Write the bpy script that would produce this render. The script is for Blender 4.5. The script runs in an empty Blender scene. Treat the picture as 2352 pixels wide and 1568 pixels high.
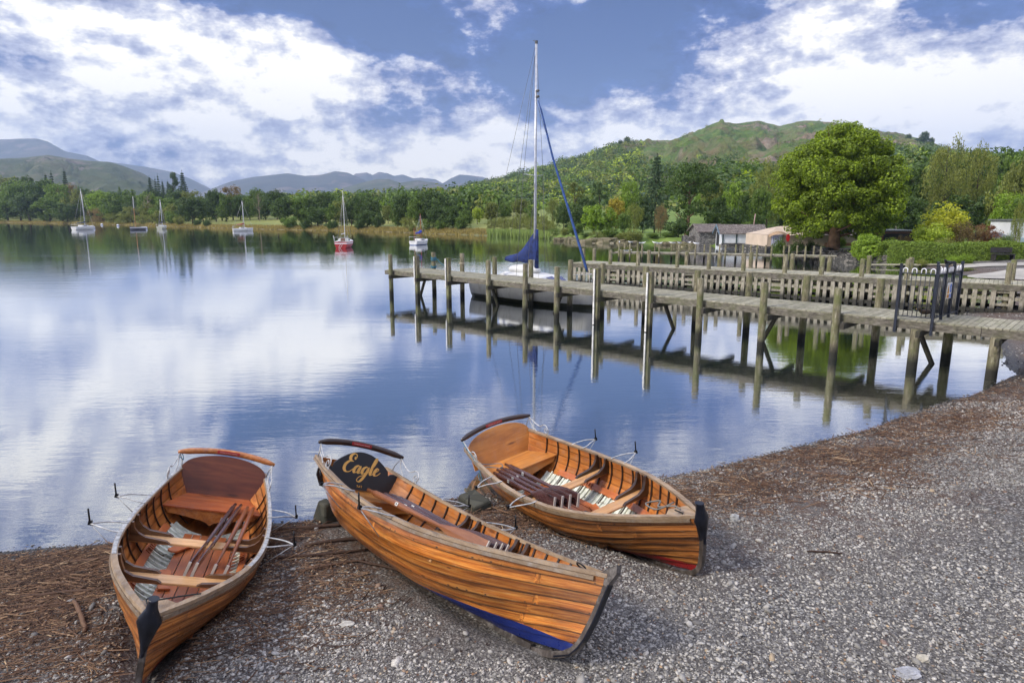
import bpy, math, random
import numpy as np
from mathutils import Vector, Matrix, Euler
random.seed(7); RNG=np.random.default_rng(7)
S=bpy.context.scene; C=S.collection
PI=math.pi; R=math.radians
F=1500.; PITCH=math.atan(289/1500); CH=3.8; CP=math.cos(PITCH); SP=math.sin(PITCH)
def at(px,py,z=0.):                       # point of the place seen at (px,py) at height z
    a=(px-1176)/F; v=(py-784)/F; t=(CH-z)/(SP+v*CP)
    return Vector((a*t,t*(CP-v*SP),z))
def atd(px,py,d):                         # point at ground distance d along y
    a=(px-1176)/F; v=(py-784)/F; t=d/(CP-v*SP)
    return Vector((a*t,d,CH-t*(SP+v*CP)))
def azel(px,py):
    a=(px-1176)/F; v=(py-784)/F; y=CP-v*SP; z=-(SP+v*CP)
    return math.atan2(a,y), math.asin(z/math.sqrt(a*a+y*y+z*z))
def sst(a,b,x):
    t=np.clip((x-a)/(b-a),0,1); return t*t*(3-2*t)
# ---------- meshes
class MB:
    def __init__(s): s.v=[];s.f=[];s.m=[];s.n=0;s.col=[];s.sm=[]
    def add(s,vs,fs,mi=0,col=None,smooth=False):
        b=s.n; s.v+= [tuple(v) for v in vs]; s.n+=len(vs)
        s.f+=[tuple(i+b for i in f) for f in fs]; s.m+=[mi]*len(fs); s.sm+=[smooth]*len(fs)
        c=col if col is not None else (.5,.5,.5)
        s.col+= [c]*len(vs) if not isinstance(c,list) else c
        return s
    def box(s,c,d,rot=None,mi=0,col=None,taper=1.):
        h=[x/2 for x in d]; vs=[]
        for k in (-1,1):
            q=taper if k==1 else 1.
            for x,y in ((-1,-1),(1,-1),(1,1),(-1,1)): vs.append(Vector((x*h[0]*q,y*h[1]*q,k*h[2])))
        if rot is not None:
            M=rot if isinstance(rot,Matrix) else Euler(rot).to_matrix()
            vs=[M@v for v in vs]
        c=Vector(c); vs=[v+c for v in vs]
        return s.add(vs,[(0,3,2,1),(4,5,6,7),(0,1,5,4),(1,2,6,5),(2,3,7,6),(3,0,4,7)],mi,col)
    def bar(s,a,b,w,h,mi=0,up=(0,0,1),col=None):     # rectangular bar a->b, w sideways, h along up
        a=Vector(a);b=Vector(b);y=(b-a);L=y.length
        if L<1e-6:return s
        y/=L;u=Vector(up);x=y.cross(u)
        if x.length<1e-4: x=y.cross(Vector((1,0,0)))
        x.normalize();z=x.cross(y)
        M=Matrix((x,y,z)).transposed()
        return s.box((a+b)/2,(w,L,h),M,mi,col)
    def tube(s,pts,r,seg=8,mi=0,col=None,cap=True,closed=False,smooth=True,flat=1.):
        pts=[Vector(p) for p in pts];n=len(pts)
        rs=r if isinstance(r,(list,tuple)) else [r]*n
        vs=[];px=None
        for i,p in enumerate(pts):
            if closed: t=pts[(i+1)%n]-pts[i-1]
            else: t=pts[min(i+1,n-1)]-pts[max(i-1,0)]
            t.normalize()
            if px is None:
                px=t.cross(Vector((0,0,1)))
                if px.length<1e-3: px=t.cross(Vector((1,0,0)))
            px=px-t*px.dot(t)
            if px.length<1e-5: px=t.cross(Vector((0,1,0)))
            px.normalize(); py=t.cross(px)
            for k in range(seg):
                a=2*PI*k/seg; vs.append(p+px*math.cos(a)*rs[i]+py*math.sin(a)*rs[i]*flat)
        fs=[]
        for i in range(n if closed else n-1):
            j=(i+1)%n
            for k in range(seg):
                l=(k+1)%seg; fs.append((i*seg+k,i*seg+l,j*seg+l,j*seg+k))
        if cap and not closed:
            fs.append(tuple(range(seg))[::-1]); fs.append(tuple((n-1)*seg+k for k in range(seg)))
        return s.add(vs,fs,mi,col,smooth)
    def grid(s,P,mi=0,closeu=False,col=None,smooth=True,flip=False):  # P[i][j] points
        n=len(P);m=len(P[0]);vs=[p for r_ in P for p in r_];fs=[]
        for i in range(n-1):
            for j in range(m if closeu else m-1):
                k=(j+1)%m; q=(i*m+j,i*m+k,(i+1)*m+k,(i+1)*m+j)
                fs.append(q[::-1] if flip else q)
        return s.add(vs,fs,mi,col,smooth)
    def prism(s,outline,a,b,axis='y',mi=0,col=None):  # 2D outline extruded between a and b
        def P(u,v,w): return {'y':(u,w,v),'x':(w,u,v),'z':(u,v,w)}[axis]
        n=len(outline);vs=[P(u,v,a) for u,v in outline]+[P(u,v,b) for u,v in outline]
        fs=[tuple(range(n)),tuple(range(2*n-1,n-1,-1))]+[(i,i+n,(i+1)%n+n,(i+1)%n) for i in range(n)]
        return s.add(vs,fs,mi,col)
    def ball(s,c,r,seg=10,rings=7,mi=0,col=None,smooth=True):
        r=r if isinstance(r,(tuple,list)) else (r,r,r);P=[]
        for i in range(rings+1):
            t=PI*i/rings;st=math.sin(t) if 0<i<rings else 1e-4
            P.append([(c[0]+r[0]*st*math.cos(2*PI*k/seg),c[1]+r[1]*st*math.sin(2*PI*k/seg),c[2]+r[2]*math.cos(t)) for k in range(seg)])
        return s.grid(P,mi,True,col,smooth,flip=True)
    def build(s,name,mats,parent=None,bevel=0,loc=None):
        me=bpy.data.meshes.new(name); me.from_pydata(s.v,[],s.f)
        for m in (mats if isinstance(mats,(list,tuple)) else [mats]): me.materials.append(m)
        me.polygons.foreach_set('material_index',s.m); me.polygons.foreach_set('use_smooth',s.sm)
        a=me.color_attributes.new('Col','FLOAT_COLOR','POINT')
        a.data.foreach_set('color',np.c_[np.array(s.col,dtype=np.float32).reshape(-1,3),np.ones(s.n,dtype=np.float32)].ravel())
        me.update()
        o=bpy.data.objects.new(name,me); C.objects.link(o)
        if parent: o.parent=parent
        if loc is not None: o.location=loc
        if bevel:
            b=o.modifiers.new('bevel','BEVEL'); b.width=bevel; b.segments=2; b.limit_method='ANGLE'
        return o
def npmesh(name,V,Fq,mats,attrs=None,parent=None,smooth=False,mi=None):
    V=np.asarray(V,dtype=np.float32);Fq=np.asarray(Fq,dtype=np.int32);k=Fq.shape[1]
    me=bpy.data.meshes.new(name)
    me.vertices.add(len(V));me.vertices.foreach_set('co',V.ravel())
    me.loops.add(Fq.size);me.loops.foreach_set('vertex_index',Fq.ravel())
    me.polygons.add(len(Fq));me.polygons.foreach_set('loop_start',np.arange(0,Fq.size,k,dtype=np.int32))
    me.polygons.foreach_set('use_smooth',np.full(len(Fq),smooth))
    for m in (mats if isinstance(mats,(list,tuple)) else [mats]): me.materials.append(m)
    if mi is not None: me.polygons.foreach_set('material_index',np.asarray(mi,dtype=np.int32))
    for an,ad in (attrs or {}).items():
        ad=np.asarray(ad,dtype=np.float32)
        if ad.ndim==1: a=me.attributes.new(an,'FLOAT','POINT');a.data.foreach_set('value',ad)
        else:
            a=me.color_attributes.new(an,'FLOAT_COLOR','POINT');a.data.foreach_set('color',np.c_[ad,np.ones(len(ad),dtype=np.float32)].ravel())
    me.update(calc_edges=True);me.validate()
    o=bpy.data.objects.new(name,me);C.objects.link(o)
    if parent:o.parent=parent
    return o
def gridfaces(n,m):
    i,j=np.meshgrid(np.arange(n-1),np.arange(m-1),indexing='ij');a=(i*m+j).ravel();return np.c_[a,a+1,a+m+1,a+m]
def tag(o,label=None,cat=None,group=None,kind=None):
    if label:o['label']=label
    if cat:o['category']=cat
    if group:o['group']=group
    if kind:o['kind']=kind
    return o
def empty(name,loc=(0,0,0),rz=0,label=None,cat=None,group=None):
    o=bpy.data.objects.new(name,None);C.objects.link(o);o.location=loc;o.rotation_euler=(0,0,rz);o.empty_display_size=.2
    return tag(o,label,cat,group)
def kids(o): return [c for c in list(bpy.data.objects) if c.parent==o]
def copy_tree(o,parent=None):
    c=o.copy();C.objects.link(c);c.parent=parent
    for ch in KID.get(o.name) or kids(o): copy_tree(ch,c)
    return c
KID={}
ORD=['first','second','third','fourth','fifth','sixth','seventh','eighth','ninth','tenth','eleventh','twelfth','thirteenth','fourteenth','fifteenth','sixteenth','seventeenth','eighteenth','nineteenth','twentieth','twenty-first','twenty-second','twenty-third','twenty-fourth','twenty-fifth','twenty-sixth','twenty-seventh','twenty-eighth','twenty-ninth','thirtieth']
# ---------- materials
class NT:
    def __init__(s,nt): s.nt=nt;s.L=nt.links
    def n(s,t,**k):
        x=s.nt.nodes.new(t)
        for a,b in k.items(): setattr(x,a,b)
        return x
    def set(s,node,**k):
        for a,b in k.items():
            key=int(a[1:]) if a[0]=='i' and a[1:].isdigit() else a.replace('_',' ')
            i=node.inputs[key]
            if hasattr(b,'is_linked') or isinstance(b,bpy.types.NodeSocket): s.L.new(b,i)
            else: i.default_value=b
        return node
    def math(s,op,a,b=0.,c=None,clamp=False):
        x=s.n('ShaderNodeMath',operation=op);x.use_clamp=clamp;s.set(x,i0=a,i1=b)
        if c is not None:s.set(x,i2=c)
        return x.outputs[0]
    def vmath(s,op,a,b=(0,0,0)):
        x=s.n('ShaderNodeVectorMath',operation=op);s.set(x,i0=a,i1=b);return x.outputs[0]
    def coord(s,kind='Object'): return s.n('ShaderNodeTexCoord').outputs[kind]
    def pos(s): return s.n('ShaderNodeNewGeometry').outputs['Position']
    def mapping(s,vec,scale=(1,1,1),loc=(0,0,0),rot=(0,0,0)):
        x=s.n('ShaderNodeMapping');s.set(x,Vector=vec,Scale=scale,Location=loc,Rotation=rot);return x.outputs[0]
    def noise(s,vec,scale,detail=4,rough=.55,dist=0,out=0):
        x=s.n('ShaderNodeTexNoise');s.set(x,Vector=vec,Scale=scale,Detail=detail,Roughness=rough,Distortion=dist);return x.outputs[out]
    def voro(s,vec,scale,feature='F1',out='Distance',rand=1.):
        x=s.n('ShaderNodeTexVoronoi',feature=feature);s.set(x,Vector=vec,Scale=scale,Randomness=rand);return x.outputs[out]
    def ramp(s,fac,stops,interp='LINEAR'):
        x=s.n('ShaderNodeValToRGB');s.set(x,Fac=fac);e=x.color_ramp.elements;x.color_ramp.interpolation=interp
        while len(e)<len(stops): e.new(.5)
        for i,(p,c) in enumerate(stops):
            e[i].position=p;e[i].color=(c,c,c,1) if isinstance(c,(int,float)) else (*c,1)
        return x.outputs[0]
    def mix(s,fac,a,b,mode='MIX'):
        x=s.n('ShaderNodeMix',data_type='RGBA',blend_type=mode)
        for k,v in ((0,fac),(6,a),(7,b)):
            if isinstance(v,bpy.types.NodeSocket): s.L.new(v,x.inputs[k])
            else: x.inputs[k].default_value=v if k==0 else (*v,1) if len(v)==3 else v
        return x.outputs[2]
    def sep(s,v): 
        x=s.n('ShaderNodeSeparateXYZ');s.set(x,Vector=v);return x.outputs
    def comb(s,a,b,c):
        x=s.n('ShaderNodeCombineXYZ');s.set(x,X=a,Y=b,Z=c);return x.outputs[0]
    def attr(s,name,out='Color'):
        x=s.n('ShaderNodeAttribute');x.attribute_name=name;return x.outputs[out]
    def bump(s,h,strength=.4,dist=.01,normal=None):
        x=s.n('ShaderNodeBump');s.set(x,Height=h,Strength=strength,Distance=dist)
        if normal is not None:s.set(x,Normal=normal)
        return x.outputs[0]
def mat(name,fn):
    m=bpy.data.materials.new(name);m.use_nodes=True;nt=m.node_tree;nt.nodes.clear();N=NT(nt)
    out=N.n('ShaderNodeOutputMaterial');r=fn(N)
    if isinstance(r,dict):
        b=N.n('ShaderNodeBsdfPrincipled')
        N.set(b,**{k:v for k,v in r.items()});N.L.new(b.outputs[0],out.inputs[0])
    else: N.L.new(r,out.inputs[0])
    return m
def c4(c): return (*c,1)
def simple(name,col,rough=.6,metal=0.,var=.12,scale=8.,bump=0.,coat=0.,coord='Object'):
    def fn(N):
        v=N.coord(coord);n=N.noise(v,scale,5)
        lo=tuple(x*(1-var*1.6) for x in col);hi=tuple(min(1,x*(1+var*1.6)) for x in col)
        c=N.ramp(n,[(.3,lo),(.7,hi)])
        d=dict(Base_Color=c,Roughness=rough,Metallic=metal,Coat_Weight=coat)
        if bump:d['Normal']=N.bump(N.noise(v,scale*4,6),.5,bump)
        return d
    return mat(name,fn)
def wood(name,cols,axis='y',gs=14.,rough=.5,coat=0.,worn=0.,bump=.002,useattr=True,knots=True):
    sc={'x':(1.2,gs,gs),'y':(gs,1.2,gs),'z':(gs,gs,1.2)}[axis]
    def fn(N):
        v=N.coord('Object');vr=v
        oi=N.n('ShaderNodeObjectInfo').outputs['Random']
        off=N.comb(N.math('MULTIPLY',oi,7.),N.math('MULTIPLY',oi,13.),0.)
        v=N.vmath('ADD',v,off)
        if useattr: v=N.vmath('ADD',v,N.vmath('MULTIPLY',N.attr('Col'),(3.,5.,4.)))
        g=N.noise(N.mapping(v,sc),1.,6,.65,.6)
        big=N.noise(v,2.2,3)
        c=N.ramp(g,[(.25,cols[0]),(.5,cols[1]),(.78,cols[2])])
        c=N.mix(N.ramp(big,[(.3,.0),(.75,.55)]),c,tuple(x*.55 for x in cols[0]),'MIX')
        if useattr:
            s_=N.n('ShaderNodeSeparateColor');N.set(s_,Color=N.attr('Col'))
            c=N.mix(1.,c,N.ramp(s_.outputs[0],[(0,.25),(.5,1.),(1.,1.75)]),'MULTIPLY')
        if knots:
            k=N.voro(N.mapping(v,{'x':(1.3,6,6),'y':(6,1.3,6),'z':(6,6,1.3)}[axis]),1.)
            c=N.mix(N.ramp(k,[(.05,.75),(.13,0.)]),c,tuple(x*.25 for x in cols[0]))
        if worn:
            w=N.noise(v,9.,5,.7);c=N.mix(N.ramp(w,[(.5,0.),(.7,worn)]),c,(.30,.27,.24))
        return dict(Base_Color=c,Roughness=rough,Coat_Weight=coat,Coat_Roughness=.25,Normal=N.bump(g,.5,bump))
    return mat(name,fn)
# ================= camera, sun, sky, air
cam=bpy.data.cameras.new('camera');cam.sensor_width=36;cam.lens=36*F/2352;cam.clip_start=.05;cam.clip_end=20000
co=bpy.data.objects.new('camera',cam);C.objects.link(co);co.location=(0,0,CH);co.rotation_euler=(PI/2-PITCH,0,0);S.camera=co
SUN_AZ=R(-112);SUN_EL=R(40)     # azimuth from +Y towards +X
sv=Vector((math.sin(SUN_AZ)*math.cos(SUN_EL),math.cos(SUN_AZ)*math.cos(SUN_EL),math.sin(SUN_EL)))
sl=bpy.data.lights.new('sun','SUN');sl.energy=2.7;sl.angle=R(14);sl.color=(1,.93,.82)
so=bpy.data.objects.new('sun',sl);C.objects.link(so);so.rotation_euler=sv.to_track_quat('Z','Y').to_euler()
W=bpy.data.worlds.new('World');S.world=W;W.use_nodes=True;W.node_tree.nodes.clear()
N=NT(W.node_tree)
wo=N.n('ShaderNodeOutputWorld');bg=N.n('ShaderNodeBackground');N.L.new(bg.outputs[0],wo.inputs[0])
sky=N.n('ShaderNodeTexSky',sky_type='NISHITA');sky.sun_disc=False;sky.sun_elevation=SUN_EL;sky.sun_rotation=SUN_AZ;sky.ozone_density=2.5
g=N.coord('Generated');sx=N.sep(g)
az=N.math('ARCTAN2',sx[0],sx[1]);el=N.math('ARCSINE',sx[2])
def nz(vs,sc,det,ro,out=0,loc=(0,0,0)):
    x=N.n('ShaderNodeTexNoise',noise_dimensions='2D');N.set(x,Vector=N.mapping(N.comb(az,el,0.),vs,loc),Scale=sc,Detail=det,Roughness=ro);return x.outputs[out]
d1=nz((1,1.7,1),3.2,4,.62,1,(3,1,0));ds=N.sep(d1)
az2=N.math('ADD',az,N.math('MULTIPLY',N.math('SUBTRACT',ds[0],.5),.30))
el2=N.math('ADD',el,N.math('MULTIPLY',N.math('SUBTRACT',ds[1],.5),.17))
blobs=[(1130,100,330,130,-.33),(620,10,290,80,-.42),(900,60,160,70,-.35),(1560,60,230,90,-.16),(2290,20,150,65,-.38),(1350,150,160,80,-.3),
 (230,70,260,120,.50),(560,190,230,85,.48),(790,150,130,85,.50),(30,240,130,60,.45),(330,300,170,30,.22),(960,350,260,50,.48),(1500,330,380,55,.42),
 (2060,180,300,75,.42),(1960,50,90,90,.38),(2150,300,260,50,.25),(1280,210,150,45,.12),(1700,280,200,60,.3),(1620,190,260,50,-.16),(2330,200,120,70,-.12),(1330,300,120,40,-.1),
 (130,130,150,45,-.34),(430,235,170,32,-.36),(640,290,150,26,-.24),(60,330,130,35,-.05),(380,400,330,45,+.10),(200,370,200,40,.12),(520,395,130,40,-.18),(1790,130,130,70,-.2),(1100,260,170,40,-.12),(1040,300,130,30,-.2),(870,240,70,30,-.2),
 (120,-110,380,70,.30),(100,-560,1000,300,-.55),(1500,-150,600,190,.38),(900,-200,300,110,-.06),(700,-330,500,90,.20)]
B=None
for (px,py,rx,ry,am) in blobs:
    a0,e0=azel(px,py)
    if py<0: e0=R(10.9)+math.atan((784-py)/F)-R(0); a0=math.atan((px-1176)/F)
    q=N.math('ADD',N.math('POWER',N.math('ABSOLUTE',N.math('MULTIPLY',N.math('SUBTRACT',az2,a0),F/rx)),2.),
                   N.math('POWER',N.math('ABSOLUTE',N.math('MULTIPLY',N.math('SUBTRACT',el2,e0),F/ry)),2.))
    e=N.math('MULTIPLY',N.math('EXPONENT',N.math('MULTIPLY',q,-.8)),am)
    B=e if B is None else N.math('ADD',B,e)
n1=nz((1,2.2,1),4.2,6,.62);n2=nz((1,1.9,1),12.,5,.66,0,(5,2,0))
B0=N.math('ADD',N.math('ADD',B,N.math('MULTIPLY',N.math('SUBTRACT',n1,.5),1.7)),.455)     # broad masses of cloud
n3=nz((1,1.7,1),34.,3,.6,0,(2,7,0))
n2b=nz((1,1.9,1),12.,4,.66,0,(5.012,2.03,0))     # the same puffs a little higher up: their tops catch the light
fine=N.math('ADD',N.math('ADD',N.math('MULTIPLY',N.math('SUBTRACT',n2,.5),.72),N.math('MULTIPLY',N.math('SUBTRACT',n3,.5),.26)),N.math('MULTIPLY',N.math('SUBTRACT',n2,n2b),1.3))
B=N.math('ADD',B0,fine)
blue=N.ramp(N.math('ADD',B0,N.math('MULTIPLY',fine,.42)),[(0.,(.020,.042,.125)),(.12,(.030,.068,.215)),(.25,(.060,.115,.33)),(.40,(.15,.20,.42))])
cl=N.ramp(B,[(.14,(.20,.23,.40)),(.34,(.33,.35,.51)),(.50,(.47,.49,.62)),(.66,(.69,.69,.75)),(.82,(.96,.93,.88)),(.95,(1.15,1.10,1.01))])
cc=N.mix(N.ramp(N.math('ADD',B0,N.math('MULTIPLY',fine,.55)),[(.25,0.),(.42,1.)]),blue,cl)
WS=.1;W.cycles.sampling_method='MANUAL';W.cycles.sample_map_resolution=256
hi_=N.ramp(el,[(.61,1.),(.95,2.6)])     # overhead sky brightened, unseen and above all the lake mirrors, as added ambient fill
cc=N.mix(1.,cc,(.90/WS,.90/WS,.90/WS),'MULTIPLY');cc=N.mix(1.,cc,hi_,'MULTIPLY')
cover=N.ramp(B0,[(.0,.65),(.18,.85),(.34,1.)])
skc=N.mix(1.,sky.outputs[0],(.45,.64,1.10),'MULTIPLY')
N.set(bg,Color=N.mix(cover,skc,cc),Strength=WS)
S.view_settings.view_transform='Standard';S.view_settings.look='None';S.view_settings.exposure=.6;S.view_settings.gamma=1
S.cycles.use_denoising=True;S.cycles.adaptive_threshold=.015
S.cycles.max_bounces=5;S.cycles.diffuse_bounces=2;S.cycles.glossy_bounces=3;S.cycles.transparent_max_bounces=10;S.cycles.volume_bounces=0;S.cycles.sample_clamp_indirect=4
HAZE=True
if HAZE:
    hm=mat('haze_air',lambda N:(lambda b:(N.set(b,Color=(.56,.73,1.,1),Density=1.7e-4,Anisotropy=.2),b.outputs[0])[1])(N.n('ShaderNodeVolumePrincipled')))
    # route to volume
    nt=hm.node_tree;o=[n for n in nt.nodes if n.type=='OUTPUT_MATERIAL'][0];l=o.inputs[0].links[0];fs=l.from_socket;nt.links.remove(l);nt.links.new(fs,o.inputs['Volume'])
    hz=MB().box((0,2400,345),(8200,7000,720)).build('haze',hm);tag(hz,'thin bluish air over the lake and towards the fells','haze',kind='stuff')
# ================= terrain
def P2(*a): 
    p=at(*a);return (p.x,p.y)
SH=[(-900,420),(-900,-200),(-60,-3),(-25,2),(-12,5),(-7.5,6.5)]+[P2(*q) for q in ((0,1272),(245,1250),(640,1205),(750,1190),(1050,1140),(1300,1115),(1525,1090),(1660,1066),(1800,1035),(2000,980),(2150,930),(2260,895),(2330,860),(2310,830),(2290,790))]
SH+=[(15.9,22.2),(16.8,24.6),(18.9,26.6),(22.5,29.5),(25.5,33.5)]+[P2(*q) for q in ((2300,645),(2224,634),(2150,622),(2090,612),(1995,606),(1940,602),(1900,591),(1860,586),(1790,580),(1770,575),(1700,570),(1655,566),(1600,562),(1560,561),(1500,559),(1400,557),(1310,553),(1270,550),(1235,546),(1120,541),(1000,537),(900,533),(750,529),(620,527),(480,523),(330,518),(180,514),(0,511),(-200,508))]
SH=np.array(SH)
def sdf(X,Y):      # >0 on land, <0 in the lake
    X=np.asarray(X,float);Y=np.asarray(Y,float);d2=np.full(X.shape,1e18);ins=np.zeros(X.shape,bool);n=len(SH)
    for i in range(n):
        x0,y0=SH[i];x1,y1=SH[(i+1)%n];ex,ey=x1-x0,y1-y0;L=ex*ex+ey*ey
        t=np.clip(((X-x0)*ex+(Y-y0)*ey)/L,0,1);dx=X-x0-t*ex;dy=Y-y0-t*ey
        d2=np.minimum(d2,dx*dx+dy*dy)
        c=((y0>Y)!=(y1>Y));xx=x0+(Y-y0)*ex/(ey if ey!=0 else 1e-9);ins^=(c&(X<xx))
    d=np.sqrt(d2);return np.where(ins,-d,d)
def vn(X,Y,s,seed=0):   # smooth value noise
    X=np.asarray(X,float)/s+seed*17.3;Y=np.asarray(Y,float)/s+seed*9.1;xi=np.floor(X);yi=np.floor(Y);fx=X-xi;fy=Y-yi;fx=fx*fx*(3-2*fx);fy=fy*fy*(3-2*fy)
    def h(a,b):
        q=np.sin(a*127.1+b*311.7+seed*74.7)*43758.5453;return q-np.floor(q)
    return (h(xi,yi)*(1-fx)+h(xi+1,yi)*fx)*(1-fy)+(h(xi,yi+1)*(1-fx)+h(xi+1,yi+1)*fx)*fy-.5
def ground(X,Y,d=None):
    X=np.asarray(X,float);Y=np.asarray(Y,float)
    if d is None:d=sdf(X,Y)
    d=d+(vn(X,Y,1.1,1)*.25+vn(X,Y,.35,2)*.09)*sst(200,20,np.abs(Y))*sst(3,.0,np.abs(d))
    dn=np.maximum(d,0)
    near=np.where(dn<3.2,.105*dn,.336+.045*(dn-3.2));near=np.minimum(near,1.6)
    near=near+ (vn(X,Y,1.7,3)*.07+vn(X,Y,.6,4)*.03)*sst(0,1.2,dn)
    gard=np.minimum(dn*1.2,.82)+.0035*dn+vn(X,Y,14,5)*.10*sst(0,5,dn)+.05*np.maximum(Y-125,0)*sst(0,20,dn);gard=np.minimum(gard,6+vn(X,Y,60,4))
    far=np.minimum(dn*.35,.75)+.075*np.clip(dn-10,0,90)+vn(X,Y,30,6)*1.2*sst(5,30,dn)
    wf=sst(95,150,Y)*sst(20,-25,X)
    wn=np.maximum(sst(47,41,Y),sst(53.5,49.8,Y)*sst(24,27,X))
    z=far*wf+gard*(1-wf);z=near*wn+z*(1-wn)
    bed=-(.13*np.clip(-d,0,2)+.22*np.clip(-d-2,0,12)+.05*np.clip(-d-14,0,80))
    return np.where(d>=0,z,bed)
def gz(x,y): return float(ground(np.array([x]),np.array([y]))[0])
# ================= fells and hills (each a closed-backed ridge surface)
def fell(name,prof,dcrest,dbase,material,rough=1.,seed=1,nu=260,nv=70,zb=0.,pw=1.,back=.6,crag=0.):
    px=np.array([p[0] for p in prof],float);py=np.array([p[1] for p in prof],float)
    us=np.linspace(px[0],px[-1],nu);ys=np.interp(us,px,py)
    # smooth a little
    k=max(3,nu//140);ker=np.ones(k)/k;ys=np.convolve(np.pad(ys,(k//2,k-1-k//2),'edge'),ker,'valid')
    V=[];tt=np.concatenate([np.linspace(0,1,nv),1+np.linspace(0,back,14)[1:]])
    a=(us-1176)/F
    v=(ys-784)/F;fw=CP-v*SP;up=-(SP+v*CP)
    X=[];Y=[];Z=[]
    for t in tt:
        q=min(t,1.);d=dbase+(dcrest-dbase)*t
        zc=CH+up/fw*dcrest
        x=a/fw*d;y=np.full(nu,d)
        if t<=1: h=zb+(zc-zb)*(q**pw)
        else: h=zc-(zc-zb)*((t-1)/back)**1.3*.8
        w=math.sin(min(t,1)*PI)*.9+.075
        n=(vn(x,y,dcrest*.08,seed)*.10+vn(x,y,dcrest*.03,seed+1)*.055+vn(x,y,dcrest*.012,seed+2)*.03+vn(x,y,dcrest*.005,seed+5)*.015)
        if crag: 
            r_=1-2*np.abs(vn(x,y,dcrest*.02,seed+7)); n=n+crag*(r_-.5)*.08
        h=h+n*w*rough*(zc-zb)*(1 if t<=1 else .6)
        X.append(x);Y.append(y);Z.append(h)
    V=np.stack([np.array(X).ravel(),np.array(Y).ravel(),np.array(Z).ravel()],1)
    o=npmesh(name,V,gridfaces(len(tt),nu),material,smooth=True)
    tag(o,kind='structure');return np.array(X),np.array(Y),np.array(Z),tt
def fellmat(name,c1,c2,c3,sc,rock=None,bs=3.):
    def fn(N):
        p=N.pos();n=N.noise(p,sc,7,.62);c=N.ramp(n,[(.3,c1),(.5,c2),(.72,c3)])
        n2=N.noise(N.mapping(p,(1,1,2.2)),sc*3.3,6,.7)
        if rock: 
            c=N.mix(N.ramp(N.math('MULTIPLY',n2,N.ramp(N.noise(p,sc*.9,3),[(.45,.55),(.62,1.25)])),[(.56,0.),(.64,.9)]),c,rock)
        return dict(Base_Color=c,Roughness=.95,Normal=N.bump(n2,1.,bs))
    return mat(name,fn)
Mf_far=fellmat('far_fell',(.03,.04,.05),(.055,.065,.06),(.10,.09,.07),.004,(.16,.13,.12),20.)
Mf_mid=fellmat('mid_fell',(.03,.045,.03),(.06,.075,.035),(.11,.10,.05),.008,(.15,.12,.11),8.)
Mf_left=fellmat('left_fell',(.025,.045,.022),(.055,.075,.03),(.11,.10,.055),.012,(.16,.13,.11),6.)
fell('far_fell',[(-500,420),(-250,360),(-80,328),(0,321),(50,318),(85,318),(110,325),(150,348),(200,358),(260,385),(330,420),(420,470)],4300,2900,Mf_far,1.,3,back=.3)
fell('far_fell',[(120,440),(230,378),(252,372),(330,383),(400,396),(440,412),(480,432),(540,470)],4600,3200,Mf_far,.5,5,back=.3)
fell('far_fell',[(380,470),(470,440),(530,417),(580,407),(625,402),(660,398),(700,404),(740,401),(770,393),(800,397),(840,415),(900,440),(1000,470)],4100,2700,Mf_far,.8,8,back=.3)
fell('far_fell',[(780,440),(815,399),(842,396),(856,402),(870,395),(890,398),(905,404),(925,401),(950,410),(965,408),(1000,412),(1030,428),(1060,470)],5200,3800,Mf_far,.5,11,back=.2)
fell('far_fell',[(960,470),(1010,425),(1035,410),(1056,401),(1080,403),(1110,407),(1160,425),(1220,470)],4800,3400,Mf_far,.5,13,back=.2)
fell('mid_fell',[(640,500),(720,465),(780,434),(830,420),(865,412),(890,411),(920,420),(960,414),(1000,420),(1040,430),(1100,455),(1180,500)],2700,1500,Mf_mid,.7,17,back=.3)
fell('left_fell',[(-500,350),(-200,365),(0,366),(60,363),(110,356),(150,364),(200,370),(250,372),(290,384),(330,400),(370,425),(420,455),(480,500)],1700,700,Mf_left,1.2,21,back=.3,crag=1.6)
# the wooded hill with a bracken top on the right
def hill_mat(N):
    p=N.pos();z=N.sep(p)[2]
    n=N.noise(p,.010,6,.6);n2=N.noise(N.mapping(p,(1,1,2)),.035,7,.68);n3=N.noise(p,.13,5,.7)
    c=N.ramp(n3,[(.3,(.05,.105,.018)),(.5,(.11,.19,.028)),(.7,(.20,.26,.05))])
    c=N.mix(N.ramp(n2,[(.47,0.),(.62,.8)]),c,(.20,.15,.065))
    rk=N.math('MULTIPLY',N.ramp(N.noise(N.mapping(p,(.8,.8,1.5)),.024,6,.62,.8),[(.53,0.),(.57,1.)]),N.ramp(n,[(.45,.2),(.6,1.)]))
    rc=N.ramp(N.noise(N.mapping(p,(1,1,.5)),.12,6,.75),[(.35,(.12,.08,.06)),(.5,(.36,.25,.19)),(.7,(.52,.42,.35))])
    c=N.mix(rk,c,rc)
    return dict(Base_Color=c,Roughness=.95,Normal=N.bump(N.math('ADD',n2,N.math('MULTIPLY',n3,.4)),1.,16.))
M_hill=mat('bracken_hill',hill_mat)
HX,HY,HZ,HT=fell('hill',[(960,505),(1030,462),(1062,440),(1100,424),(1160,411),(1230,396),(1290,378),(1340,362),(1390,345),(1430,330),(1460,325),(1545,324),(1590,308),(1630,292),(1655,281),(1690,286),(1740,278),(1790,291),(1830,279),(1880,277),(1930,285),(2000,301),(2060,307),(2110,318),(2160,335),(2260,360),(2400,380),(2700,420)],1150,230,M_hill,1.25,31,nu=640,nv=180,zb=1.5,pw=1.15,back=.35,crag=1.9)
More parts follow.
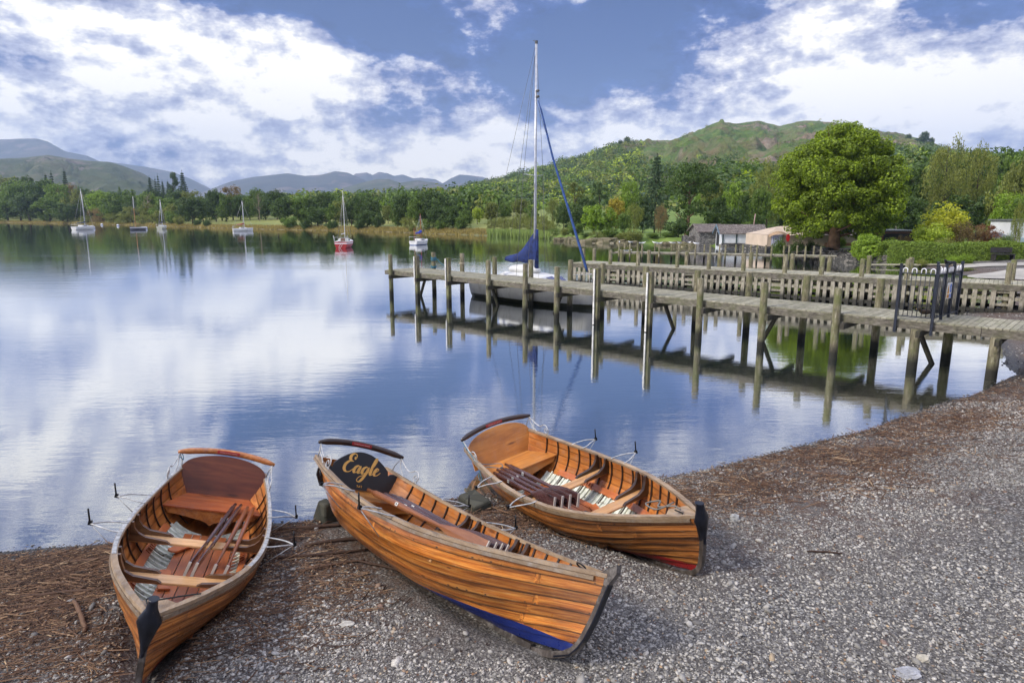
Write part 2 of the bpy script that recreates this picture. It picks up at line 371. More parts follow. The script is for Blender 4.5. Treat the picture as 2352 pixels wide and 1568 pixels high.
# ================= foliage
def leafmat(name,c,tr=.35,var=.35):
    def fn(N):
        s_=N.n('ShaderNodeSeparateColor');N.set(s_,Color=N.attr('Col'))
        oi=N.n('ShaderNodeObjectInfo').outputs['Random']
        k=N.math('ADD',N.math('MULTIPLY',s_.outputs[0],1.),N.math('MULTIPLY',N.math('SUBTRACT',oi,.5),.35))
        lo=tuple(x*(1-var) for x in c);hi=(min(1,c[0]*(1+var*1.5)),min(1,c[1]*(1+var*1.15)),c[2]*(1+var*.5))
        col=N.ramp(k,[(.1,lo),(.9,hi)])
        b=N.n('ShaderNodeBsdfPrincipled');N.set(b,Base_Color=col,Roughness=.6)
        t=N.n('ShaderNodeBsdfTranslucent');N.set(t,Color=N.mix(1.,col,(1.3,1.3,.6),'MULTIPLY'))
        m=N.n('ShaderNodeMixShader');N.set(m,i0=tr,i1=b.outputs[0],i2=t.outputs[0]);return m.outputs[0]
    return mat(name,fn)
LM=dict(dark=leafmat('leaves_dark',(0.056,0.106,0.018)),mid=leafmat('leaves_mid',(0.103,0.177,0.024)),olive=leafmat('leaves_olive',(0.159,0.195,0.042)),
 bright=leafmat('leaves_bright',(0.187,0.301,0.027)),lime=leafmat('leaves_lime',(0.319,0.424,0.045)),yellow=leafmat('leaves_yellow',(.44,.47,.03),.3,.25),
 golden=leafmat('leaves_golden',(0.353,0.307,0.033)),orange=leafmat('leaves_orange',(0.487,0.301,0.037)),copper=leafmat('leaves_copper',(0.187,0.079,0.042)),brown=leafmat('twigs_brown',(0.178,0.132,0.060)),
 conifer=leafmat('needles_dark',(0.038,0.079,0.030),.15),blue=leafmat('leaves_bluegreen',(0.084,0.150,0.052)),syc=leafmat('leaves_sycamore',(.20,.30,.016),.4,.5),
 hedge=leafmat('leaves_hedge',(0.140,0.220,0.027),.25,.35),birch=leafmat('leaves_birch',(0.187,0.220,0.052)))
M_bark=simple('bark',(.075,.058,.042),.95,scale=3,var=.4,bump=.03)
M_bark2=simple('bark_pale',(.28,.23,.17),.9,scale=3,var=.3)
M_bark3=simple('bark_ivy_brown',(.17,.10,.055),.95,scale=2,var=.4)
def leafcloud(cent,rad,cnt,size,rng,flat=1.,jit=.55,shell=.55,aspect=.7,droop=0.,up=.35):
    cent=np.asarray(cent,float);rad=np.asarray(rad,float);n=len(cent)
    idx=np.repeat(np.arange(n),cnt);m=len(idx)
    u=rng.normal(size=(m,3));u/=np.linalg.norm(u,axis=1)[:,None]
    rr=shell+(1-shell)*rng.random(m)**.5
    P=cent[idx]+u*(rad[idx]*rr)[:,None]*np.array([1,1,flat])
    nrm=u*1.+rng.normal(size=(m,3))*jit+np.array([0,0,up]);nrm/=np.linalg.norm(nrm,axis=1)[:,None]
    a=np.cross(nrm,rng.normal(size=(m,3)));a/=np.linalg.norm(a,axis=1)[:,None]
    if droop: a=a*(1-droop)+np.array([0,0,-1])*droop;a/=np.linalg.norm(a,axis=1)[:,None]
    b=np.cross(nrm,a);b/=np.maximum(np.linalg.norm(b,axis=1),1e-6)[:,None]
    s=size*(.6+.8*rng.random(m));a=a*s[:,None];b=b*(s*aspect)[:,None]
    V=np.stack([P-a,P-b*.9+a*.15,P+a,P+b*.9+a*.15],1).reshape(-1,3)
    c=np.clip(.5+.28*rng.normal(size=m)+.12*(rng.random(n)[idx]-.5)*2,0,1)
    return V,np.arange(m*4).reshape(m,4),np.repeat(c,4)
def cmesh(name,clouds,parent=None,m='mid'):
    V=np.concatenate([c[0] for c in clouds]);off=0;Fs=[]
    for c in clouds: Fs.append(c[1]+off);off+=len(c[0])
    col=np.concatenate([c[2] for c in clouds])
    o=npmesh(name,V,np.concatenate(Fs),LM[m],{'Col':np.repeat(col[:,None],3,1)},parent)
    o.material_slots[0].link='OBJECT';o.material_slots[0].material=LM[m];return o
def limbs(mb,base,top,r0,rng,n=7,spread=.3,start=.35,seg=7,end=.95):
    base=Vector(base);top=Vector(top);H=(top-base).length
    mb.tube([base,base.lerp(top,.12),base.lerp(top,.5)+Vector((rng.normal()*.02*H,rng.normal()*.02*H,0)),top],[r0*1.35,r0,r0*.7,r0*.15],seg)
    for i in range(n):
        t=start+(end-start)*i/n;a=rng.random()*6.28;s=base.lerp(top,t);L=spread*H*(1.1-.6*t)*(.7+.5*rng.random())
        e=s+Vector((math.cos(a)*L,math.sin(a)*L,L*.65));mmid=s.lerp(e,.5)+Vector((0,0,-L*.07))
        mb.tube([s,mmid,e],[r0*(.55-.3*t),r0*(.36-.2*t),r0*.06],5)
def ell(n,c,r,rng,zmin=-1,power=.5):
    out=[]
    while len(out)<n:
        u=rng.normal(size=3);u/=np.linalg.norm(u);k=rng.random()**power
        if u[2]*k<zmin: continue
        out.append(np.array(c)+u*k*np.array(r))
    return np.array(out)
PROTO={}
def proto(key,fn):
    """unit tree: height 1, crown width about 1"""
    rng=np.random.default_rng(abs(hash_(key))%9999);root=bpy.data.objects.new('prototype',None)
    PROTO[key]=fn(rng)
def hash_(s): return sum((i+1)*ord(c)*31 for i,c in enumerate(s))
def p_round(rng,n=72,cnt=80,size=.021,low=.12,vis=.3):
    c=ell(n,(0,0,.50),(.44,.44,.42),rng,-.97,.35);c[:,2]=np.maximum(c[:,2],low*.45+.06)
    c[:,:2]*=(1-.25*sst(.7,1.,c[:,2]))[:,None]*np.array([1,1])
    r=.05+.12*rng.random(n)**1.4;top=c[:,2]+r;c[:,2]-=np.maximum(top-1,0)
    t=MB();limbs(t,(0,0,-.03),(0,0,.8),.022,rng,8)
    inner=leafcloud(ell(10,(0,0,.5),(.2,.2,.25),rng),np.full(10,.16),60,.035,rng)
    return dict(crown=[leafcloud(c,r,cnt,size,rng,.85),inner],trunk=t)
def p_conifer(rng,wid=.5,lay=22):
    cs=[];t=MB();t.tube([(0,0,-.03),(0,0,.5),(0,0,.99)],[.018,.011,.002],6)
    for i in range(lay):
        z=.10+.88*i/lay;L=wid*(1-z)**.8*(.75+.4*rng.random())+.012;nb=int(7+6*(1-z))
        for k in range(nb):
            a=6.28*k/nb+rng.random()*.6;l=L*(.7+.4*rng.random())
            q=np.linspace(.25,1,5)
            pts=np.c_[np.cos(a)*l*q,np.sin(a)*l*q,z-.14*l*q**2-.01+.06*l*(q>.9)]
            cs.append((pts,np.full(5,.014+.05*l)))
    P=np.concatenate([c[0] for c in cs]);r=np.concatenate([c[1] for c in cs])
    top=np.array([[0,0,.985],[0,0,.95]])
    return dict(crown=[leafcloud(P,r,7,.017,rng,.45,jit=.6,aspect=.5),leafcloud(top,[.008,.012],12,.012,rng)],trunk=t)
def p_pine(rng):
    c=[];t=MB();t.tube([(0,0,-.03),(.01,0,.4),(-.01,.01,.75),(0,0,.93)],[.02,.016,.011,.004],6)
    for i in range(11):
        z=.42+.5*i/11;a=rng.random()*6.28;l=.28*(1.15-z)+.10;e=np.array([np.cos(a)*l,np.sin(a)*l,z+.05])
        t.tube([(0,0,z-.04),tuple(e*.55+np.array([0,0,z*.43])),tuple(e)],[.009,.006,.003],5)
        for k in range(4): c.append(e+rng.normal(size=3)*np.array([.07,.07,.02]))
    c.append(np.array([0,0,.93]));c.append(np.array([.05,.03,.9]));c=np.array(c)
    return dict(crown=[leafcloud(c,rng.uniform(.05,.10,len(c)),75,.016,rng,.6)],trunk=t)
def p_birch(rng):
    c=ell(110,(0,0,.56),(.36,.36,.42),rng,-.95,.4);t=MB();limbs(t,(0,0,-.03),(0,0,.9),.017,rng,10,.28)
    k=c.copy();k[:,2]-=.05
    return dict(crown=[leafcloud(c,rng.uniform(.05,.09,110),70,.0115,rng,1.25,jit=.9,shell=.2,aspect=.6,droop=.5)],trunk=t)
def p_broad(rng):
    c=ell(70,(0,0,.68),(.46,.46,.26),rng,-.5,.3);c[:,2]+= .05*(1-(c[:,0]**2+c[:,1]**2)/.2)
    lo=ell(26,(0,0,.36),(.42,.42,.18),rng,-1,.4);t=MB();limbs(t,(0,0,-.03),(0,0,.75),.035,rng,12,.36,.22)
    return dict(crown=[leafcloud(c,rng.uniform(.06,.12,70),85,.016,rng,.6),leafcloud(lo,rng.uniform(.05,.09,26),60,.016,rng,.7)],trunk=t)
def p_shrub(rng,size=.028,n=40,cnt=75):
    c=ell(n,(0,0,.42),(.40,.40,.42),rng,-.9,.35);c[:,2]=np.clip(c[:,2],.06,.86)
    t=MB();limbs(t,(0,0,-.03),(0,0,.6),.02,rng,6,.5,.1)
    return dict(crown=[leafcloud(c,rng.uniform(.10,.18,n),cnt,size,rng,.9),leafcloud([[0,0,.35]],[.32],220,.05,rng,1.)],trunk=t)
def p_willow(rng):
    c=ell(60,(0,0,.40),(.42,.42,.42),rng,-.9,.35);c[:,2]=np.clip(c[:,2],.05,.9)
    t=MB();limbs(t,(0,0,-.03),(0,0,.7),.02,rng,9,.5,.05)
    return dict(crown=[leafcloud(c,rng.uniform(.07,.13,60),90,.019,rng,1.1,jit=.9,shell=.2,aspect=.35,droop=.35)],trunk=t)
def p_dead(rng):
    t=MB();base=Vector((0,0,-.03));t.tube([base,(.01,0,.4),(-.02,.01,.7),(0,0,.97)],[.03,.022,.013,.003],7)
    tips=[]
    for i in range(15):
        z=.32+.6*i/15;a=rng.random()*6.28;L=.36*(1.2-z);e=Vector((math.cos(a)*L,math.sin(a)*L,z+L*.5));m_=Vector((math.cos(a)*L*.5,math.sin(a)*L*.5,z+L*.1))
        t.tube([(0,0,z),m_,e],[.012,.007,.002],5);tips.append(e)
        for k in range(3):
            b=m_.lerp(e,rng.random());f=b+Vector((rng.normal()*.08,rng.normal()*.08,.08));t.tube([b,f],[.004,.001],4);tips.append(f)
    return dict(crown=[leafcloud([tuple(x) for x in tips],np.full(len(tips),.04),6,.012,rng)],trunk=t)
for k,f_ in dict(round_a=p_round,round_b=p_round,round_c=lambda r:p_round(r,44,110,.024,.08),round_d=lambda r:p_round(r,80,70,.019,.16),conifer_a=p_conifer,conifer_b=lambda r:p_conifer(r,.42,17),pine_a=p_pine,pine_b=p_pine,
   birch=p_birch,broad=p_broad,shrub_a=p_shrub,shrub_b=lambda r:p_shrub(r,.024,60,60),willow=p_willow,dead=p_dead).items(): proto(k,f_)
PM={}
def plant(kind,loc,w,h,tint,name,label,cat='tree',group=None,rz=None,bark=None):
    """copies of one unit tree share their meshes"""
    if kind not in PM:
        P=PROTO[kind];c=cmesh('crown',P['crown']);t=P['trunk'].build('trunk',M_bark);PM[kind]=(c.data,t.data)
        bpy.data.objects.remove(c);bpy.data.objects.remove(t)
    cm,tm=PM[kind]
    root=empty(name,loc,rz if rz is not None else random.random()*6.28,label,cat,group);root.scale=(w,w,h)
    shr=name in('shrub','bush')
    for nm,me in (('foliage' if shr else 'crown',cm),('stem' if shr else 'trunk',tm)):
        o=bpy.data.objects.new(nm,me);C.objects.link(o);o.parent=root
        o.material_slots[0].link='OBJECT';o.material_slots[0].material=LM[tint] if me is cm else (bark or M_bark)
    return root
_sc={}
def shore_d(px):
    px=round(px/8)*8
    if px not in _sc:
        v0=azel(px,500);ds=np.arange(42,520,1.);k=math.tan(v0[0]);s=sdf(k*ds,ds);w=np.where(s<0)[0];_sc[px]=float(ds[w[-1]]) if len(w) else 42.
    return _sc[px]
def tree_at(kind,px,top,wpx,d,tint,name,label,cat='tree',group=None,bark=None,zb=None):
    T=atd(px,top,d);b=gz(T.x,d) if zb is None else zb
    return plant(kind,(T.x,d,b-.05),wpx/F*d*1.02,max(.3,T.z-b),tint,name,label,cat,group,bark=bark)
def row(rows,name,cat,group,labelfn,dd=None):
    rows=sorted(rows,key=lambda r_:r_[1]);cnt={}
    for r_ in rows: cnt.setdefault(labelfn(r_),[]).append(r_)
    for base,rs_ in cnt.items():
        for i,r_ in enumerate(rs_):
            kind,px,top,w,ex,tint=r_[:6]
            lab=base if len(rs_)==1 else f"{base}, {ORD[i]} from left"
            tree_at(kind,px,top,w,shore_d(px)+ex,tint,name,lab,cat,group,bark=r_[6] if len(r_)>6 else None)
sh={'round_a':'round','round_b':'bushy','round_c':'clumpy','round_d':'domed','conifer_a':'spire-shaped','conifer_b':'narrow pointed','pine_a':'flat-topped','pine_b':'ragged','birch':'feathery','broad':'spreading','shrub_a':'low','shrub_b':'rounded','willow':'wispy','dead':'half-bare'}
tn={'dark':'dark green','mid':'green','olive':'olive green','bright':'bright green','lime':'pale lime','copper':'copper brown','conifer':'blackish green','blue':'bluish green','brown':'brownish','yellow':'yellow','orange':'orange tinged','golden':'golden green','birch':'grey green'}
# --- left shore wood
LW=[('round_c',10,446,75,5,'mid'),('round_a',60,440,80,6,'dark'),('round_c',108,450,74,5,'mid'),('round_b',150,462,66,4,'dark'),('round_a',-30,430,80,6,'mid'),
 ('round_a',35,408,90,22,'mid'),('round_b',88,402,80,24,'dark'),('round_d',132,412,76,22,'mid'),('round_c',170,428,56,18,'olive'),
 ('round_d',0,392,80,44,'olive'),('round_b',52,394,74,48,'dark'),('round_a',105,404,60,44,'mid'),('round_a',186,424,52,40,'dark'),('round_d',150,414,60,40,'brown'),
 ('round_a',228,432,78,22,'bright'),('round_b',205,430,60,34,'dark'),('round_c',262,438,70,24,'mid'),('round_a',250,466,60,8,'mid'),('round_d',300,441,62,30,'dark'),('round_a',335,436,60,36,'mid'),
 ('round_b',372,446,66,22,'mid'),('round_c',395,464,50,12,'olive'),('round_a',437,446,84,8,'dark'),('round_b',300,470,56,10,'olive'),('round_d',345,462,60,18,'olive'),('round_a',462,456,50,40,'mid'),
 ('round_d',440,430,60,50,'olive'),('round_a',490,428,52,46,'dark'),('round_b',515,438,46,44,'mid'),('round_a',405,428,60,52,'dark'),('round_c',300,430,60,60,'mid'),('round_d',270,430,60,58,'blue'),('round_a',350,430,60,64,'dark')]
row(LW,'tree','tree','broadleaf trees of the wood on the far left shore',lambda r_:f"{tn[r_[5]]} {sh[r_[0]]} tree {'at the water edge' if r_[4]<=12 else 'at the back' if r_[4]>38 else 'in the middle'} of the left wood")
CO=[('conifer_a',103,396,30,50,'conifer'),('conifer_b',116,390,30,54,'conifer'),('conifer_a',146,387,36,44,'conifer'),('conifer_a',273,425,26,60,'mid'),('conifer_b',303,432,22,60,'conifer'),('conifer_a',342,402,30,62,'conifer'),('conifer_b',355,404,18,60,'conifer'),('conifer_b',361,397,22,62,'conifer'),('conifer_a',372,412,20,62,'conifer'),('conifer_a',384,412,24,60,'conifer'),('pine_a',394,393,42,60,'conifer'),('conifer_a',417,390,44,56,'conifer')]
row(CO,'conifer','conifer','conifers standing above the left wood',lambda r_:f"{tn[r_[5]]} {sh[r_[0]]} conifer on the skyline above the left wood")
SHL=[('willow',226,468,56,6,'brown'),('willow',258,482,40,5,'olive'),('willow',290,484,46,5,'olive'),('willow',326,487,50,4,'olive'),('willow',200,490,40,3,'olive'),('shrub_a',364,474,44,6,'olive'),('shrub_a',392,478,34,6,'mid'),('willow',272,502,22,2,'olive'),('shrub_b',452,500,22,3,'dark'),('shrub_b',474,502,22,3,'dark'),('shrub_a',410,492,30,4,'olive')]
row(SHL,'shrub','shrub','waterside shrubs below the left wood',lambda r_:f"{tn[r_[5]]} {sh[r_[0]]} waterside shrub below the far left wood")
tree_at('dead',337,444,46,shore_d(337)+15,'olive','tree','pale half-bare tree with dead branches among the left wood','tree',bark=M_bark2)
# --- trees behind and beside the meadow
MW=[('round_d',529,418,62,70,'brown'),('round_a',505,440,60,66,'dark'),('round_b',548,440,56,62,'dark'),('round_a',588,426,46,60,'mid'),('round_c',606,438,50,58,'dark'),('round_a',632,430,60,58,'dark'),('round_b',570,448,44,60,'mid'),
 ('round_a',650,446,66,14,'dark'),('round_b',690,445,62,18,'mid'),('round_d',727,470,66,6,'dark'),('round_a',745,434,56,24,'dark'),('round_c',712,452,50,22,'dark'),('round_b',783,452,48,10,'olive'),('round_a',768,460,44,8,'mid'),('round_d',826,440,60,14,'dark'),('round_b',852,446,52,14,'dark'),('round_c',868,485,34,4,'dark'),('round_a',805,458,50,12,'dark'),('round_b',842,478,50,4,'dark'),
 ('round_d',890,466,34,34,'olive'),('round_a',928,436,66,12,'dark'),('round_b',912,470,40,10,'mid'),('round_d',984,427,84,14,'dark'),('round_a',960,446,60,10,'mid'),('round_c',1022,438,62,12,'dark'),('round_b',1040,466,60,6,'dark'),('round_a',1068,476,42,6,'mid'),('round_a',1005,470,60,8,'dark')]
row(MW,'tree','tree','oaks round the lakeside meadow',lambda r_:f"{tn[r_[5]]} {sh[r_[0]]} oak {'behind' if r_[4]>20 else 'on'} the {'meadow left of' if r_[1]<792 else 'meadow right of'} the red sailboat")
MS=[('shrub_a',664,490,42,2,'mid'),('shrub_b',700,497,30,2,'dark'),('shrub_a',762,502,34,2,'dark'),('shrub_b',825,503,30,2,'dark'),('willow',939,489,46,4,'olive'),('willow',982,494,54,4,'mid'),('shrub_b',946,512,18,1,'olive'),('shrub_a',1012,500,30,3,'mid'),('shrub_a',1060,490,36,4,'mid')]
row(MS,'shrub','shrub','shrubs at the meadow edge',lambda r_:f"{tn[r_[5]]} {sh[r_[0]]} shrub {'at the meadow edge' if r_[1]<880 else 'before the grove left of the tall mast'}")
tree_at('dead',592,440,40,shore_d(592)+50,'mid','tree','tree with a pale bare trunk and branch on the meadow edge','tree',bark=M_bark2)
# --- promontory at the foot of the wooded hill
PW=[('round_a',1096,472,32,30,'lime'),('round_b',1128,458,38,40,'olive'),('round_d',1160,462,40,45,'mid'),('round_a',1196,452,46,50,'olive'),('round_c',1222,466,40,40,'mid'),('birch',1270,452,44,34,'olive'),('round_a',1296,462,50,22,'dark'),
 ('pine_a',1321,416,62,48,'olive'),('pine_b',1378,414,50,40,'dark'),('round_a',1345,444,56,34,'dark'),('round_d',1330,460,60,16,'dark'),('round_b',1366,462,66,10,'bright'),('round_a',1416,446,54,20,'golden'),('round_c',1398,470,44,12,'bright'),('round_d',1452,402,62,40,'bright'),('birch',1458,464,58,10,'olive'),('round_a',1434,484,40,6,'mid'),
 ('round_b',1480,440,50,22,'dark'),('birch',1520,466,40,4,'brown'),('round_a',1640,398,64,44,'olive'),('round_b',1655,440,52,22,'dark'),('round_c',1694,408,60,36,'bright'),('round_d',1682,468,80,16,'dark'),('round_a',1726,430,56,36,'dark'),('birch',1772,362,104,30,'olive'),('round_a',1752,420,60,26,'mid'),('round_b',1640,480,60,14,'mid'),('round_c',1560,500,62,4,'dark'),('round_d',1740,486,50,16,'dark')]
row(PW,'tree','tree','trees on the promontory below the hill',lambda r_:f"{tn[r_[5]]} {sh[r_[0]]} tree {'near the water' if r_[4]<14 else 'in the belt'} below the right hill")
tree_at('conifer_a',1510,350,92,shore_d(1510)+22,'conifer','conifer','tall dark conifer with layered boughs on the right shore below the hill','conifer')
tree_at('broad',1586,368,132,shore_d(1586)+10,'dark','tree','wide dark tree with a brown trunk left of the stone boathouse','tree',bark=M_bark3)
PS=[('shrub_a',1323,506,44,3,'mid'),('shrub_b',1300,520,30,2,'olive'),('willow',1372,524,54,1,'olive'),('shrub_a',1402,519,46,2,'mid'),('shrub_b',1456,521,52,1,'olive'),('shrub_a',1428,528,34,1,'olive'),('willow',1256,508,52,4,'olive'),('willow',1275,520,40,2,'mid'),('shrub_b',1500,532,34,2,'mid'),('shrub_a',1346,532,34,2,'mid'),('shrub_b',1595,524,46,3,'dark'),('shrub_b',1536,530,40,2,'mid')]
row(PS,'shrub','shrub','waterside shrubs below the hill',lambda r_:f"{tn[r_[5]]} {sh[r_[0]]} shrub over the rocks on the right shore")
WS_=[('willow',1128+i*15,498-(i%3)*5-(8 if 3<i<9 else 0),34,14+(i%2)*8,'olive') for i in range(10)]
row(WS_,'shrub','shrub','willow scrub behind the reeds',lambda r_:"olive green willow scrub behind the reed bed")
# --- garden and right hand woods
def gt(kind,px,top,w,d,tint,name,label,cat='tree',group=None,bark=None): return tree_at(kind,px,top,w,d,tint,name,label,cat,group,bark)
GRW='trees of the wood behind the garden'
for r_ in [('round_b',2100,366,100,96,'dark'),('round_a',2060,400,90,110,'mid'),('birch',2182,312,124,92,'birch'),('birch',2258,322,96,96,'birch'),('round_c',2318,325,110,118,'dark'),('round_a',2235,330,120,125,'dark'),('round_d',2140,380,100,105,'dark'),('round_b',2352,318,90,110,'mid'),('round_a',2300,430,120,92,'dark'),
  ('round_c',2318,384,80,84,'olive'),('round_a',2350,350,66,80,'olive'),('round_d',2325,428,86,72,'bright'),('round_a',2360,440,70,70,'mid'),('round_b',2090,440,90,88,'dark'),('round_c',2215,440,110,88,'dark'),('round_a',1985,430,90,100,'dark'),('round_b',1830,440,90,104,'dark'),('round_a',1870,400,100,112,'mid'),('round_d',2410,330,110,80,'mid'),('round_a',2450,400,120,60,'dark'),('round_a',2400,300,90,100,'dark'),('round_b',2270,345,90,135,'dark'),('round_d',2025,470,70,84,'mid'),('round_c',2152,455,70,80,'dark')]:
    GR_=r_
    T=atd(r_[1],r_[2],r_[4])
    lab=f"{tn[r_[5]]} {sh[r_[0]]} tree in the wood behind the garden"
    PROTO.setdefault('_g',[]).append((lab,r_))
_c={}
for lab,r_ in sorted(PROTO['_g'],key=lambda q:q[1][1]): _c.setdefault(lab,[]).append(r_)
for lab,rs_ in _c.items():
    for i,r_ in enumerate(rs_): gt(*r_,'tree',lab if len(rs_)==1 else f"{lab}, {ORD[i]} from left",'tree',GRW)
for i,(px,top,w) in enumerate([(2086,310,16),(2123,308,24),(2137,318,20),(2108,322,24),(1440,318,18),(1425,324,16)]):
    T=atd(px,top+ (14 if w<20 else 18),760 if i<4 else 800);plant('round_a',(T.x,T.y,T.z-4),w/F*T.y,w/F*T.y*.95+5,'dark','tree',['small lone tree on the hill crest right of the big sycamore','larger of the two trees on the hill crest right of the sycamore','dark tree below the crest above the garden wood','dark tree on the far slope just above the sycamore edge','small windblown tree on the shoulder of the wooded hill','second windblown tree on the shoulder of the wooded hill'][i],'tree','lone trees on the hill crest')
# big sycamore
SYD=60.;sb=atd(1913,566,SYD);szb=gz(sb.x,SYD);stp=atd(1915,274,SYD).z-szb;SR=127/F*SYD
rng=np.random.default_rng(5)
syc=empty('sycamore_tree',(sb.x,SYD,szb),0,'huge round sycamore with glossy green crown on a thick trunk before the marquee','tree')
cc_=[];rr_=[]
for i in range(400):
    u=rng.normal(size=3);u/=np.linalg.norm(u)
    if u[2]<-.93: continue
    k=.60+.40*rng.random()**.6
    zc=.525*stp;p=np.array([u[0]*SR*k,u[1]*SR*k,zc+u[2]*stp*.43*k])
    w_=1.0-.20*max(0,(p[2]/stp-.62)/.4)-.10*max(0,(.25-p[2]/stp)/.2)
    p[:2]*=w_*(1+.10*(p[2]/stp<.42));p[2]=max(p[2],1.5+.45*rng.random());cc_.append(p);rr_.append(.42+.66*rng.random()**1.3)
cc_=np.array(cc_);rr_=np.array(rr_)
cmesh('crown',[leafcloud(cc_,rr_,330,.105,rng,.82,jit=.6,up=.45,shell=.7),leafcloud(ell(40,(0,0,.52*stp),(SR*.5,SR*.5,stp*.3),rng),np.full(40,.9),40,.22,rng)],syc,'syc')
t=MB();t.tube([(0,0,-.3),(0,0,.25),(.0,0,.7),(.05,0,1.4),(0,0,3.),(-.1,0,5.5),(0,0,stp*.85)],[1.1,.85,.62,.5,.36,.2,.04],12)
for i in range(26):
    a=i*2.4;z=1.6+.24*i;L=SR*(.85-.02*i);e=Vector((math.cos(a)*L,math.sin(a)*L,z+1.2+.1*i));t.tube([(0,0,z),(math.cos(a)*L*.5,math.sin(a)*L*.5,z+.55),e],[.13,.08,.02],6)
t.build('trunk',M_bark3,syc)
# garden bushes
gb=[('shrub_b',2176,450,116,60,'yellow','shrub','tall bright yellow bush above the hedge'),('shrub_b',2140,502,90,57,'lime','shrub','yellow green spreading shrub at the foot of the yellow bush'),('willow',2212,486,70,58,'brown','shrub','brown twiggy shrub right of the yellow bush'),('willow',2245,500,60,57,'brown','shrub','darker twiggy brown shrub beside the red maple'),
 ('round_d',2268,508,58,58,'copper','tree','low red leaved maple behind the hedge'),('willow',2079,530,44,58,'brown','shrub','weeping brown dome shrub beside the wooden hut'),('shrub_b',2047,540,40,58,'lime','shrub','small yellow green shrub right of the ball bush'),('shrub_b',2110,546,26,52,'lime','shrub','little pale yellow dome shrub above the hedge'),
 ('shrub_a',2296,534,64,54,'olive','shrub','low mixed shrub behind the hedge left of the white house'),('willow',2322,520,30,52,'blue','shrub','slender bluish shrub before the white house'),('shrub_b',2170,540,60,54,'olive','shrub','olive low shrub just behind the hedge under the yellow bush'),('shrub_a',2250,545,50,54,'olive','shrub','low olive shrub behind the hedge below the maple'),
 ('birch',2346,455,30,50,'olive','tree','slender young tree right of the white house gable'),('shrub_b',1790,536,36,63,'mid','shrub','clipped round bush before the marquee curtain'),('shrub_b',1833,542,36,62.5,'dark','shrub','dark clipped bush left of the sycamore trunk'),('shrub_b',1863,541,22,62.5,'dark','shrub','narrow dark bush nearest left of the sycamore trunk'),('shrub_b',1874,550,22,62,'dark','shrub','small low dark bush beside the sycamore trunk'),('shrub_b',1934,538,26,62.5,'bright','shrub','bright bush right behind the sycamore trunk'),
 ('shrub_a',1722,500,60,95,'bright','shrub','bright green shrub behind the white boathouse roof')]
for (k,px,top,w,d,tint,nm,lab) in gb: tree_at(k,px,top,w,d,tint,nm,lab,'shrub' if nm=='shrub' else 'tree','bushes of the garden')
# ball bush and long hedge
bd=52.5;b0=atd(1997,536,bd);bz=.08;rad=34/F*bd;rng=np.random.default_rng(9)
bb=empty('bush',(b0.x,bd,bz),0,'big ball-shaped clipped bush at the left end of the hedge','bush')
h_=b0.z-bz;cs=ell(150,(0,0,h_*.5),(rad*.9,rad*.9,h_*.44),rng,-1,.12)
cmesh('foliage',[leafcloud(cs,rng.uniform(.16,.3,150),95,.055,rng),leafcloud([[0,0,h_*.5]],[rad*.8],900,.15,rng,h_/rad/2)],bb,'bright')
MB().tube([(0,0,-.3),(0,0,h_*.6)],[.08,.04],6).build('stem',M_bark,bb)
hd=empty('hedge',(0,0,0),0,'long clipped green hedge running to the right frame edge','hedge')
rng=np.random.default_rng(10)
hp0=atd(2026,600,50.6);hp1=atd(2480,590,50.)
def hedge_piece(p0,p1,top,thick,n,sz):
    P=[];Nn=[]
    L=math.hypot(p1[0]-p0[0],p1[1]-p0[1]);d=np.array([(p1[0]-p0[0])/L,(p1[1]-p0[1])/L]);q=np.array([-d[1],d[0]])
    zb0=.12
    s=rng.random(n)*L;face=rng.random(n);x=np.zeros((n,3));nr=np.zeros((n,3))
    ht=top-zb0+.09*np.sin(s*.9)+.06*np.sin(s*2.3)
    fr=face<.55;tp=(face>=.55)&(face<.9);en=face>=.9
    tt=np.where(fr,-thick/2,np.where(tp,(rng.random(n)-.5)*thick,thick/2))
    zz=np.where(tp,ht,rng.random(n)*ht)
    rnd=np.clip((zz-(ht-.25))/.25,0,1);tt=np.where(fr,tt+rnd**2*.22,tt);zz=np.where(tp,ht-.18*(np.abs(tt)/(thick/2))**4,zz)
    x[:,0]=p0[0]+d[0]*s+q[0]*tt;x[:,1]=p0[1]+d[1]*s+q[1]*tt;x[:,2]=zb0+zz
    x+=rng.normal(size=(n,3))*.045*(1+vn(s,zz,.5,3)[:,None])
    nr[:,:2]=-q*np.where(fr,1,0)[:,None]+q*np.where(en,1,0)[:,None];nr[:,2]=np.where(tp,1,.2)
    nr+=rng.normal(size=(n,3))*.45;nr/=np.linalg.norm(nr,axis=1)[:,None]
    a=np.cross(nr,rng.normal(size=(n,3)));a/=np.linalg.norm(a,axis=1)[:,None];b=np.cross(nr,a)
    s_=sz*(.6+.8*rng.random(n))
    V=np.stack([x-a*s_[:,None],x-b*s_[:,None]*.7,x+a*s_[:,None],x+b*s_[:,None]*.7],1).reshape(-1,3)
    return V,np.arange(4*n).reshape(n,4),np.repeat(np.clip(.5+.25*rng.normal(size=n),0,1),4)
htop=atd(2200,559,50).z
hg=hedge_piece((hp0.x,50.6),(hp1.x+3,50),htop,1.5,60000,.055)
core=MB();core.bar((hp0.x+.9,50.6,htop*.48),(hp1.x+3,50,htop*.48),1.1,htop*.8);
cmesh('foliage',[hg],hd,'hedge');core.build('branches',LM['dark'],hd)
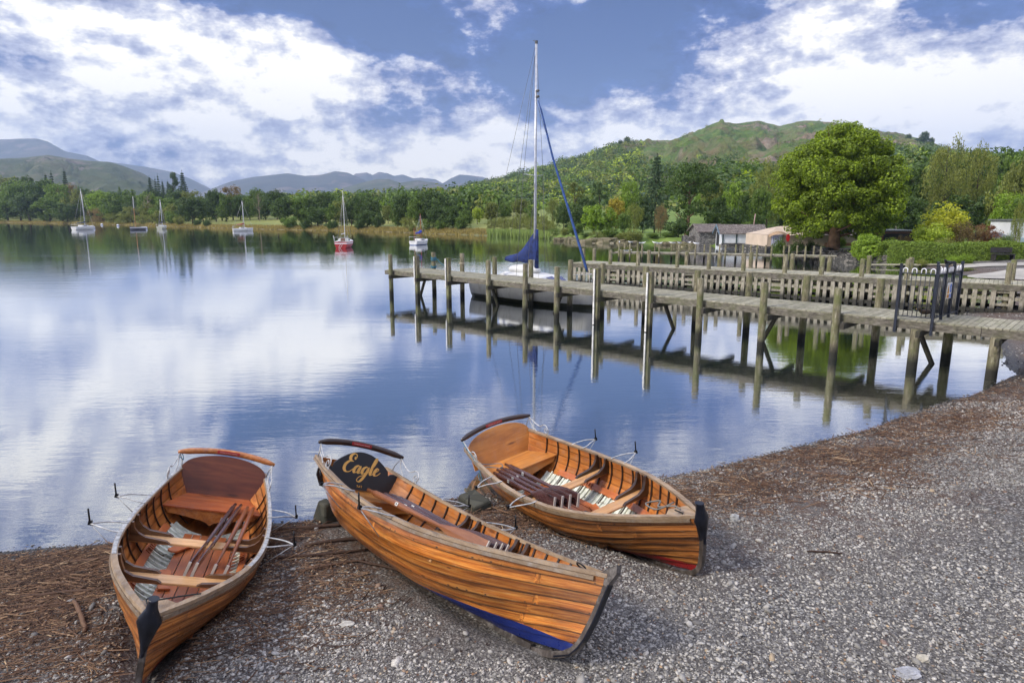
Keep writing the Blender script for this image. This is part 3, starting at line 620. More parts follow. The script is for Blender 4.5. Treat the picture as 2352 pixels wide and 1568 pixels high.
for i,(px,top,w,d,tint,lab) in enumerate([(2195,582,40,48.6,'bright','leafy bright green plant at the hedge foot'),(2223,578,36,48.6,'bright','white flowering plant at the hedge foot'),(2120,590,30,48.6,'olive','tuft of rough plants at the hedge foot above the railing'),(2215,611,46,44.5,'olive','flat tuft of grass on the gravel in front of the hedge'),(2160,588,24,48.8,'mid','small plant at the hedge foot left of the bright leafy one')]):
    tree_at('shrub_b',px,top,w,d,tint,'plant',lab,'plant','plants at the foot of the hedge')
# --- woods too many to count
def wood_mass(name,pts,sizes,tints,label,q=70,seed=3,szf=.125):
    rng=np.random.default_rng(seed);cl=[];V=[];Fc=[];Cc=[];MI=[]
    n=len(pts);k=q
    base=rng.normal(size=(n,k,3));base/=np.linalg.norm(base,axis=2)[:,:,None];base[:,:,2]=np.abs(base[:,:,2])*.95-.12
    lump=1+.30*np.sin(base[:,:,0]*5+rng.random((n,1))*6)*np.cos(base[:,:,1]*5+rng.random((n,1))*6)
    S_=np.asarray(sizes)[:,None,None]
    P=np.asarray(pts)[:,None,:]+base*S_*lump[:,:,None]*np.array([1,1,1.25])*(.8+.25*rng.random((n,k,1)))
    nr=base+rng.normal(size=base.shape)*.45+np.array([0,0,.3]);nr/=np.linalg.norm(nr,axis=2)[:,:,None]
    a=np.cross(nr,rng.normal(size=nr.shape));a/=np.linalg.norm(a,axis=2)[:,:,None];b=np.cross(nr,a)
    s_=S_*szf*(.7+.7*rng.random((n,k,1)))
    V=np.stack([P-a*s_,P-b*s_*.8,P+a*s_,P+b*s_*.8],2).reshape(-1,3)
    col=np.repeat(np.clip(.5+.25*rng.normal(size=n*k),0,1),4)
    mi=np.repeat(np.asarray(tints),k)
    o=npmesh(name,V,np.arange(len(V)).reshape(-1,4),[LM['dark'],LM['mid'],LM['blue'],LM['olive'],LM['lime'],LM['conifer']],{'Col':np.repeat(col[:,None],3,1)},mi=mi)
    return tag(o,label,'wood',kind='stuff')
rng=np.random.default_rng(12);pts=[];szs=[];ti=[]
nv=120;nt_=HX.shape[0]
for _ in range(36000):
    i=int(rng.integers(0,168));j=int(rng.integers(2,HX.shape[1]-2));t_=HT[i]
    px=960+(2700-960)*j/(HX.shape[1]-1)
    # tree line: high on the left slope, low under the bracken top
    lim=np.interp(px,[960,1290,1390,1440,1500,1640,1760,2000,2100,2400],[1.05,1.0,.92,.55,.32,.25,.21,.24,.42,.8])
    n_=vn(HX[i,j],HY[i,j],70,2)+vn(HX[i,j],HY[i,j],25,4)*.7
    pr=1. if t_<lim*.80 else .75 if t_<lim*1.1 and n_>-.12 else (.06 if n_>.16 and t_<.9 else .004)
    w=(.28+t_)   # denser sampling further away, where a cell is larger
    if rng.random()<pr*min(1,w*.42+.08):
        pts.append((HX[i,j]+rng.normal()*4,HY[i,j]+rng.normal()*5,HZ[i,j]+1.));szs.append(rng.uniform(3.2,7.0)*(1 if t_<lim*.8 else .6));ti.append(int(rng.choice(6,p=[.16,.32,.16,.22,.10,.04])))
wood_mass('hillside_wood',pts,szs,ti,'dense mixed wood covering the lower slope of the hill',100)
pts=[];szs=[];ti=[]
for _ in range(2600):
    px=rng.uniform(-250,1150);d=rng.uniform(60,330)**1.;a_=math.tan(azel(px,500)[0]);y=shore_d(px)+d
    if 470<px<880 and d<100: continue
    if 872<px<900 and d<200: continue
    x=a_*y;z=gz(x,y);pts.append((x,y,z+1.+rng.random()*3));szs.append(rng.uniform(3.2,5.2));ti.append(int(rng.choice(6,p=[.38,.32,.1,.14,.02,.04])))
wood_mass('distant_wood',pts,szs,ti,'distant wood on rising ground behind the meadow and left shore',110,5)
pts=[];szs=[];ti=[]
for _ in range(900):
    px=rng.uniform(1620,2700);d=rng.uniform(125,230);a_=math.tan(azel(px,500)[0]);x=a_*d;z=gz(x,d)+ max(0,(d-120)*.06)
    pts.append((x,d,z+2+rng.random()*(4+4*(px>2050))));szs.append(rng.uniform(2.2,4.2));ti.append(int(rng.choice(6,p=[.45,.3,.1,.1,.02,.03])))
wood_mass('backing_wood',pts,szs,ti,'shadowy wood rising behind the garden and boathouses',90,6)
# reeds
def blades(n,posfn,h,w,m,seed,lean=.15):
    rng=np.random.default_rng(seed);X=[];
    p=posfn(rng,n);a=rng.random(n)*6.28;hh=h*(.6+.7*rng.random(n))[:,None]
    dx=np.stack([np.cos(a),np.sin(a),np.zeros(n)],1)*w;tip=p+np.stack([rng.normal(size=n)*lean,rng.normal(size=n)*lean,np.ones(n)],1)*hh
    V=np.stack([p-dx,p+dx,tip+dx*.3,tip-dx*.3],1).reshape(-1,3)
    return V,np.arange(4*n).reshape(n,4),np.repeat(np.clip(.5+.25*rng.normal(size=n),0,1),4)
def reedpos(rng,n):
    px=rng.uniform(1120,1262,n);y=np.array([shore_d(q) for q in px])+rng.uniform(-3.5,5,n)
    a_=np.tan(np.array([azel(q,500)[0] for q in px]));return np.stack([a_*y,y,np.full(n,-.1)],1)
LM['reed']=leafmat('reeds_green',(.24,.33,.10),.3,.3);LM['straw']=leafmat('dry_grass',(.27,.235,.09),.3,.35)
o=cmesh('reeds',[blades(9000,reedpos,1.15,.05,None,3)],None,'reed');tag(o,'bed of tall green reeds on the far shore','reeds',kind='stuff')
def gpos(rng,n):
    px=rng.uniform(-60,1125,n);y=np.array([shore_d(q) for q in px])+np.abs(rng.normal(size=n))*3.5+.2
    a_=np.tan(np.array([azel(q,500)[0] for q in px]));x=a_*y;return np.stack([x,y,ground(x,y)-.05],1)
o=cmesh('bank_grass',[blades(26000,gpos,.45,.10,None,4,.3)],None,'straw');tag(o,'rough straw coloured grass along the far bank','grass',kind='stuff')
# ================= jetties
def plankwood(name,c1,c2,c3,green=.3,wetz=None,sc=3.):
    def fn(N):
        p=N.pos();v=N.coord('Object');a=N.attr('Col')
        v2=N.vmath('ADD',p,N.vmath('MULTIPLY',a,(9.,7.,5.)))
        g=N.noise(N.mapping(v2,(3,3,.6) if wetz is not None else (1,1,3)),sc*2,6,.65);c=N.ramp(g,[(.3,c1),(.52,c2),(.75,c3)])
        s_=N.n('ShaderNodeSeparateColor');N.set(s_,Color=a)
        c=N.mix(1.,c,N.ramp(s_.outputs[0],[(0,.45),(.5,1.),(1.,1.6)]),'MULTIPLY')
        gm=N.noise(v2,2.3,5,.65);c=N.mix(N.ramp(gm,[(.45,0.),(.68,green)]),c,(.10,.115,.03))
        dk=N.noise(v2,5.5,5,.7);c=N.mix(N.ramp(dk,[(.56,0.),(.68,.7)]),c,(.03,.026,.02))
        d=dict(Roughness=.85,Normal=N.bump(g,.8,.012))
        if wetz is not None:
            z=N.math('ADD',N.sep(p)[2],N.math('MULTIPLY',N.noise(p,3.,3),.25));c=N.mix(N.ramp(z,[(wetz,.93),(min(.99,wetz+.22),0.)]),c,(.012,.012,.009))
        d['Base_Color']=c;return d
    return mat(name,fn)
M_deck=plankwood('deck_planks',(.17,.155,.11),(.27,.25,.18),(.37,.35,.27),.45)
M_beam=plankwood('jetty_beam',(.05,.043,.032),(.125,.11,.085),(.24,.22,.18),.4)
M_post=plankwood('jetty_post',(.065,.055,.032),(.16,.14,.085),(.34,.31,.23),.85,.30)
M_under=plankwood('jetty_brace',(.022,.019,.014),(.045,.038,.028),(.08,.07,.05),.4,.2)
M_pile=plankwood('pile_board',(.16,.14,.105),(.29,.26,.20),(.42,.39,.33),.35,.36)
M_pwhite=simple('worn_white_paint',(.62,.61,.57),.7,scale=6,var=.25,bump=.003)
M_brope=simple('blue_rope',(.03,.16,.24),.8,scale=20)
M_wrope=simple('pale_rope',(.45,.40,.30),.85,scale=25)
def rv(a,b): return random.uniform(a,b)
def postmesh(mb,x,y,z0,z1,r,col,lean=(0,0)):
    n=6;mb.tube([(x-lean[0],y-lean[1],z0),(x,y,.6),(x+lean[0]*.3,y+lean[1]*.3,z1-.02),(x+lean[0]*.3,y+lean[1]*.3,z1)],[r*1.05,r,r*.97,r*.85],9,col=col)
# near jetty
A=np.array([-5.95,31.75]);Bv=np.array([11.36,15.03]);ud=(Bv-A)/np.linalg.norm(Bv-A);vd=np.array([-ud[1],ud[0]]) # vd away from camera side
if vd[1]<0:vd=-vd
def J(s,w,z): p=A+ud*s+vd*w;return (p[0],p[1],z)
def s_of(px,w,z=1.5):   # position along the jetty seen at column px
    best=None
    for s in np.arange(-1,34,.05):
        p=J(s,w,z);d=p[1]*CP-(z-CH)*SP;x=1176+F*p[0]/d
        if best is None or abs(x-px)<best[0]: best=(abs(x-px),s)
    return best[1]
DZ=1.2;WD_=1.75
jet=empty('jetty',(0,0,0),0,'nearest weathered wooden jetty running from the beach out into the lake','jetty')
mb=MB();s=-.15;k=0
while s<34:
    w=.135;c=random.random()
    mb.bar(J(s+w/2,-.06,DZ+rv(-.002,.003)),J(s+w/2,WD_+.06,DZ+rv(-.002,.003)),w-.012,.035,col=(.35+.35*c+( .25 if s>27 and random.random()<.25 else 0),random.random(),random.random()));s+=w
mb.build('deck',M_deck,jet)
for w,n in ((-.02,0),(WD_+.02,1),(WD_/2,2)):
    mb=MB();s=-.3;
    while s<34:
        L=rv(2.6,3.6);mb.bar(J(s,w,DZ-.115+rv(-.004,.004)),J(s+L-.012,w,DZ-.115+rv(-.004,.004)),.075,.19,col=(rv(.4,.6),random.random(),random.random()));s+=L
    mb.build('edge_beam',M_beam,jet)
FP=[(897,0),(958.5,1),(1030,1),(1121,0),(1206,0),(1280,0),(1371,2),(1495,2),(1611,0),(1755,0),(1926,0)]
for i,(px,wh) in enumerate(FP):
    s=s_of(px,-.17);mb=MB();p=J(s,-.17,0);h=[1.98,2.0,2.03,2.02,1.98,1.95,1.97,1.98,1.9,1.92,1.9][i]
    sq=wh in(1,2)
    if sq: mb.box((p[0],p[1],.3),(.17,.17,3.4),(0,0,math.atan2(ud[1],ud[0])),col=(rv(.4,.6),rv(0,1),rv(0,1)))
    if not sq: postmesh(mb,p[0],p[1],-1.6,h,.105,(rv(.38,.6),rv(0,1),rv(0,1)),(rv(-.03,.03),rv(-.03,.03)))
    o=mb.build('post',M_post,jet)
    if wh:
        q=J(s-.02,-.285,0);mw=MB();mw.box((q[0]-.03,q[1],1.0 if wh==2 else 1.35),(.055,.03,1.95 if wh==2 else 1.25),(0,0,math.atan2(ud[1],ud[0])));mw.build('fender_board',M_pwhite,jet)
for i,px in enumerate((996.5,1060.5,1136.6,1220,1310,1383.5,1485,1600,1718.7,1851.5,2018.6)):
    s=s_of(px,WD_+.16);mb=MB();p=J(s,WD_+.16,0);postmesh(mb,p[0],p[1],-1.6,2.0+rv(-.06,.06),.11,(rv(.4,.62),rv(0,1),rv(0,1)),(rv(-.03,.03),rv(-.03,.03)));mb.build('post',M_post,jet)
for px,w in ((2098,-.0),(2277,0.),(2176,WD_),):
    s=s_of(px,w,.3);mb=MB();p=J(s,w,0);postmesh(mb,p[0],p[1],-1.,DZ-.2,.12,(rv(.4,.6),rv(0,1),rv(0,1)));mb.build('post',M_post,jet)
for i,(px,_) in enumerate(FP+[(2098,0),(2277,0)]):
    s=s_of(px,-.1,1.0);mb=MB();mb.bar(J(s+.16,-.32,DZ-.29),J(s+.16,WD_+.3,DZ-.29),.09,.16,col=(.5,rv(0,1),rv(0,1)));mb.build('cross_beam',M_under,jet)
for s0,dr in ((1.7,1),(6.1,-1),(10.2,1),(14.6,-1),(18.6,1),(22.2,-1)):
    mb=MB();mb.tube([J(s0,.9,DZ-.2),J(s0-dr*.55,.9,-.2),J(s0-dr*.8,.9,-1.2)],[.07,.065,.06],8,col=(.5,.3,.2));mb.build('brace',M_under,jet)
# ropes on the jetty posts
s=s_of(996.5,WD_+.16);p=J(s,WD_+.16,0);mb=MB()
for z in (1.78,1.72,1.66,1.35,1.30): mb.tube([(p[0]+.125*math.cos(a),p[1]+.125*math.sin(a),z+.02*math.sin(a)) for a in np.linspace(0,2*PI,13)[:-1]],.022,5,closed=True)
mb.tube([(p[0]+.12,p[1],1.75),(p[0]+.4,p[1]-.3,1.5),(p[0]+.8,p[1]-.9,1.24)],.014,5)
tag(mb.build('mooring_rope',M_brope),'blue mooring rope wound round the second jetty post from the tip','rope')
s=s_of(1060.5,WD_+.16);p=J(s,WD_+.16,0);mb=MB()
for z in (1.62,1.58): mb.tube([(p[0]+.125*math.cos(a),p[1]+.125*math.sin(a),z) for a in np.linspace(0,2*PI,13)[:-1]],.014,5,closed=True)
tag(mb.build('mooring_rope',M_wrope),'pale mooring rope round the post left of the sailboat stern','rope')
# middle jetty with piling boards
A2=np.array([3.45,36.6]);B2=np.array([19.34,24.62]);B2=A2+(B2-A2)*1.35;u2=(B2-A2)/np.linalg.norm(B2-A2);v2=np.array([-u2[1],u2[0]]);v2=v2 if v2[1]>0 else -v2;L2=np.linalg.norm(B2-A2)
def J2(s,w,z): p=A2+u2*s+v2*w;return (p[0],p[1],z)
def s2_of(px,w,z=1.5):
    best=None
    for s in np.arange(-1,L2+1,.04):
        p=J2(s,w,z);x=1176+F*p[0]/(p[1]*CP-(z-CH)*SP)
        if best is None or abs(x-px)<best[0]: best=(abs(x-px),s)
    return best[1]
W2=1.9
jm=empty('jetty',(0,0,0),0,'middle wooden jetty screened by vertical piling boards','jetty')
mb=MB();s=-.1
while s<L2: mb.bar(J2(s+.075,-.02,DZ+rv(0,.004)),J2(s+.075,W2+.05,DZ+rv(0,.004)),.138,.035,col=(rv(.5,.95),random.random(),random.random()));s+=.15
mb.build('deck',M_deck,jm)
for w in (-.02,W2): 
    mb=MB();s=-.15
    while s<L2:
        L=rv(2.6,3.6);mb.bar(J2(s,w,DZ-.125),J2(s+L-.01,w,DZ-.125+rv(-.004,.004)),.08,.2,col=(rv(.45,.6),random.random(),random.random()));s+=L
    mb.build('edge_beam',M_beam,jm)
for z in (.66,.18):
    for w in (.03,W2-.05): mb=MB();mb.bar(J2(0,w,z),J2(L2,w,z),.06,.13,col=(.5,.3,.4));mb.build('rail',M_pile,jm)
n=int(L2/.30);skip={6,7,20,21,34,35,48,49}
cnt_=0
for i in range(n):
    if (i%14) in (8,): # open bays with horizontal rungs
        for z in (.42,.92): mb=MB();mb.bar(J2(i*.3-.15,.03,z),J2(i*.3+.45,.03,z),.05,.1,col=(rv(.5,.7),.4,.3));mb.build('rung',M_pile,jm)
        continue
    p=J2(i*.3+.1+rv(-.015,.015),-.02,0);mb=MB();zt=DZ-.22;w_=.15+rv(-.01,.012)
    mb.box((p[0],p[1],(zt-1.1)/2),(w_,.055,zt+1.1),(0,rv(-.012,.012),math.atan2(u2[1],u2[0])),col=(rv(.38,.68),random.random(),random.random()));mb.build('piling_board',M_pile,jm)
mb=MB()
for i in range(0,n): 
    if i%3!=1: p=J2(i*.3+.18,W2+.02,0);mb.box((p[0],p[1],-.05),(.13,.05,2.0),(0,0,math.atan2(u2[1],u2[0])),col=(rv(.3,.6),random.random(),random.random()))
tag(mb.build('back_piling',M_pile,jm),kind='stuff')
z5=[(218,240),(318,238),(472,250),(573,250),(727,262),(833,262),(1096,277),(1183,272),(1392,285),(1487,288),(1713,298),(1783,296),(2097,313),(2167,308)]
P2x=[((1400+x/3.733)*.91875,i%2) for i,(x,y) in enumerate(z5)]+[((1960+x/3.563)*.91875,i%2) for i,x in enumerate((335,402,697,755,1095,1130,2007,2040))]
for px,bk in P2x:
    w=W2+.14 if bk else .16
    s=s2_of(px,w);p=J2(s,w,0);mb=MB();postmesh(mb,p[0],p[1],-.6,1.98+rv(-.08,.08),.105,(rv(.5,.75),rv(0,1),rv(0,1)),(rv(-.02,.02),rv(-.02,.02)));mb.build('post',M_post,jm)
p=J2(-.15,.2,0);mb=MB();postmesh(mb,p[0],p[1],-1,1.0,.15,(.6,.2,.3));mb.build('post',M_post,jm)
# far jetty with thin deck and gull posts
A3=np.array(at(1412,579,.65)[:2]);B3=np.array(at(1918,589.,.65)[:2]);u3=(B3-A3)/np.linalg.norm(B3-A3);v3=np.array([-u3[1],u3[0]]);v3=v3 if v3[1]>0 else -v3;L3=np.linalg.norm(B3-A3)
def J3(s,w,z): p=A3+u3*s+v3*w;return (p[0],p[1],z)
jf=empty('jetty',(0,0,0),0,'farthest slim jetty with a low deck and many thin posts','jetty')
mb=MB();s=0
while s<L3: mb.bar(J3(s+.1,0,.66),J3(s+.1,1.3,.66),.19,.04,col=(rv(.5,.9),random.random(),random.random()));s+=.2
mb.build('deck',M_deck,jf)
for w in (-.02,1.32): mb=MB();mb.bar(J3(-.3,w,.59),J3(L3,w,.59),.06,.12,col=(.75,.3,.3));mb.build('edge_beam',M_beam,jf)
z6=[102+70*.0]  # columns of the posts, read along the jetty
f6=lambda x:(1700+x/4.704)*.91875
front=[1422,1447]+[ (1400+x/3.733)*.91875 for x in (765,928,1108,1265,1405,1547,1705,1838,1978)]+[f6(1285),f6(1474),f6(1652)]
backp=[ (1400+x/3.733)*.91875 for x in (603,725,883,1040,1208,1350,1492,1643,1785,1920)]+[f6(1010),f6(1221),f6(1380),f6(1577)]
GULLP=[]
for lst,w in ((front,-.1),(backp,1.4)):
    for px in lst:
        best=min(np.arange(-.3,L3+.5,.05),key=lambda s:abs(1176+F*J3(s,w,1)[0]/(J3(s,w,1)[1]*CP+2.8*SP)-px))
        p=J3(best,w,0);h=1.42+rv(-.05,.05);mb=MB();postmesh(mb,p[0],p[1],-1,h,.075,(rv(.6,.9),rv(0,1),rv(0,1)));mb.build('post',M_post,jf);GULLP.append((px,p[0],p[1],h))
# ---- railing cage on the near jetty
M_iron=simple('dark_blue_painted_iron',(.010,.014,.026),.4,scale=12,var=.3)
M_hoop=simple('white_hoops',(.75,.75,.78),.45,var=.05)
sA=s_of(2058,-.1,1.2);sB=s_of(2142,-.1,1.2)
# panel along the near edge, then panel turning across the deck, as in a kissing gate
cg=empty('railing',(0,0,0),0,'dark blue iron railing cage with white hoop tops across the near jetty','railing')
RH=1.34
def rpanel(p0,p1,nb,posts=(1,1),extra=0,hoops=True,z0=DZ+.02):
    p0=np.array(p0);p1=np.array(p1);L=np.linalg.norm(p1-p0);dirn=(p1-p0)/L;ang=math.atan2(dirn[1],dirn[0])
    for k,pp in enumerate((p0,p1)):
        if posts[k]:
            mb=MB();mb.box((pp[0],pp[1],z0+RH/2+.02-extra/2),(.06,.06,RH+.10+extra),(0,0,ang));mb.build('post',M_iron,cg)
    for z in (z0+.10,z0+RH-.17):
        mb=MB();mb.bar((p0[0],p0[1],z),(p1[0],p1[1],z),.045,.022);mb.build('rail',M_iron,cg)
    for i in range(nb):
        q=p0+dirn*L*(i+.5)/nb;mb=MB();mb.tube([(q[0],q[1],z0+.10),(q[0],q[1],z0+RH-.17)],.009,5);mb.build('bar',M_iron,cg)
    if hoops:
        nh=nb//2
        for i in range(nh):
            c0=p0+dirn*L*(2*i+1)/nb;r=L/nb/2
            mb=MB();mb.tube([(c0[0]+dirn[0]*r*math.cos(a)*-1,c0[1]+dirn[1]*r*math.cos(a)*-1,z0+RH-.165+ (0.075 if 0<a<PI else 0)+r*math.sin(a)*1.0) for a in np.linspace(0,PI,9)],.013,6);mb.build('hoop',M_hoop,cg)
c1=J(sA,-.12,0)[:2];c2=J(sB,-.12,0)[:2];rpanel(c1,c2,8,extra=.3)
c3=J(sB+.05,WD_*.30,0)[:2];c4=J(sB+.10,WD_*.64,0)[:2];c5=J(sB+.15,WD_+.06,0)[:2]
rpanel(c2,c3,6,(0,1));rpanel(c3,c4,6,(0,1));rpanel(c4,c5,6,(0,1))
c6=J(sA+.55,WD_*.62,0)[:2];rpanel(c6,c4,6,(1,0))
M_swhite=simple('sign_white',(.75,.74,.70),.5,var=.03);M_sorange=simple('sign_orange',(.75,.33,.02),.5,var=.03);M_sblue=simple('sign_blue',(.03,.12,.5),.5,var=.03);M_black=simple('black_paint',(.012,.012,.014),.5,var=.1)
# warning plate hung on the railing
ang=math.atan2(c4[1]-c3[1],c4[0]-c3[0]);sg=empty('warning_sign',(( c3[0]+c4[0])/2,(c3[1]+c4[1])/2,DZ+.74),ang+0,'small warning sign with orange triangle and blue disc on the railing','sign')
side=-1 if True else 1
def sp_(mb,name,m): o=mb.build(name,m,sg);return o
o_=-.035
# the railing is seen from its left face: choose the face towards the camera
nrm=Vector((-math.sin(ang),math.cos(ang),0));tocam=Vector((0,0,0))-sg.location
fs=1 if nrm.dot(Vector((tocam.x,tocam.y,0)))>0 else -1
def fx(x): return -x*fs
sp_(MB().box((0,fs*.03,0),(.36,.006,.40)),'plate',M_swhite)
def pr(outl,name,m,dep): mb=MB();mb.prism([(fx(x),z) for x,z in outl],fs*dep,fs*(dep+.002),'y');return sp_(mb,name,m)
pr([(-.16,-.075),(-.02,-.075),(-.09,.165)],'triangle',M_sorange,.034)
pr([(-.10,-.03),(-.08,-.03),(-.085,.085),(-.095,.085)],'exclamation_mark',M_black,.037)
pr([(.09+.07*math.cos(a),.055+.11*math.sin(a)) for a in np.linspace(0,2*PI,25)[:-1]],'disc',M_sblue,.034)
pr([(.08,-.01),(.10,-.01),(.11,.06),(.09,.12),(.07,.06)],'figure',M_swhite,.037)
pr([(-.17,-.185),(-.005,-.185),(-.005,-.095),(-.17,-.095)],'orange_text_panel',M_sorange,.034)
pr([(.005,-.185),(.17,-.185),(.17,-.095),(.005,-.095)],'blue_text_panel',M_sblue,.034)
for x0 in (-.155,.02):
    mb=MB()
    for k in range(3): mb.box((fx(x0+.067),fs*.0375,-.115-.025*k),(.125-.02*k,.002,.008))
    sp_(mb,'text_lines',M_black if x0<0 else M_swhite)
# ---- birds
M_gw=simple('gull_white',(.75,.75,.73),.8,var=.05);M_gg=simple('gull_grey',(.35,.38,.42),.8,var=.05);M_crow=simple('crow_black',(.008,.008,.010),.5,var=.2);M_beak=simple('beak_yellow',(.5,.3,.03),.5)
def bird(name,loc,rz,s,body,wing,label,cat,group=None,legs=True):
    r=empty(name,loc,rz,label,cat,group);r.scale=(s,s,s)
    mb=MB();P=[];
    for t,rx,rz_,z in ((0,.004,.004,.16),(.12,.045,.035,.155),(.3,.085,.075,.15),(.5,.10,.095,.15),(.66,.085,.09,.165),(.76,.055,.07,.20),(.80,.045,.05,.245),(.84,.042,.045,.275),(.90,.028,.03,.285),(.93,.006,.008,.285)):
        P.append([(rx*math.cos(a),t-.45,z+rz_*math.sin(a)) for a in np.linspace(0,2*PI,11)[:-1]])
    mb.grid(P,0,True);mb.build('body',body,r)
    for sd in (-1,1):
        mb=MB();mb.grid([[(sd*(.055+.035*math.sin(min(u*2.2,1)*PI/2)),.16-u*.62,.17+h*.05-u*.03) for h in (-1,0,1)] for u in np.linspace(0,1,7)]);mb.prism([(sd*.07,.14),(sd*.105,.0),(sd*.10,-.25),(sd*.04,-.47),(sd*.03,-.2)],.15,.215,'z');mb.build('wing',wing,r)
        if legs: mb=MB();mb.tube([(sd*.03,.02,.0),(sd*.03,.02,.10)],.006,5);mb.build('leg',M_beak,r)
    mb=MB();mb.tube([(0,.45,.285),(0,.50,.28),(0,.54,.272)],[.016,.011,.003],6);mb.build('beak',M_beak if body is not M_crow else M_crow,r)
    return r
seen=[1422,1447]+[(1400+x/3.733)*.91875 for x in (765,883,928,1040,1108,1208,1265)]
for i,px in enumerate(sorted(seen)):
    q=min(GULLP,key=lambda g:abs(g[0]-px));bird('gull',(q[1],q[2],q[3]+.002),rv(0,6.28),.62,M_gw,M_gg,f"white gull standing on a post of the farthest jetty, {ORD[i]} from the left end",'gull','gulls on the posts of the farthest jetty')
for i,px in enumerate((1428,1445)):
    p=J3((px-1412)*.035,.5,.69);bird('gull',p,rv(0,6.28),.62,M_gw,M_gg,['white gull standing on the deck end of the farthest jetty','white gull on the far jetty deck just right of its end posts'][i],'gull','gulls on the farthest jetty deck')
cr=J(sB+.06,WD_*.42,0);bird('crow',(cr[0]-.02,cr[1],DZ+RH+.0),2.2,.62,M_crow,M_crow,'black crow perched on the white hoops of the railing','crow')
dk=J(sA-.1+.55,WD_*.55,DZ+.02);bird('duck',dk,1.9,.75,simple('duck_brown',(.05,.033,.02),.8),simple('duck_wing',(.035,.025,.018),.8),'dark brown duck standing on the jetty behind the railing','duck')
# ================= rowing boats
HULL_L=4.457
def lerpc(tab,y): return float(np.interp(y,[t[0] for t in tab],[t[1] for t in tab]))
Bt=[(0,.50),(.25,.545),(.5,.585),(.8,.62),(1.2,.66),(1.7,.69),(2.2,.685),(2.6,.65),(3.,.575),(3.3,.49),(3.6,.385),(3.9,.265),(4.15,.155),(4.35,.06),(4.457,.012)]
Zt=[(0,.70),(.5,.645),(1.2,.59),(2.,.565),(2.7,.585),(3.3,.635),(3.9,.71),(4.457,.79)]
Kt=[(0,.07),(.6,.03),(1.6,.0),(3.2,.0),(3.8,.03),(4.2,.09),(4.457,.14)]
St=[(.0,3.85),(.06,4.08),(.14,4.24),(.25,4.32),(.45,4.385),(.8,4.457),(1.2,4.50)]
def smooth_tab(tab): # monotone-ish smoothing by cubic resampling
    xs=np.array([t[0] for t in tab]);ys=np.array([t[1] for t in tab]);X=np.linspace(xs[0],xs[-1],200);Y=np.interp(X,xs,ys)
    k=np.hanning(23);k/=k.sum();Yp=np.convolve(np.r_[2*Y[0]-Y[11:0:-1],Y,2*Y[-1]-Y[-2:-13:-1]],k,'valid');return list(zip(X,Yp))
Bt=smooth_tab(Bt);Zt=smooth_tab(Zt);Kt=smooth_tab(Kt)
def hp(s,u,off=0.):     # point on the hull skin, s along (0 stern..1 bow), u keel..gunwale
    y0=s*HULL_L;b=lerpc(Bt,y0);zg=lerpc(Zt,y0);zk=lerpc(Kt,y0)
    def sec(u):
        th=u*PI/2;w=float(sst(.55,1.,s));w2=float(sst(.22,0.,s))*.6
        X=(math.sin(th)**.86)*(1-w)+w*(u**.95);Z=((1-math.cos(th))**1.0)*(1-w)+w*u
        X=X*(1-w2)+w2*(u**1.25);Z=Z*(1-w2)+w2*u**.95
        return max(b*X,0),zk+(zg-zk)*Z
    x,z=sec(u);e=.01;x1,z1=sec(min(u+e,1.02));x0,z0=sec(max(u-e,0));tx,tz=x1-x0,z1-z0;L=math.hypot(tx,tz) or 1
    nx,nz_=tz/L,-tx/L
    x=max(x+nx*off,.0);z=z+nz_*off
    y=y0-max(0,s-.78)/.22*(HULL_L-lerpc(St,z))*1.0
    return x,y,z
def u_at(s,z):
    lo,hi=0,1
    for _ in range(24):
        m=(lo+hi)/2
        if hp(s,m)[2]<z: lo=m
        else: hi=m
    return lo
def bx(y,z,inset=.02): # inner half breadth at height z
    s=y/HULL_L;return max(hp(s,u_at(s,z),-.014)[0]-inset,.01)
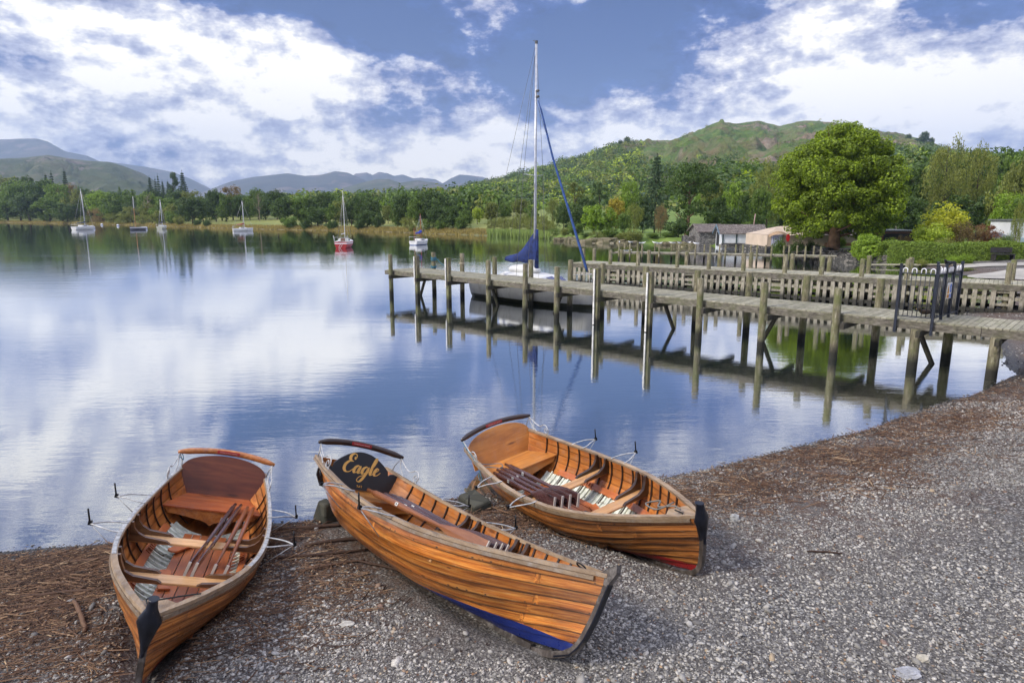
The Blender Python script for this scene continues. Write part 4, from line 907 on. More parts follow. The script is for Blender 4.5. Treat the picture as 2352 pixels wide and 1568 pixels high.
def hullwood(name,cols,paint,dark=0.):
    def fn(N):
        v=N.coord('Object');a=N.attr('Col');sc_=N.n('ShaderNodeSeparateColor');N.set(sc_,Color=a)
        pg=N.math('MULTIPLY',sc_.outputs[1],8.);pid=N.math('FLOOR',pg);vv=N.comb(N.math('MULTIPLY',pg,.11),N.math('ADD',N.sep(v)[1],N.math('MULTIPLY',sc_.outputs[0],9.)),N.math('MULTIPLY',pid,1.37))
        g=N.noise(N.mapping(vv,(55,1.5,8)),1.,6,.66,.6);c=N.ramp(g,[(.30,cols[0]),(.47,cols[1]),(.68,cols[2])])
        m=N.noise(N.mapping(vv,(10,1.3,8)),1.,4,.6);c=N.mix(N.ramp(m,[(.42,0.),(.66,.8)]),c,tuple(x*.34 for x in cols[0]))
        c=N.mix(1.,c,N.ramp(sc_.outputs[0],[(0,.3),(.5,1.),(1.,1.5)]),'MULTIPLY')
        # seams and grime along them
        gr=N.noise(v,26.,5,.7);nail=N.voro(N.comb(N.math('MULTIPLY',N.sep(v)[1],11.),N.math('MULTIPLY',pid,3.3),0.),1.,rand=.25)
        c=N.mix(N.math('MULTIPLY',N.ramp(nail,[(.10,.9),(.16,0.)]),N.ramp(N.math('FRACT',pg),[(.08,0.),(.09,1.),(.2,1.),(.21,0.)])),c,(.05,.03,.02))
        c=N.mix(N.math('MULTIPLY',sc_.outputs[2],N.ramp(gr,[(.25,.6),(.6,1.)])),c,(.018,.012,.008))
        k=N.voro(N.mapping(vv,(13,3.2,8)),1.);c=N.mix(N.ramp(k,[(.045,.85),(.10,0.)]),c,(.06,.02,.008))
        scr=N.noise(N.mapping(vv,(80,3.5,8)),1.,3,.8);c=N.mix(N.ramp(scr,[(.64,0.),(.70,.45)]),c,(.5,.38,.24));blk=N.noise(N.mapping(vv,(30,2.2,8)),1.,5,.75);c=N.mix(N.ramp(blk,[(.60,0.),(.72,.50)]),c,(.03,.014,.007))
        if paint:
            zz=N.math('ADD',N.sep(v)[2],N.math('MULTIPLY',N.math('SUBTRACT',N.noise(v,30.,3),.5),.006))
            pc=N.ramp(N.noise(N.mapping(v,(8,2,8)),2.,6,.7),[(.3,tuple(x*.6 for x in paint)),(.55,paint),(.8,tuple(min(1,x*1.35+.01) for x in paint))])
            c=N.mix(N.math('LESS_THAN',N.math('SUBTRACT',zz,N.math('MULTIPLY',N.sep(v)[1],.095)),-.190),c,pc)
        return dict(Base_Color=c,Roughness=N.ramp(gr,[(.3,.24),(.7,.5)]),Coat_Weight=.35,Coat_Roughness=.2,Normal=N.bump(g,.25,.0015))
    return mat(name,fn)
M_in=wood('varnished_inner_planking',((.20,.052,.012),(.50,.17,.034),(.70,.31,.085)),'y',16,.35,.4,worn=.25)
M_gunwale=wood('weathered_gunwale',((.17,.11,.065),(.34,.235,.14),(.50,.37,.24)),'y',22,.6,.05,worn=.6)
M_rib=simple('dark_ribs',(.028,.013,.008),.45,scale=10,var=.5)
M_thw=wood('honey_thwart',((.42,.21,.075),(.70,.40,.17),(.82,.54,.28)),'x',16,.4,.3,worn=.15)
M_thw3=wood('aged_thwart',((.32,.15,.05),(.58,.30,.11),(.70,.42,.18)),'x',18,.45,.3,worn=.35)
M_knee=wood('dark_knee',((.02,.010,.006),(.05,.024,.012),(.13,.06,.025)),'x',12,.35,.4)
M_floor=wood('rust_red_floorboards',((.38,.095,.026),(.52,.155,.045),(.60,.22,.08)),'y',7,.38,.25,worn=.15,knots=False)
M_pale=simple('pale_grey_green_paint',(.66,.68,.58),.6,scale=14,var=.25)
M_fore=wood('bleached_boards',((.24,.15,.11),(.36,.25,.19),(.46,.35,.28)),'x',10,.6,0,worn=.5,knots=False)
M_red=wood('mahogany_panel',((.075,.016,.006),(.14,.034,.011),(.23,.07,.022)),'x',11,.35,.2)
M_redseat=wood('orange_mahogany',((.22,.045,.012),(.42,.10,.024),(.60,.20,.055)),'x',13,.35,.25,worn=.15)
M_honey=wood('honey_panel',((.30,.10,.018),(.52,.20,.038),(.66,.32,.08)),'x',11,.35,.3,worn=.15)
M_dkrail=wood('dark_back_rail',((.015,.007,.005),(.03,.013,.009),(.06,.03,.02)),'x',12,.35,.4)
M_sign=simple('black_name_board',(.010,.009,.010),.35,scale=5,var=.2)
M_gold=simple('gold_lettering',(.72,.40,.09),.45,var=.08)
M_galv=simple('pale_galvanised_iron',(.42,.42,.41),.5,.3,var=.25,scale=18)
M_pin=simple('black_iron_pin',(.012,.012,.013),.45,.5)
M_cap=simple('navy_iron_stem_cap',(.008,.010,.018),.3,.2,var=.3)
M_stem=wood('dark_stem',((.03,.022,.018),(.07,.055,.045),(.16,.13,.11)),'z',14,.5,.1,worn=.5)
M_plaq=simple('red_plaque',(.33,.018,.018),.5,var=.1);M_ptxt=simple('plaque_lettering',(.65,.50,.42),.5)
M_rope=simple('cream_rope',(.50,.42,.30),.85,scale=40,var=.2)
def textmesh(txt,size,name,m,parent,loc,rot,ext=.0012):
    cu=bpy.data.curves.new(name,'FONT');cu.body=txt;cu.size=size;cu.extrude=ext;cu.align_x='CENTER';cu.align_y='CENTER'
    t=bpy.data.objects.new(name,cu);C.objects.link(t);bpy.context.view_layer.update()
    me=bpy.data.meshes.new_from_object(t.evaluated_get(bpy.context.evaluated_depsgraph_get()));bpy.data.objects.remove(t)
    me.materials.clear();me.materials.append(m);o=bpy.data.objects.new(name,me);C.objects.link(o);o.parent=parent;o.location=loc;o.rotation_euler=rot;return o
def cr(pts,n=10):
    P=[np.array(p,float) for p in pts];P=[2*P[0]-P[1]]+P+[2*P[-1]-P[-2]];out=[]
    for i in range(1,len(P)-2):
        for k in range(n):
            t=k/n;a,b,c,d=P[i-1:i+3];out.append(.5*((2*b)+(-a+c)*t+(2*a-5*b+4*c-d)*t*t+(-a+3*b-3*c+d)*t**3))
    out.append(P[-2]);return out
EAGLE=[[(1.25,1.95),(1.22,2.35),(.85,2.55),(.42,2.32),(.36,1.85),(.68,1.52),(1.02,1.5)],[(.95,1.52),(.35,1.42),(-.05,.95),(-.05,.35),(.35,-.02),(.9,.05),(1.3,.5)],[(1.25,1.95),(1.05,1.85),(1.0,2.05),(1.15,2.15)],
 [(2.3,.85),(2.0,1.0),(1.62,.75),(1.5,.3),(1.72,.0),(2.05,.22),(2.32,.85)],[(2.38,1.02),(2.22,.4),(2.3,.03),(2.55,.08),(2.85,.45)],
 [(3.6,.85),(3.3,1),(2.92,.75),(2.8,.3),(3.02,.0),(3.35,.22),(3.62,.85)],[(3.7,1.02),(3.5,.1),(3.15,-.8),(2.75,-1.15),(2.42,-.95),(2.6,-.5),(3.3,-.1),(3.95,.4)],
 [(3.9,.35),(4.35,1.1),(4.62,1.9),(4.6,2.35),(4.38,2.2),(4.2,1.3),(4.12,.35),(4.32,.0),(4.7,.3)],[(4.68,.3),(5.1,.62),(5.28,.9),(5.05,1.02),(4.8,.72),(4.74,.25),(5.0,.0),(5.35,.12),(5.7,.5)]]
def sweep(mb,pts,w,h,up=(0,0,1),col=None,mi=0,side=None):
    pts=[Vector(p) for p in pts];n=len(pts);P=[]
    for i,p in enumerate(pts):
        t=(pts[min(i+1,n-1)]-pts[max(i-1,0)]).normalized();x=t.cross(Vector(up)).normalized();z=x.cross(t)
        ww=w[i] if isinstance(w,(list,tuple)) else w
        P.append([p-x*ww/2-z*h/2,p+x*ww/2-z*h/2,p+x*ww/2+z*h/2,p-x*ww/2+z*h/2])
    mb.grid(P,mi,True,col,False);b=mb.n-4*n
    mb.f+=[(b,b+1,b+2,b+3),(b+4*n-1,b+4*n-2,b+4*n-3,b+4*n-4)];mb.m+=[mi]*2;mb.sm+=[False]*2
    return mb
NS_=8
def make_hull(root,mh,seed):
    rg=random.Random(seed);mb=MB();ns=64;S_=[i/ns for i in range(ns+1)];S_=[1-(1-s)**1.15 if s>.0 else 0 for s in S_];S_[-1]=.998
    ued=[0]+[(k/NS_)**.93 for k in range(1,NS_)]+[1.]
    for side in (-1,1):
        for k in range(NS_):
            u0,u1=ued[k],ued[k+1];du=u1-u0;rows=[(u0-.0,.0165,1.),(u0+du*.09,.0160,.35),(u0+du*.2,.0145,.0),(u0+du*.55,.009,.0),(u0+du*.88,.003,.12),(u1,.0015,.9)]
            bk=[rg.random()*.6+.1 for _ in range(3)];base=rg.uniform(.30,.74);rr=rg.random()
            segs=sorted([rg.uniform(.15,.9) for _ in range(2)])
            P=[];cols=[]
            for s in S_:
                r_=[];j=sum(s>q for q in segs)
                for (u,off,dirt) in rows:
                    q=hp(s,min(max(u,0),1),off if s<.97 else off*.6);r_.append((side*q[0],q[1],q[2]));cols.append((min(1,max(0,base+(bk[j]-.4)*.55)),(k+.02+.96*min(1,max(0,(u-u0)/du)))/NS_,dirt))
                P.append(r_)
            mb.grid(P,0,False,cols,True,flip=side<0)
            # little step closing the lap
            P=[];cols=[]
            for s in S_:
                a=hp(s,max(u0,0),.0165 if s<.97 else .0099);b=hp(s,max(u0,0),.0005);P.append([(side*b[0],b[1],b[2]),(side*a[0],a[1],a[2])]);cols+=[(.2,(k+.02)/NS_,1.),(.2,(k+.02)/NS_,1.)]
            mb.grid(P,0,False,cols,False,flip=side<0)
            # inside
            base=rg.uniform(.34,.72);P=[];cols=[]
            for s in S_:
                r_=[]
                for (u,off,dirt) in ((u0,-.006,.7),(u0+du*.12,-.009,0),(u0+du*.9,-.014,0),(u1,-.015,.5)):
                    q=hp(s,u,off*(1 if s<.95 else .3));r_.append((side*q[0],q[1],q[2]));cols.append((base*(1-.5*dirt),rr,0))
                P.append(r_)
            mb.grid(P,1,False,cols,True,flip=side>0)
    # transom
    o=[];
    for i in range(17): q=hp(0,i/16,.0);o.append((q[0],q[2]))
    outl=[(-x,z) for x,z in o[::-1]]+o[1:]
    mb.prism(outl,-.028,.002,'y',1,(.5,.4,0))
    return mb.build('hull',[mh,M_in],root)
def inner_pt(y,u,side,off=-.02): q=hp(y/HULL_L,u,off);return (side*q[0],q[1],q[2])
def set_pose(o,q,L0=2.2):
    y,p,r_=[R(a) for a in q[3:]];M=Matrix.Rotation(y,3,'Z')@Matrix.Rotation(p,3,'X')@Matrix.Rotation(r_,3,'Y')
    o.rotation_euler=M.to_euler();o.location=Vector(q[:3])+M@Vector((0,-L0,0));return M
POSE=[(-3.3671,6.1196,.0131,-162.79,6.63,-14.84),(-.8589,5.9985,.2289,-141.77,4.77,-22.48),(.8977,7.6979,-.0117,-152.0,6.44,10.04)]
def make_boat(idx,label,paint,hullcols,cap,panel,thw,strip,pins,rail_m,seatm):
    root=empty('rowing_boat',(0,0,0),0,label,'rowing boat','varnished rowing boats drawn up on the beach')
    UPL=set_pose(root,POSE[idx]).inverted()@Vector((0,0,1))
    make_hull(root,hullwood('varnished_hull_planks_%s'%['a','b','c'][idx],hullcols,paint),idx+3)
    rg=random.Random(idx+40)
    for sd in (-1,1):   # gunwales
        ys=np.linspace(-.02,4.45,56);pts=[(sd*max(lerpc(Bt,y)-.006,.020),y-max(0,y/HULL_L-.78)/.22*(HULL_L-lerpc(St,lerpc(Zt,y))),lerpc(Zt,y)+.006) for y in ys]
        mb=MB();sweep(mb,pts,[.050 if y<4.1 else .05-.03*(y-4.1)/.35 for y in ys],.030,col=(.5,rg.random(),0));mb.build('gunwale',M_gunwale,root)
        mb=MB();sweep(mb,[(p[0]+sd*.022,p[1],p[2]-.035) for p in pts[:-1]],.018,.03,col=(.3,rg.random(),0));mb.build('rubbing_strake',M_gunwale,root)
        if strip:
            pp=[p for p,y in zip(pts,ys) if .1<y<3.05];mb=MB();sweep(mb,[(p[0]+sd*.004,p[1],p[2]+.017) for p in pp],.036,.004);mb.build('gunwale_strip',M_galv,root)
    # keel, stem
    mb=MB();pts=[(0,y,lerpc(Kt,y)-.022) for y in np.linspace(-.01,3.85,24)];sweep(mb,pts,.04,.05,col=(.25,.3,.6));mb.build('keel',M_stem,root)
    mb=MB();zs=np.linspace(.0,.86,16);pts=[(0,lerpc(St,z)+.012,z) for z in zs];sweep(mb,pts,.040,.050,up=(0,1,0),col=(.5,.3,0));mb.build('stem',M_stem,root)
    mb=MB()
    if cap: # flared iron horn over the stem head
        zs=[.50,.60,.70,.76,.80,.86,.92,.935];rw=[.014,.034,.062,.084,.072,.040,.030,.036];P=[]
        for z,r_ in zip(zs,rw):
            yc=lerpc(St,min(z,.82))+.005-(.0 if z<.78 else 0);P.append([(r_*math.cos(a),yc+.050*math.sin(a)+(-.02 if z>.75 else 0)+(.012 if z>.72 else 0),z) for a in np.linspace(0,2*PI,15)[:-1]])
        mb.grid(P,0,True);b=mb.n-14;mb.f.append(tuple(range(b,b+14)));mb.m.append(0);mb.sm.append(False);mb.build('stem_cap',M_cap,root)
    else:
        mb.prism([(4.36,.74),(4.47,.72),(4.53,.84),(4.515,.90),(4.47,.86),(4.38,.80)],-.025,.025,'x',col=(.5,.2,0));mb.build('stem_cap',M_stem,root)
        mb=MB();sweep(mb,[(0,lerpc(St,z)+.034,z) for z in np.linspace(.06,.74,10)],.052,.012,up=(0,1,0));mb.build('stem_band',M_cap,root)
    mb=MB();mb.prism([(-.15,4.10),(0,3.98),(.15,4.10),(.02,4.42),(-.02,4.42)],.715,.74,'z',col=(.6,.5,0));mb.v=[(x,y,z+(y-4.1)*.13) for x,y,z in mb.v];mb.build('breasthook',M_gunwale,root)
    mb=MB();mb.tube([(.05+.028*math.cos(a),4.20+.045*math.sin(a),.785+.02*math.cos(a)) for a in np.linspace(0,2*PI,15)[:-1]],.0065,6,closed=True);mb.tube([(.05,4.25,.745),(.05,4.245,.79)],.008,6);mb.build('mooring_ring',M_pin,root)
    # ribs
    for i,y in enumerate(np.arange(.62,4.0,.245)):
        for sd in (-1,1):
            mb=MB();us=np.linspace(.30 if y<3.5 else .1,.985,13);pts=[inner_pt(y,u,sd,-.024) for u in us];sweep(mb,pts,.019,.013,up=(-sd,0,.3));mb.build('rib',M_rib,root)
    # painted bottom with cross slats
    mb=MB();P=[];
    for y in np.linspace(.75,3.75,40):
        P.append([inner_pt(y,abs(u),1 if u>0 else -1,-.021) if abs(u)>1e-6 else (0,y,hp(y/HULL_L,0,0)[2]+.024) for u in np.linspace(-.44,.44,13)])
    mb.grid(P,0,False);mb.build('painted_bottom',simple('pale_grey_bilge',(.58,.60,.51),.7,scale=12,var=.2) if 'pale_grey_bilge' not in bpy.data.materials else bpy.data.materials['pale_grey_bilge'],root)  # pale grey-green bilge paint
    mb=MB()
    for i,y in enumerate(np.arange(.78,3.36,.098)):
        u1=.47 if i%2 else .44
        for sd in (-1,1): sweep(mb,[inner_pt(y,u,sd,-.034) for u in np.linspace(.06,u1,7)],.020,.022,up=(-sd*.3,0,1),col=(.5,.5,.5))
    mb.build('bottom_slats',M_pale,root)
    # floorboards
    zf=.118
    for k,(x0,x1,y0,y1) in enumerate([(-.235,-.145,.95,3.38),(-.14,-.045,.95,3.40),(-.04,.05,.95,3.40),(.055,.145,.95,3.36)]+([(-.33,-.24,1.1,2.9),(-.425,-.335,1.4,2.6),(.15,.24,.95,3.3)] if idx==0 else [(.15,.24,1.0,3.2)] if idx==1 else [(.15,.24,1.0,3.2),(.245,.33,1.1,2.9)])):
        c=(rg.uniform(.4,.65),rg.random(),0);y_=2.83 if idx!=1 else 2.9
        mb=MB();mb.box(((x0+x1)/2,(y0+y1)/2,zf+rg.uniform(0,.004)),(x1-x0-.004,y1-y0,.014),col=c);mb.build('floorboard',M_floor,root)
    for sd in (-1,1):   # long stringer planks with notched foot racks
        pts=[inner_pt(y,.50,sd,-.042) for y in np.linspace(1.0,3.45,16)];mb=MB();sweep(mb,pts,.085,.014,up=(-sd*.62,0,.8),col=(.55,rg.random(),0));mb.build('side_plank',M_floor,root)
        for y in (1.55,2.45):
            mb=MB()
            for j in range(5):
                q=inner_pt(y+j*.05,.50,sd,-.062);mb.box(q,(.05,.028,.035),(0,-sd*.6,0),col=(.35,.5,0))
            q0=inner_pt(y-.03,.50,sd,-.052);q1=inner_pt(y+.25,.50,sd,-.052);mb.bar(q0,q1,.055,.014,up=(-sd*.62,0,.8),col=(.35,.5,0));mb.build('foot_rack',M_floor,root)
    # stretchers lying loose, front sheets
    def rboard(cx,cy,w,l,rz,m,z=zf+.03,tilt=0.):
        mb=MB();o=[(-w/2,-l/2),(w/2,-l/2)]+[(w/2*math.cos(a),l/2-w*.4+w*.4*math.sin(a)) for a in np.linspace(0,PI,9)];mb.prism(o,-.009,.009,'z',col=(rg.uniform(.4,.7),rg.random(),0))
        Mx=Matrix.Rotation(rz,3,'Z')@Matrix.Rotation(tilt,3,'X');mb.v=[tuple(Mx@Vector(v)+Vector((cx,cy,z))) for v in mb.v];mb.build('foot_stretcher',m,root)
    if idx==0: rboard(.20,2.32,.11,.46,R(190),M_floor);rboard(.16,1.42,.12,.50,R(-28),M_floor,zf+.05);rboard(-.03,3.18,.16,.15,0.1,M_floor,zf+.03)
    if idx==2: rboard(-.12,2.42,.10,.5,R(-18),M_floor);rboard(.10,3.22,.09,.62,R(82),M_knee,zf+.07);rboard(-.2,3.30,.09,.55,R(70),M_floor,zf+.04)
    if idx==1: rboard(.1,2.2,.10,.5,R(10),M_floor)
    for k,y in enumerate(np.arange(3.42,4.02,.105)):
        w_=bx(min(y,4.05),.19,.015)
        if w_<.03: break
        mb=MB();mb.box((0,y,.185+.0*k),(2*w_,.099,.016),col=(rg.uniform(.4,.7),rg.random(),0));mb.build('bow_board',M_fore if idx==0 else M_floor,root)
    # thwarts and knees
    for y in (1.892,2.849):
        w_=bx(y,.375,.0);mb=MB();mb.box((0,y,.375),(2*w_,.185,.024),col=(rg.uniform(.45,.65),rg.random(),0));mb.build('thwart',thw,root,bevel=.005)
        mb=MB();mb.box((0,y,.352),(2*w_,.03,.022),col=(.3,.4,0));mb.build('thwart_beam',M_in,root)
        for sd in (-1,1):
            for dy in (-.105,.105):
                yy=y+dy;t_=lerpc(Zt,yy);b=bx(yy,t_-.03,.006);b2=bx(yy,.40,.004)
                o=[(b,t_+.012),(b-.035,t_+.014),(b-.055,t_-.05),(b-.095,.475),(b-.17,.436),(b-.37,.414),(b-.41,.389),(b2,.388)]
                mb=MB();mb.prism([(sd*x,z) for x,z in o],yy-.021,yy+.021,'y',col=(rg.uniform(.4,.6),rg.random(),0));mb.build('knee',M_knee if idx!=0 else M_kneeb,root)
    # stern bench, apron and back board
    mb=MB();o=[];
    for y in np.linspace(.24,.84,8): o.append((bx(y,.40,.002),y))
    mb.prism([(x,y) for x,y in o]+[(-x,y) for x,y in o[::-1]],.388,.412,'z',col=(.55,.3,0));mb.build('stern_seat',seatm,root,bevel=.004)
    mb=MB();w_=bx(.82,.36,.002);top=[(x,.387) for x in np.linspace(-w_,w_,3)];wv=bx(.82,.27,.002)
    bot=[(x,.255+.030*math.cos(x/wv*PI*1.0)*(-1)+(-.05*math.exp(-(abs(x)/.04)) if abs(x)<.09 else 0)+.03) for x in np.linspace(wv,-wv,25)]
    mb.prism(top+bot,.80,.822,'y',col=(.45,.7,0));mb.build('seat_apron',seatm if idx!=0 else M_in,root)
    br=empty_part=None
    mb=MB();hw=.525
    if idx==1:
        o=[(-.52,.43),(-.575,.53),(-.57,.60),(-.53,.655),(-.47,.675),(-.42,.665),(-.39,.64)]+[(-.375+.75*t,.64+.235*math.sin(PI*(.06+.88*t))**.8) for t in np.linspace(0,1,25)]+[(.39,.64),(.42,.665),(.47,.675),(.53,.655),(.57,.60),(.575,.53),(.52,.43)]
    else:
        o=[(-hw,.405)]+[(-hw*math.cos(a)*(1 if abs(math.cos(a))<.93 else 1),.66+.245*math.sin(a)**.75) for a in np.linspace(.02,PI-.02,31)]+[(hw,.405)]
    mb.prism(o,-.012,.012,'y',col=(.5,.4,0));y_b=.25 if idx!=1 else .33
    def tilt(p): x,y,z=p;return (x,y_b+y-(z-.40)*.26,z)
    mb.v=[tilt(p) for p in mb.v];bk=mb.build('backrest',panel,root)
    if idx==1:
        mb=MB();sc=.088
        for st in EAGLE:
            P=cr(st,9);n=len(P);W_=[]
            for i,p in enumerate(P):
                t=P[min(i+1,n-1)]-P[max(i-1,0)];t=t/np.linalg.norm(t);w=.055+.15*max(0,-t[1]*.8+abs(t[1])*.35)*min(1,min(i,n-1-i)/4);nn=np.array([-t[1],t[0]])*w;
                a=[];
                for q in (p-nn,p+nn): 
                    X=(q[0]-2.75+q[1]*.22)*sc;Z=q[1]*sc*.98;a.append((-X,.0,.645+Z-.02))
                W_.append(a)
            P2=[[(a[0],.0135,a[2]),(b[0],.0135,b[2])] for a,b in W_];mb.grid(P2,0,False);P3=[[(a[0],.0125,a[2]),(b[0],.0125,b[2])] for a,b in W_];mb.grid(P3,0,False)
        mb.v=[tilt(p) for p in mb.v];mb.build('name_lettering',M_gold,bk)
        tx=textmesh('243',.055,'number_lettering',M_gold,bk,tilt((0,.0135,.465)),(R(90)+math.atan(.22),0,PI))
    # back rail with plaque
    pts=[(x,.166-.10*(1-(x/.585)**2),.899+.050*(1-(x/.585)**2)) for x in np.linspace(-.60,.60,21)];mb=MB()
    mb.tube(pts,[.018]+[.026]+[.033]*17+[.026]+[.018],10,flat=1.2);rl=mb.build('back_rail',rail_m,root)
    mb=MB();sweep(mb,[(x,.166-.10*(1-(x/.585)**2)+.036,.899+.050*(1-(x/.585)**2)+.004) for x in np.linspace(-.14,.14,7)],.004,.040);pq=mb.build('plaque',M_plaq,rl)
    textmesh('Licensed to carry 4 persons',.0195,'plaque_lettering',M_ptxt,pq,(0,.1085,.952),(R(90),0,PI),.0008)
    # wrought iron scrolls
    for sd in (-1,1):
        mb=MB();E_=(sd*.575,.175,.885)
        P=cr([E_,(sd*.585,.30,.81),(sd*.60,.42,.765),(sd*.605,.52,.80),(sd*.605,.60,.80),(sd*.605,.645,.74),(sd*.605,.61,.68),(sd*.605,.555,.675),(sd*.605,.535,.72),(sd*.605,.57,.755),(sd*.605,.60,.73),(sd*.605,.585,.71)],7)
        mb.tube([tuple(p) for p in P],.0072,6);mb.tube([(sd*.605,.615,.69),(sd*.60,.625,.64)],.008,6)
        mb.tube([tuple(p) for p in cr([E_,(sd*.57,.20,.80),(sd*.56,.28,.74),(sd*.565,.35,.68)],5)],.0072,6);mb.tube([E_,(sd*.54,.12,.78),(sd*.53,.10,.70)],.007,6)
        mb.build('scroll_bracket',M_galv,root)
    # outriggers with thole pins
    for y in (1.329,2.238):
        for sd in (-1,1):
            tip=(sd*.97,y,.602);b=lerpc(Bt,y);zg=lerpc(Zt,y);mb=MB()
            for dy in (-.135,.135):
                mb.tube([tuple(p) for p in cr([(sd*(b-.02),y+dy,zg+.026),(sd*(b+.06),y+dy*.95,zg+.028),(sd*(b+.18),y+dy*.55,zg+.035),tip],5)],.0105,6,flat=.7)
            if not(idx==2 and sd==1): mb.tube([tip,(sd*(b+.02),y+.02,zg-.20)],.0048,5)
            orr=mb.build('outrigger',M_galv,root)
            mb=MB();mb.box((tip[0],tip[1],tip[2]+.008),(.032,.032,.040));
            
            if (sd==1 and pins[0]) or sd==-1:
                w_up=Vector((0,0,1)).lerp(UPL,(1,1,.5)[idx]);mb.tube([Vector(tip)+w_up*.02,Vector(tip)+w_up*.155],.0085,8)
            mb.build('thole_pin',M_pin,orr)
    return root
M_kneeb=wood('brown_knee',((.06,.025,.010),(.13,.06,.025),(.24,.12,.05)),'x',12,.35,.4)
hc=[((.13,.030,.006),(.42,.132,.022),(.64,.28,.07)),((.16,.038,.006),(.50,.152,.020),(.74,.33,.070)),((.06,.018,.005),(.28,.088,.016),(.54,.225,.055))]
RB=[make_boat(0,'varnished rowing boat with mahogany back board and white edged gunwales, nearest left',(.26,.012,.010),hc[0],True,M_red,M_thw,True,(1,1),M_in,M_redseat),
 make_boat(1,'varnished rowing boat named Eagle with blue painted bow bottom',(.006,.018,.135),hc[1],False,M_sign,M_thw3,False,(1,1),M_dkrail,M_honey),
 make_boat(2,'varnished rowing boat with honey coloured back board and red painted bow bottom',(.27,.012,.014),hc[2],True,M_honey,M_thw3,False,(0,1),M_dkrail,M_honey)]
# ---- oars: four lie in each boat
OM={'brown':wood('brown_oar',((.16,.055,.02),(.27,.10,.04),(.36,.16,.07)),'y',14,.35,.35),'purple':wood('dark_plum_oar',((.035,.014,.014),(.075,.032,.030),(.15,.08,.075)),'y',14,.25,.5),'red':wood('reddish_oar',((.15,.04,.012),(.25,.075,.025),(.34,.12,.05)),'y',14,.35,.35)}
M_tip=simple('pale_blade_edge',(.42,.38,.34),.6)
def make_oar(boat,p0,p1,m,roll,label,group):
    a=Vector(p0);b=Vector(p1);L=(b-a).length;root=empty('oar',(0,0,0),0,label,'oar',group)
    y=(b-a)/L;x=y.cross(Vector((0,0,1))).normalized();z=x.cross(y);M=Matrix((x,y,z)).transposed()@Matrix.Rotation(roll,3,'Y')
    y_,p_,r_=[R(q) for q in POSE[boat][3:]];BM=Matrix.Rotation(y_,3,'Z')@Matrix.Rotation(p_,3,'X')@Matrix.Rotation(r_,3,'Y')
    org=Vector(POSE[boat][:3])+BM@(a+Vector((0,-2.2,0)));root.location=org;root.rotation_euler=(BM@M).to_euler()
    mb=MB();P=[]
    for t,w,h in ((0,.040,.040),(.05,.044,.042),(.08,.068,.052),(.36,.072,.056),(.43,.056,.050),(.55,.048,.046),(.68,.040,.036)): P.append([(w/2*math.cos(q)*(1.15 if .07<t<.31 else 1),t*L,h/2*math.sin(q)*(1.15 if .07<t<.31 else 1)) for q in np.linspace(PI/10,2*PI+PI/10,11)[:-1]])
    mb.grid(P,0,True,(.5,rv(0,1),0),True);b0=mb.n-10;mb.f+=[tuple(range(b0-60,b0-50))[::-1]];mb.m+=[0];mb.sm+=[False];mb.build('shaft',m,root)
    mb=MB();P=[]
    for t,w,h in ((.66,.040,.036),(.70,.07,.032),(.76,.12,.026),(.86,.16,.022),(1.,.165,.020)): P.append([(-w/2,t*L,-h/4),(0,t*L,-h*.6),(w/2,t*L,-h/4),(w/2,t*L,h/4),(0,t*L,h*.6),(-w/2,t*L,h/4)])
    mb.grid(P,0,True,(.5,rv(0,1),0),False);bl=mb.build('blade',m,root)
    mb=MB();mb.box((0,L*1.0+.004,0),(.167,.014,.026));mb.build('tip',M_tip,bl)
    mb=MB();mb.box((0,L*.30,.0315),(.040,.05,.004));mb.build('pivot_plate',M_galv,root)
    mb=MB();mb.tube([(0,L*.30,.028),(0,L*.30,.036)],.009,8);mb.build('pivot_hole',M_pin,root)
    return root
g0='oars lying in the left boat';g1='oars lying in the boat named Eagle';g2='oars lying in the right boat'
for i,(x0,x1,z0,m) in enumerate([(-.24,-.02,.47,'purple'),(-.31,-.085,.475,'purple'),(-.39,-.25,.46,'red'),(-.46,-.36,.465,'red')]):
    make_oar(0,(x0,.70+.02*i,z0),(x1,2.72,.43),OM[m],R(78),['dark oar nearest the middle of the left boat','second dark oar from the middle of the left boat','reddish oar third from the middle of the left boat','reddish oar nearest the side of the left boat'][i],g0)
for i,(x0,x1,z0,m) in enumerate([(.03,-.22,.50,'brown'),(-.08,-.30,.49,'purple'),(-.17,-.36,.50,'purple'),(-.26,-.42,.49,'purple')]):
    make_oar(1,(x0,.62+.03*i,z0),(x1,2.72+.02*i,.47),OM[m],R(72),['orange brown oar in the boat named Eagle','dark plum oar next to the orange brown one in Eagle','dark plum oar second from the side of Eagle','dark plum oar against the far side of Eagle'][i],g1)
for i,(x0,x1,z0,m) in enumerate([(.20,.17,.49,'purple'),(.29,.26,.475,'purple'),(.37,.34,.485,'purple'),(.44,.42,.47,'purple')]):
    make_oar(2,(x0,.66+.03*i,z0),(x1,2.50-.05*i,.46),OM[m],R(70),['dark oar nearest the middle of the right boat','second dark oar from the middle of the right boat','third dark oar from the middle of the right boat','dark oar against the near side of the right boat'][i],g2)
def inboat(idx,name,mb,m,label,cat):
    o=mb.build(name,m);set_pose(o,POSE[idx]);return tag(o,label,cat)
mb=MB();mb.tube([(-.16+.02*math.cos(a),3.62+.055*math.sin(a),.47+.09*math.cos(a)) for a in np.linspace(0,2*PI,21)[:-1]],.014,7,closed=True)
inboat(1,'rope_ring',mb,M_rope,'ring of twisted cream rope hanging inside the bow of Eagle','rope')
mb=MB();mb.tube([tuple(p) for p in cr([(.03,4.2,.80),(-.02,4.05,.77),(.06,3.9,.75),(-.05,3.8,.74),(.10,3.75,.755),(.12,3.95,.76),(-.08,3.98,.765)],6)],.009,6)
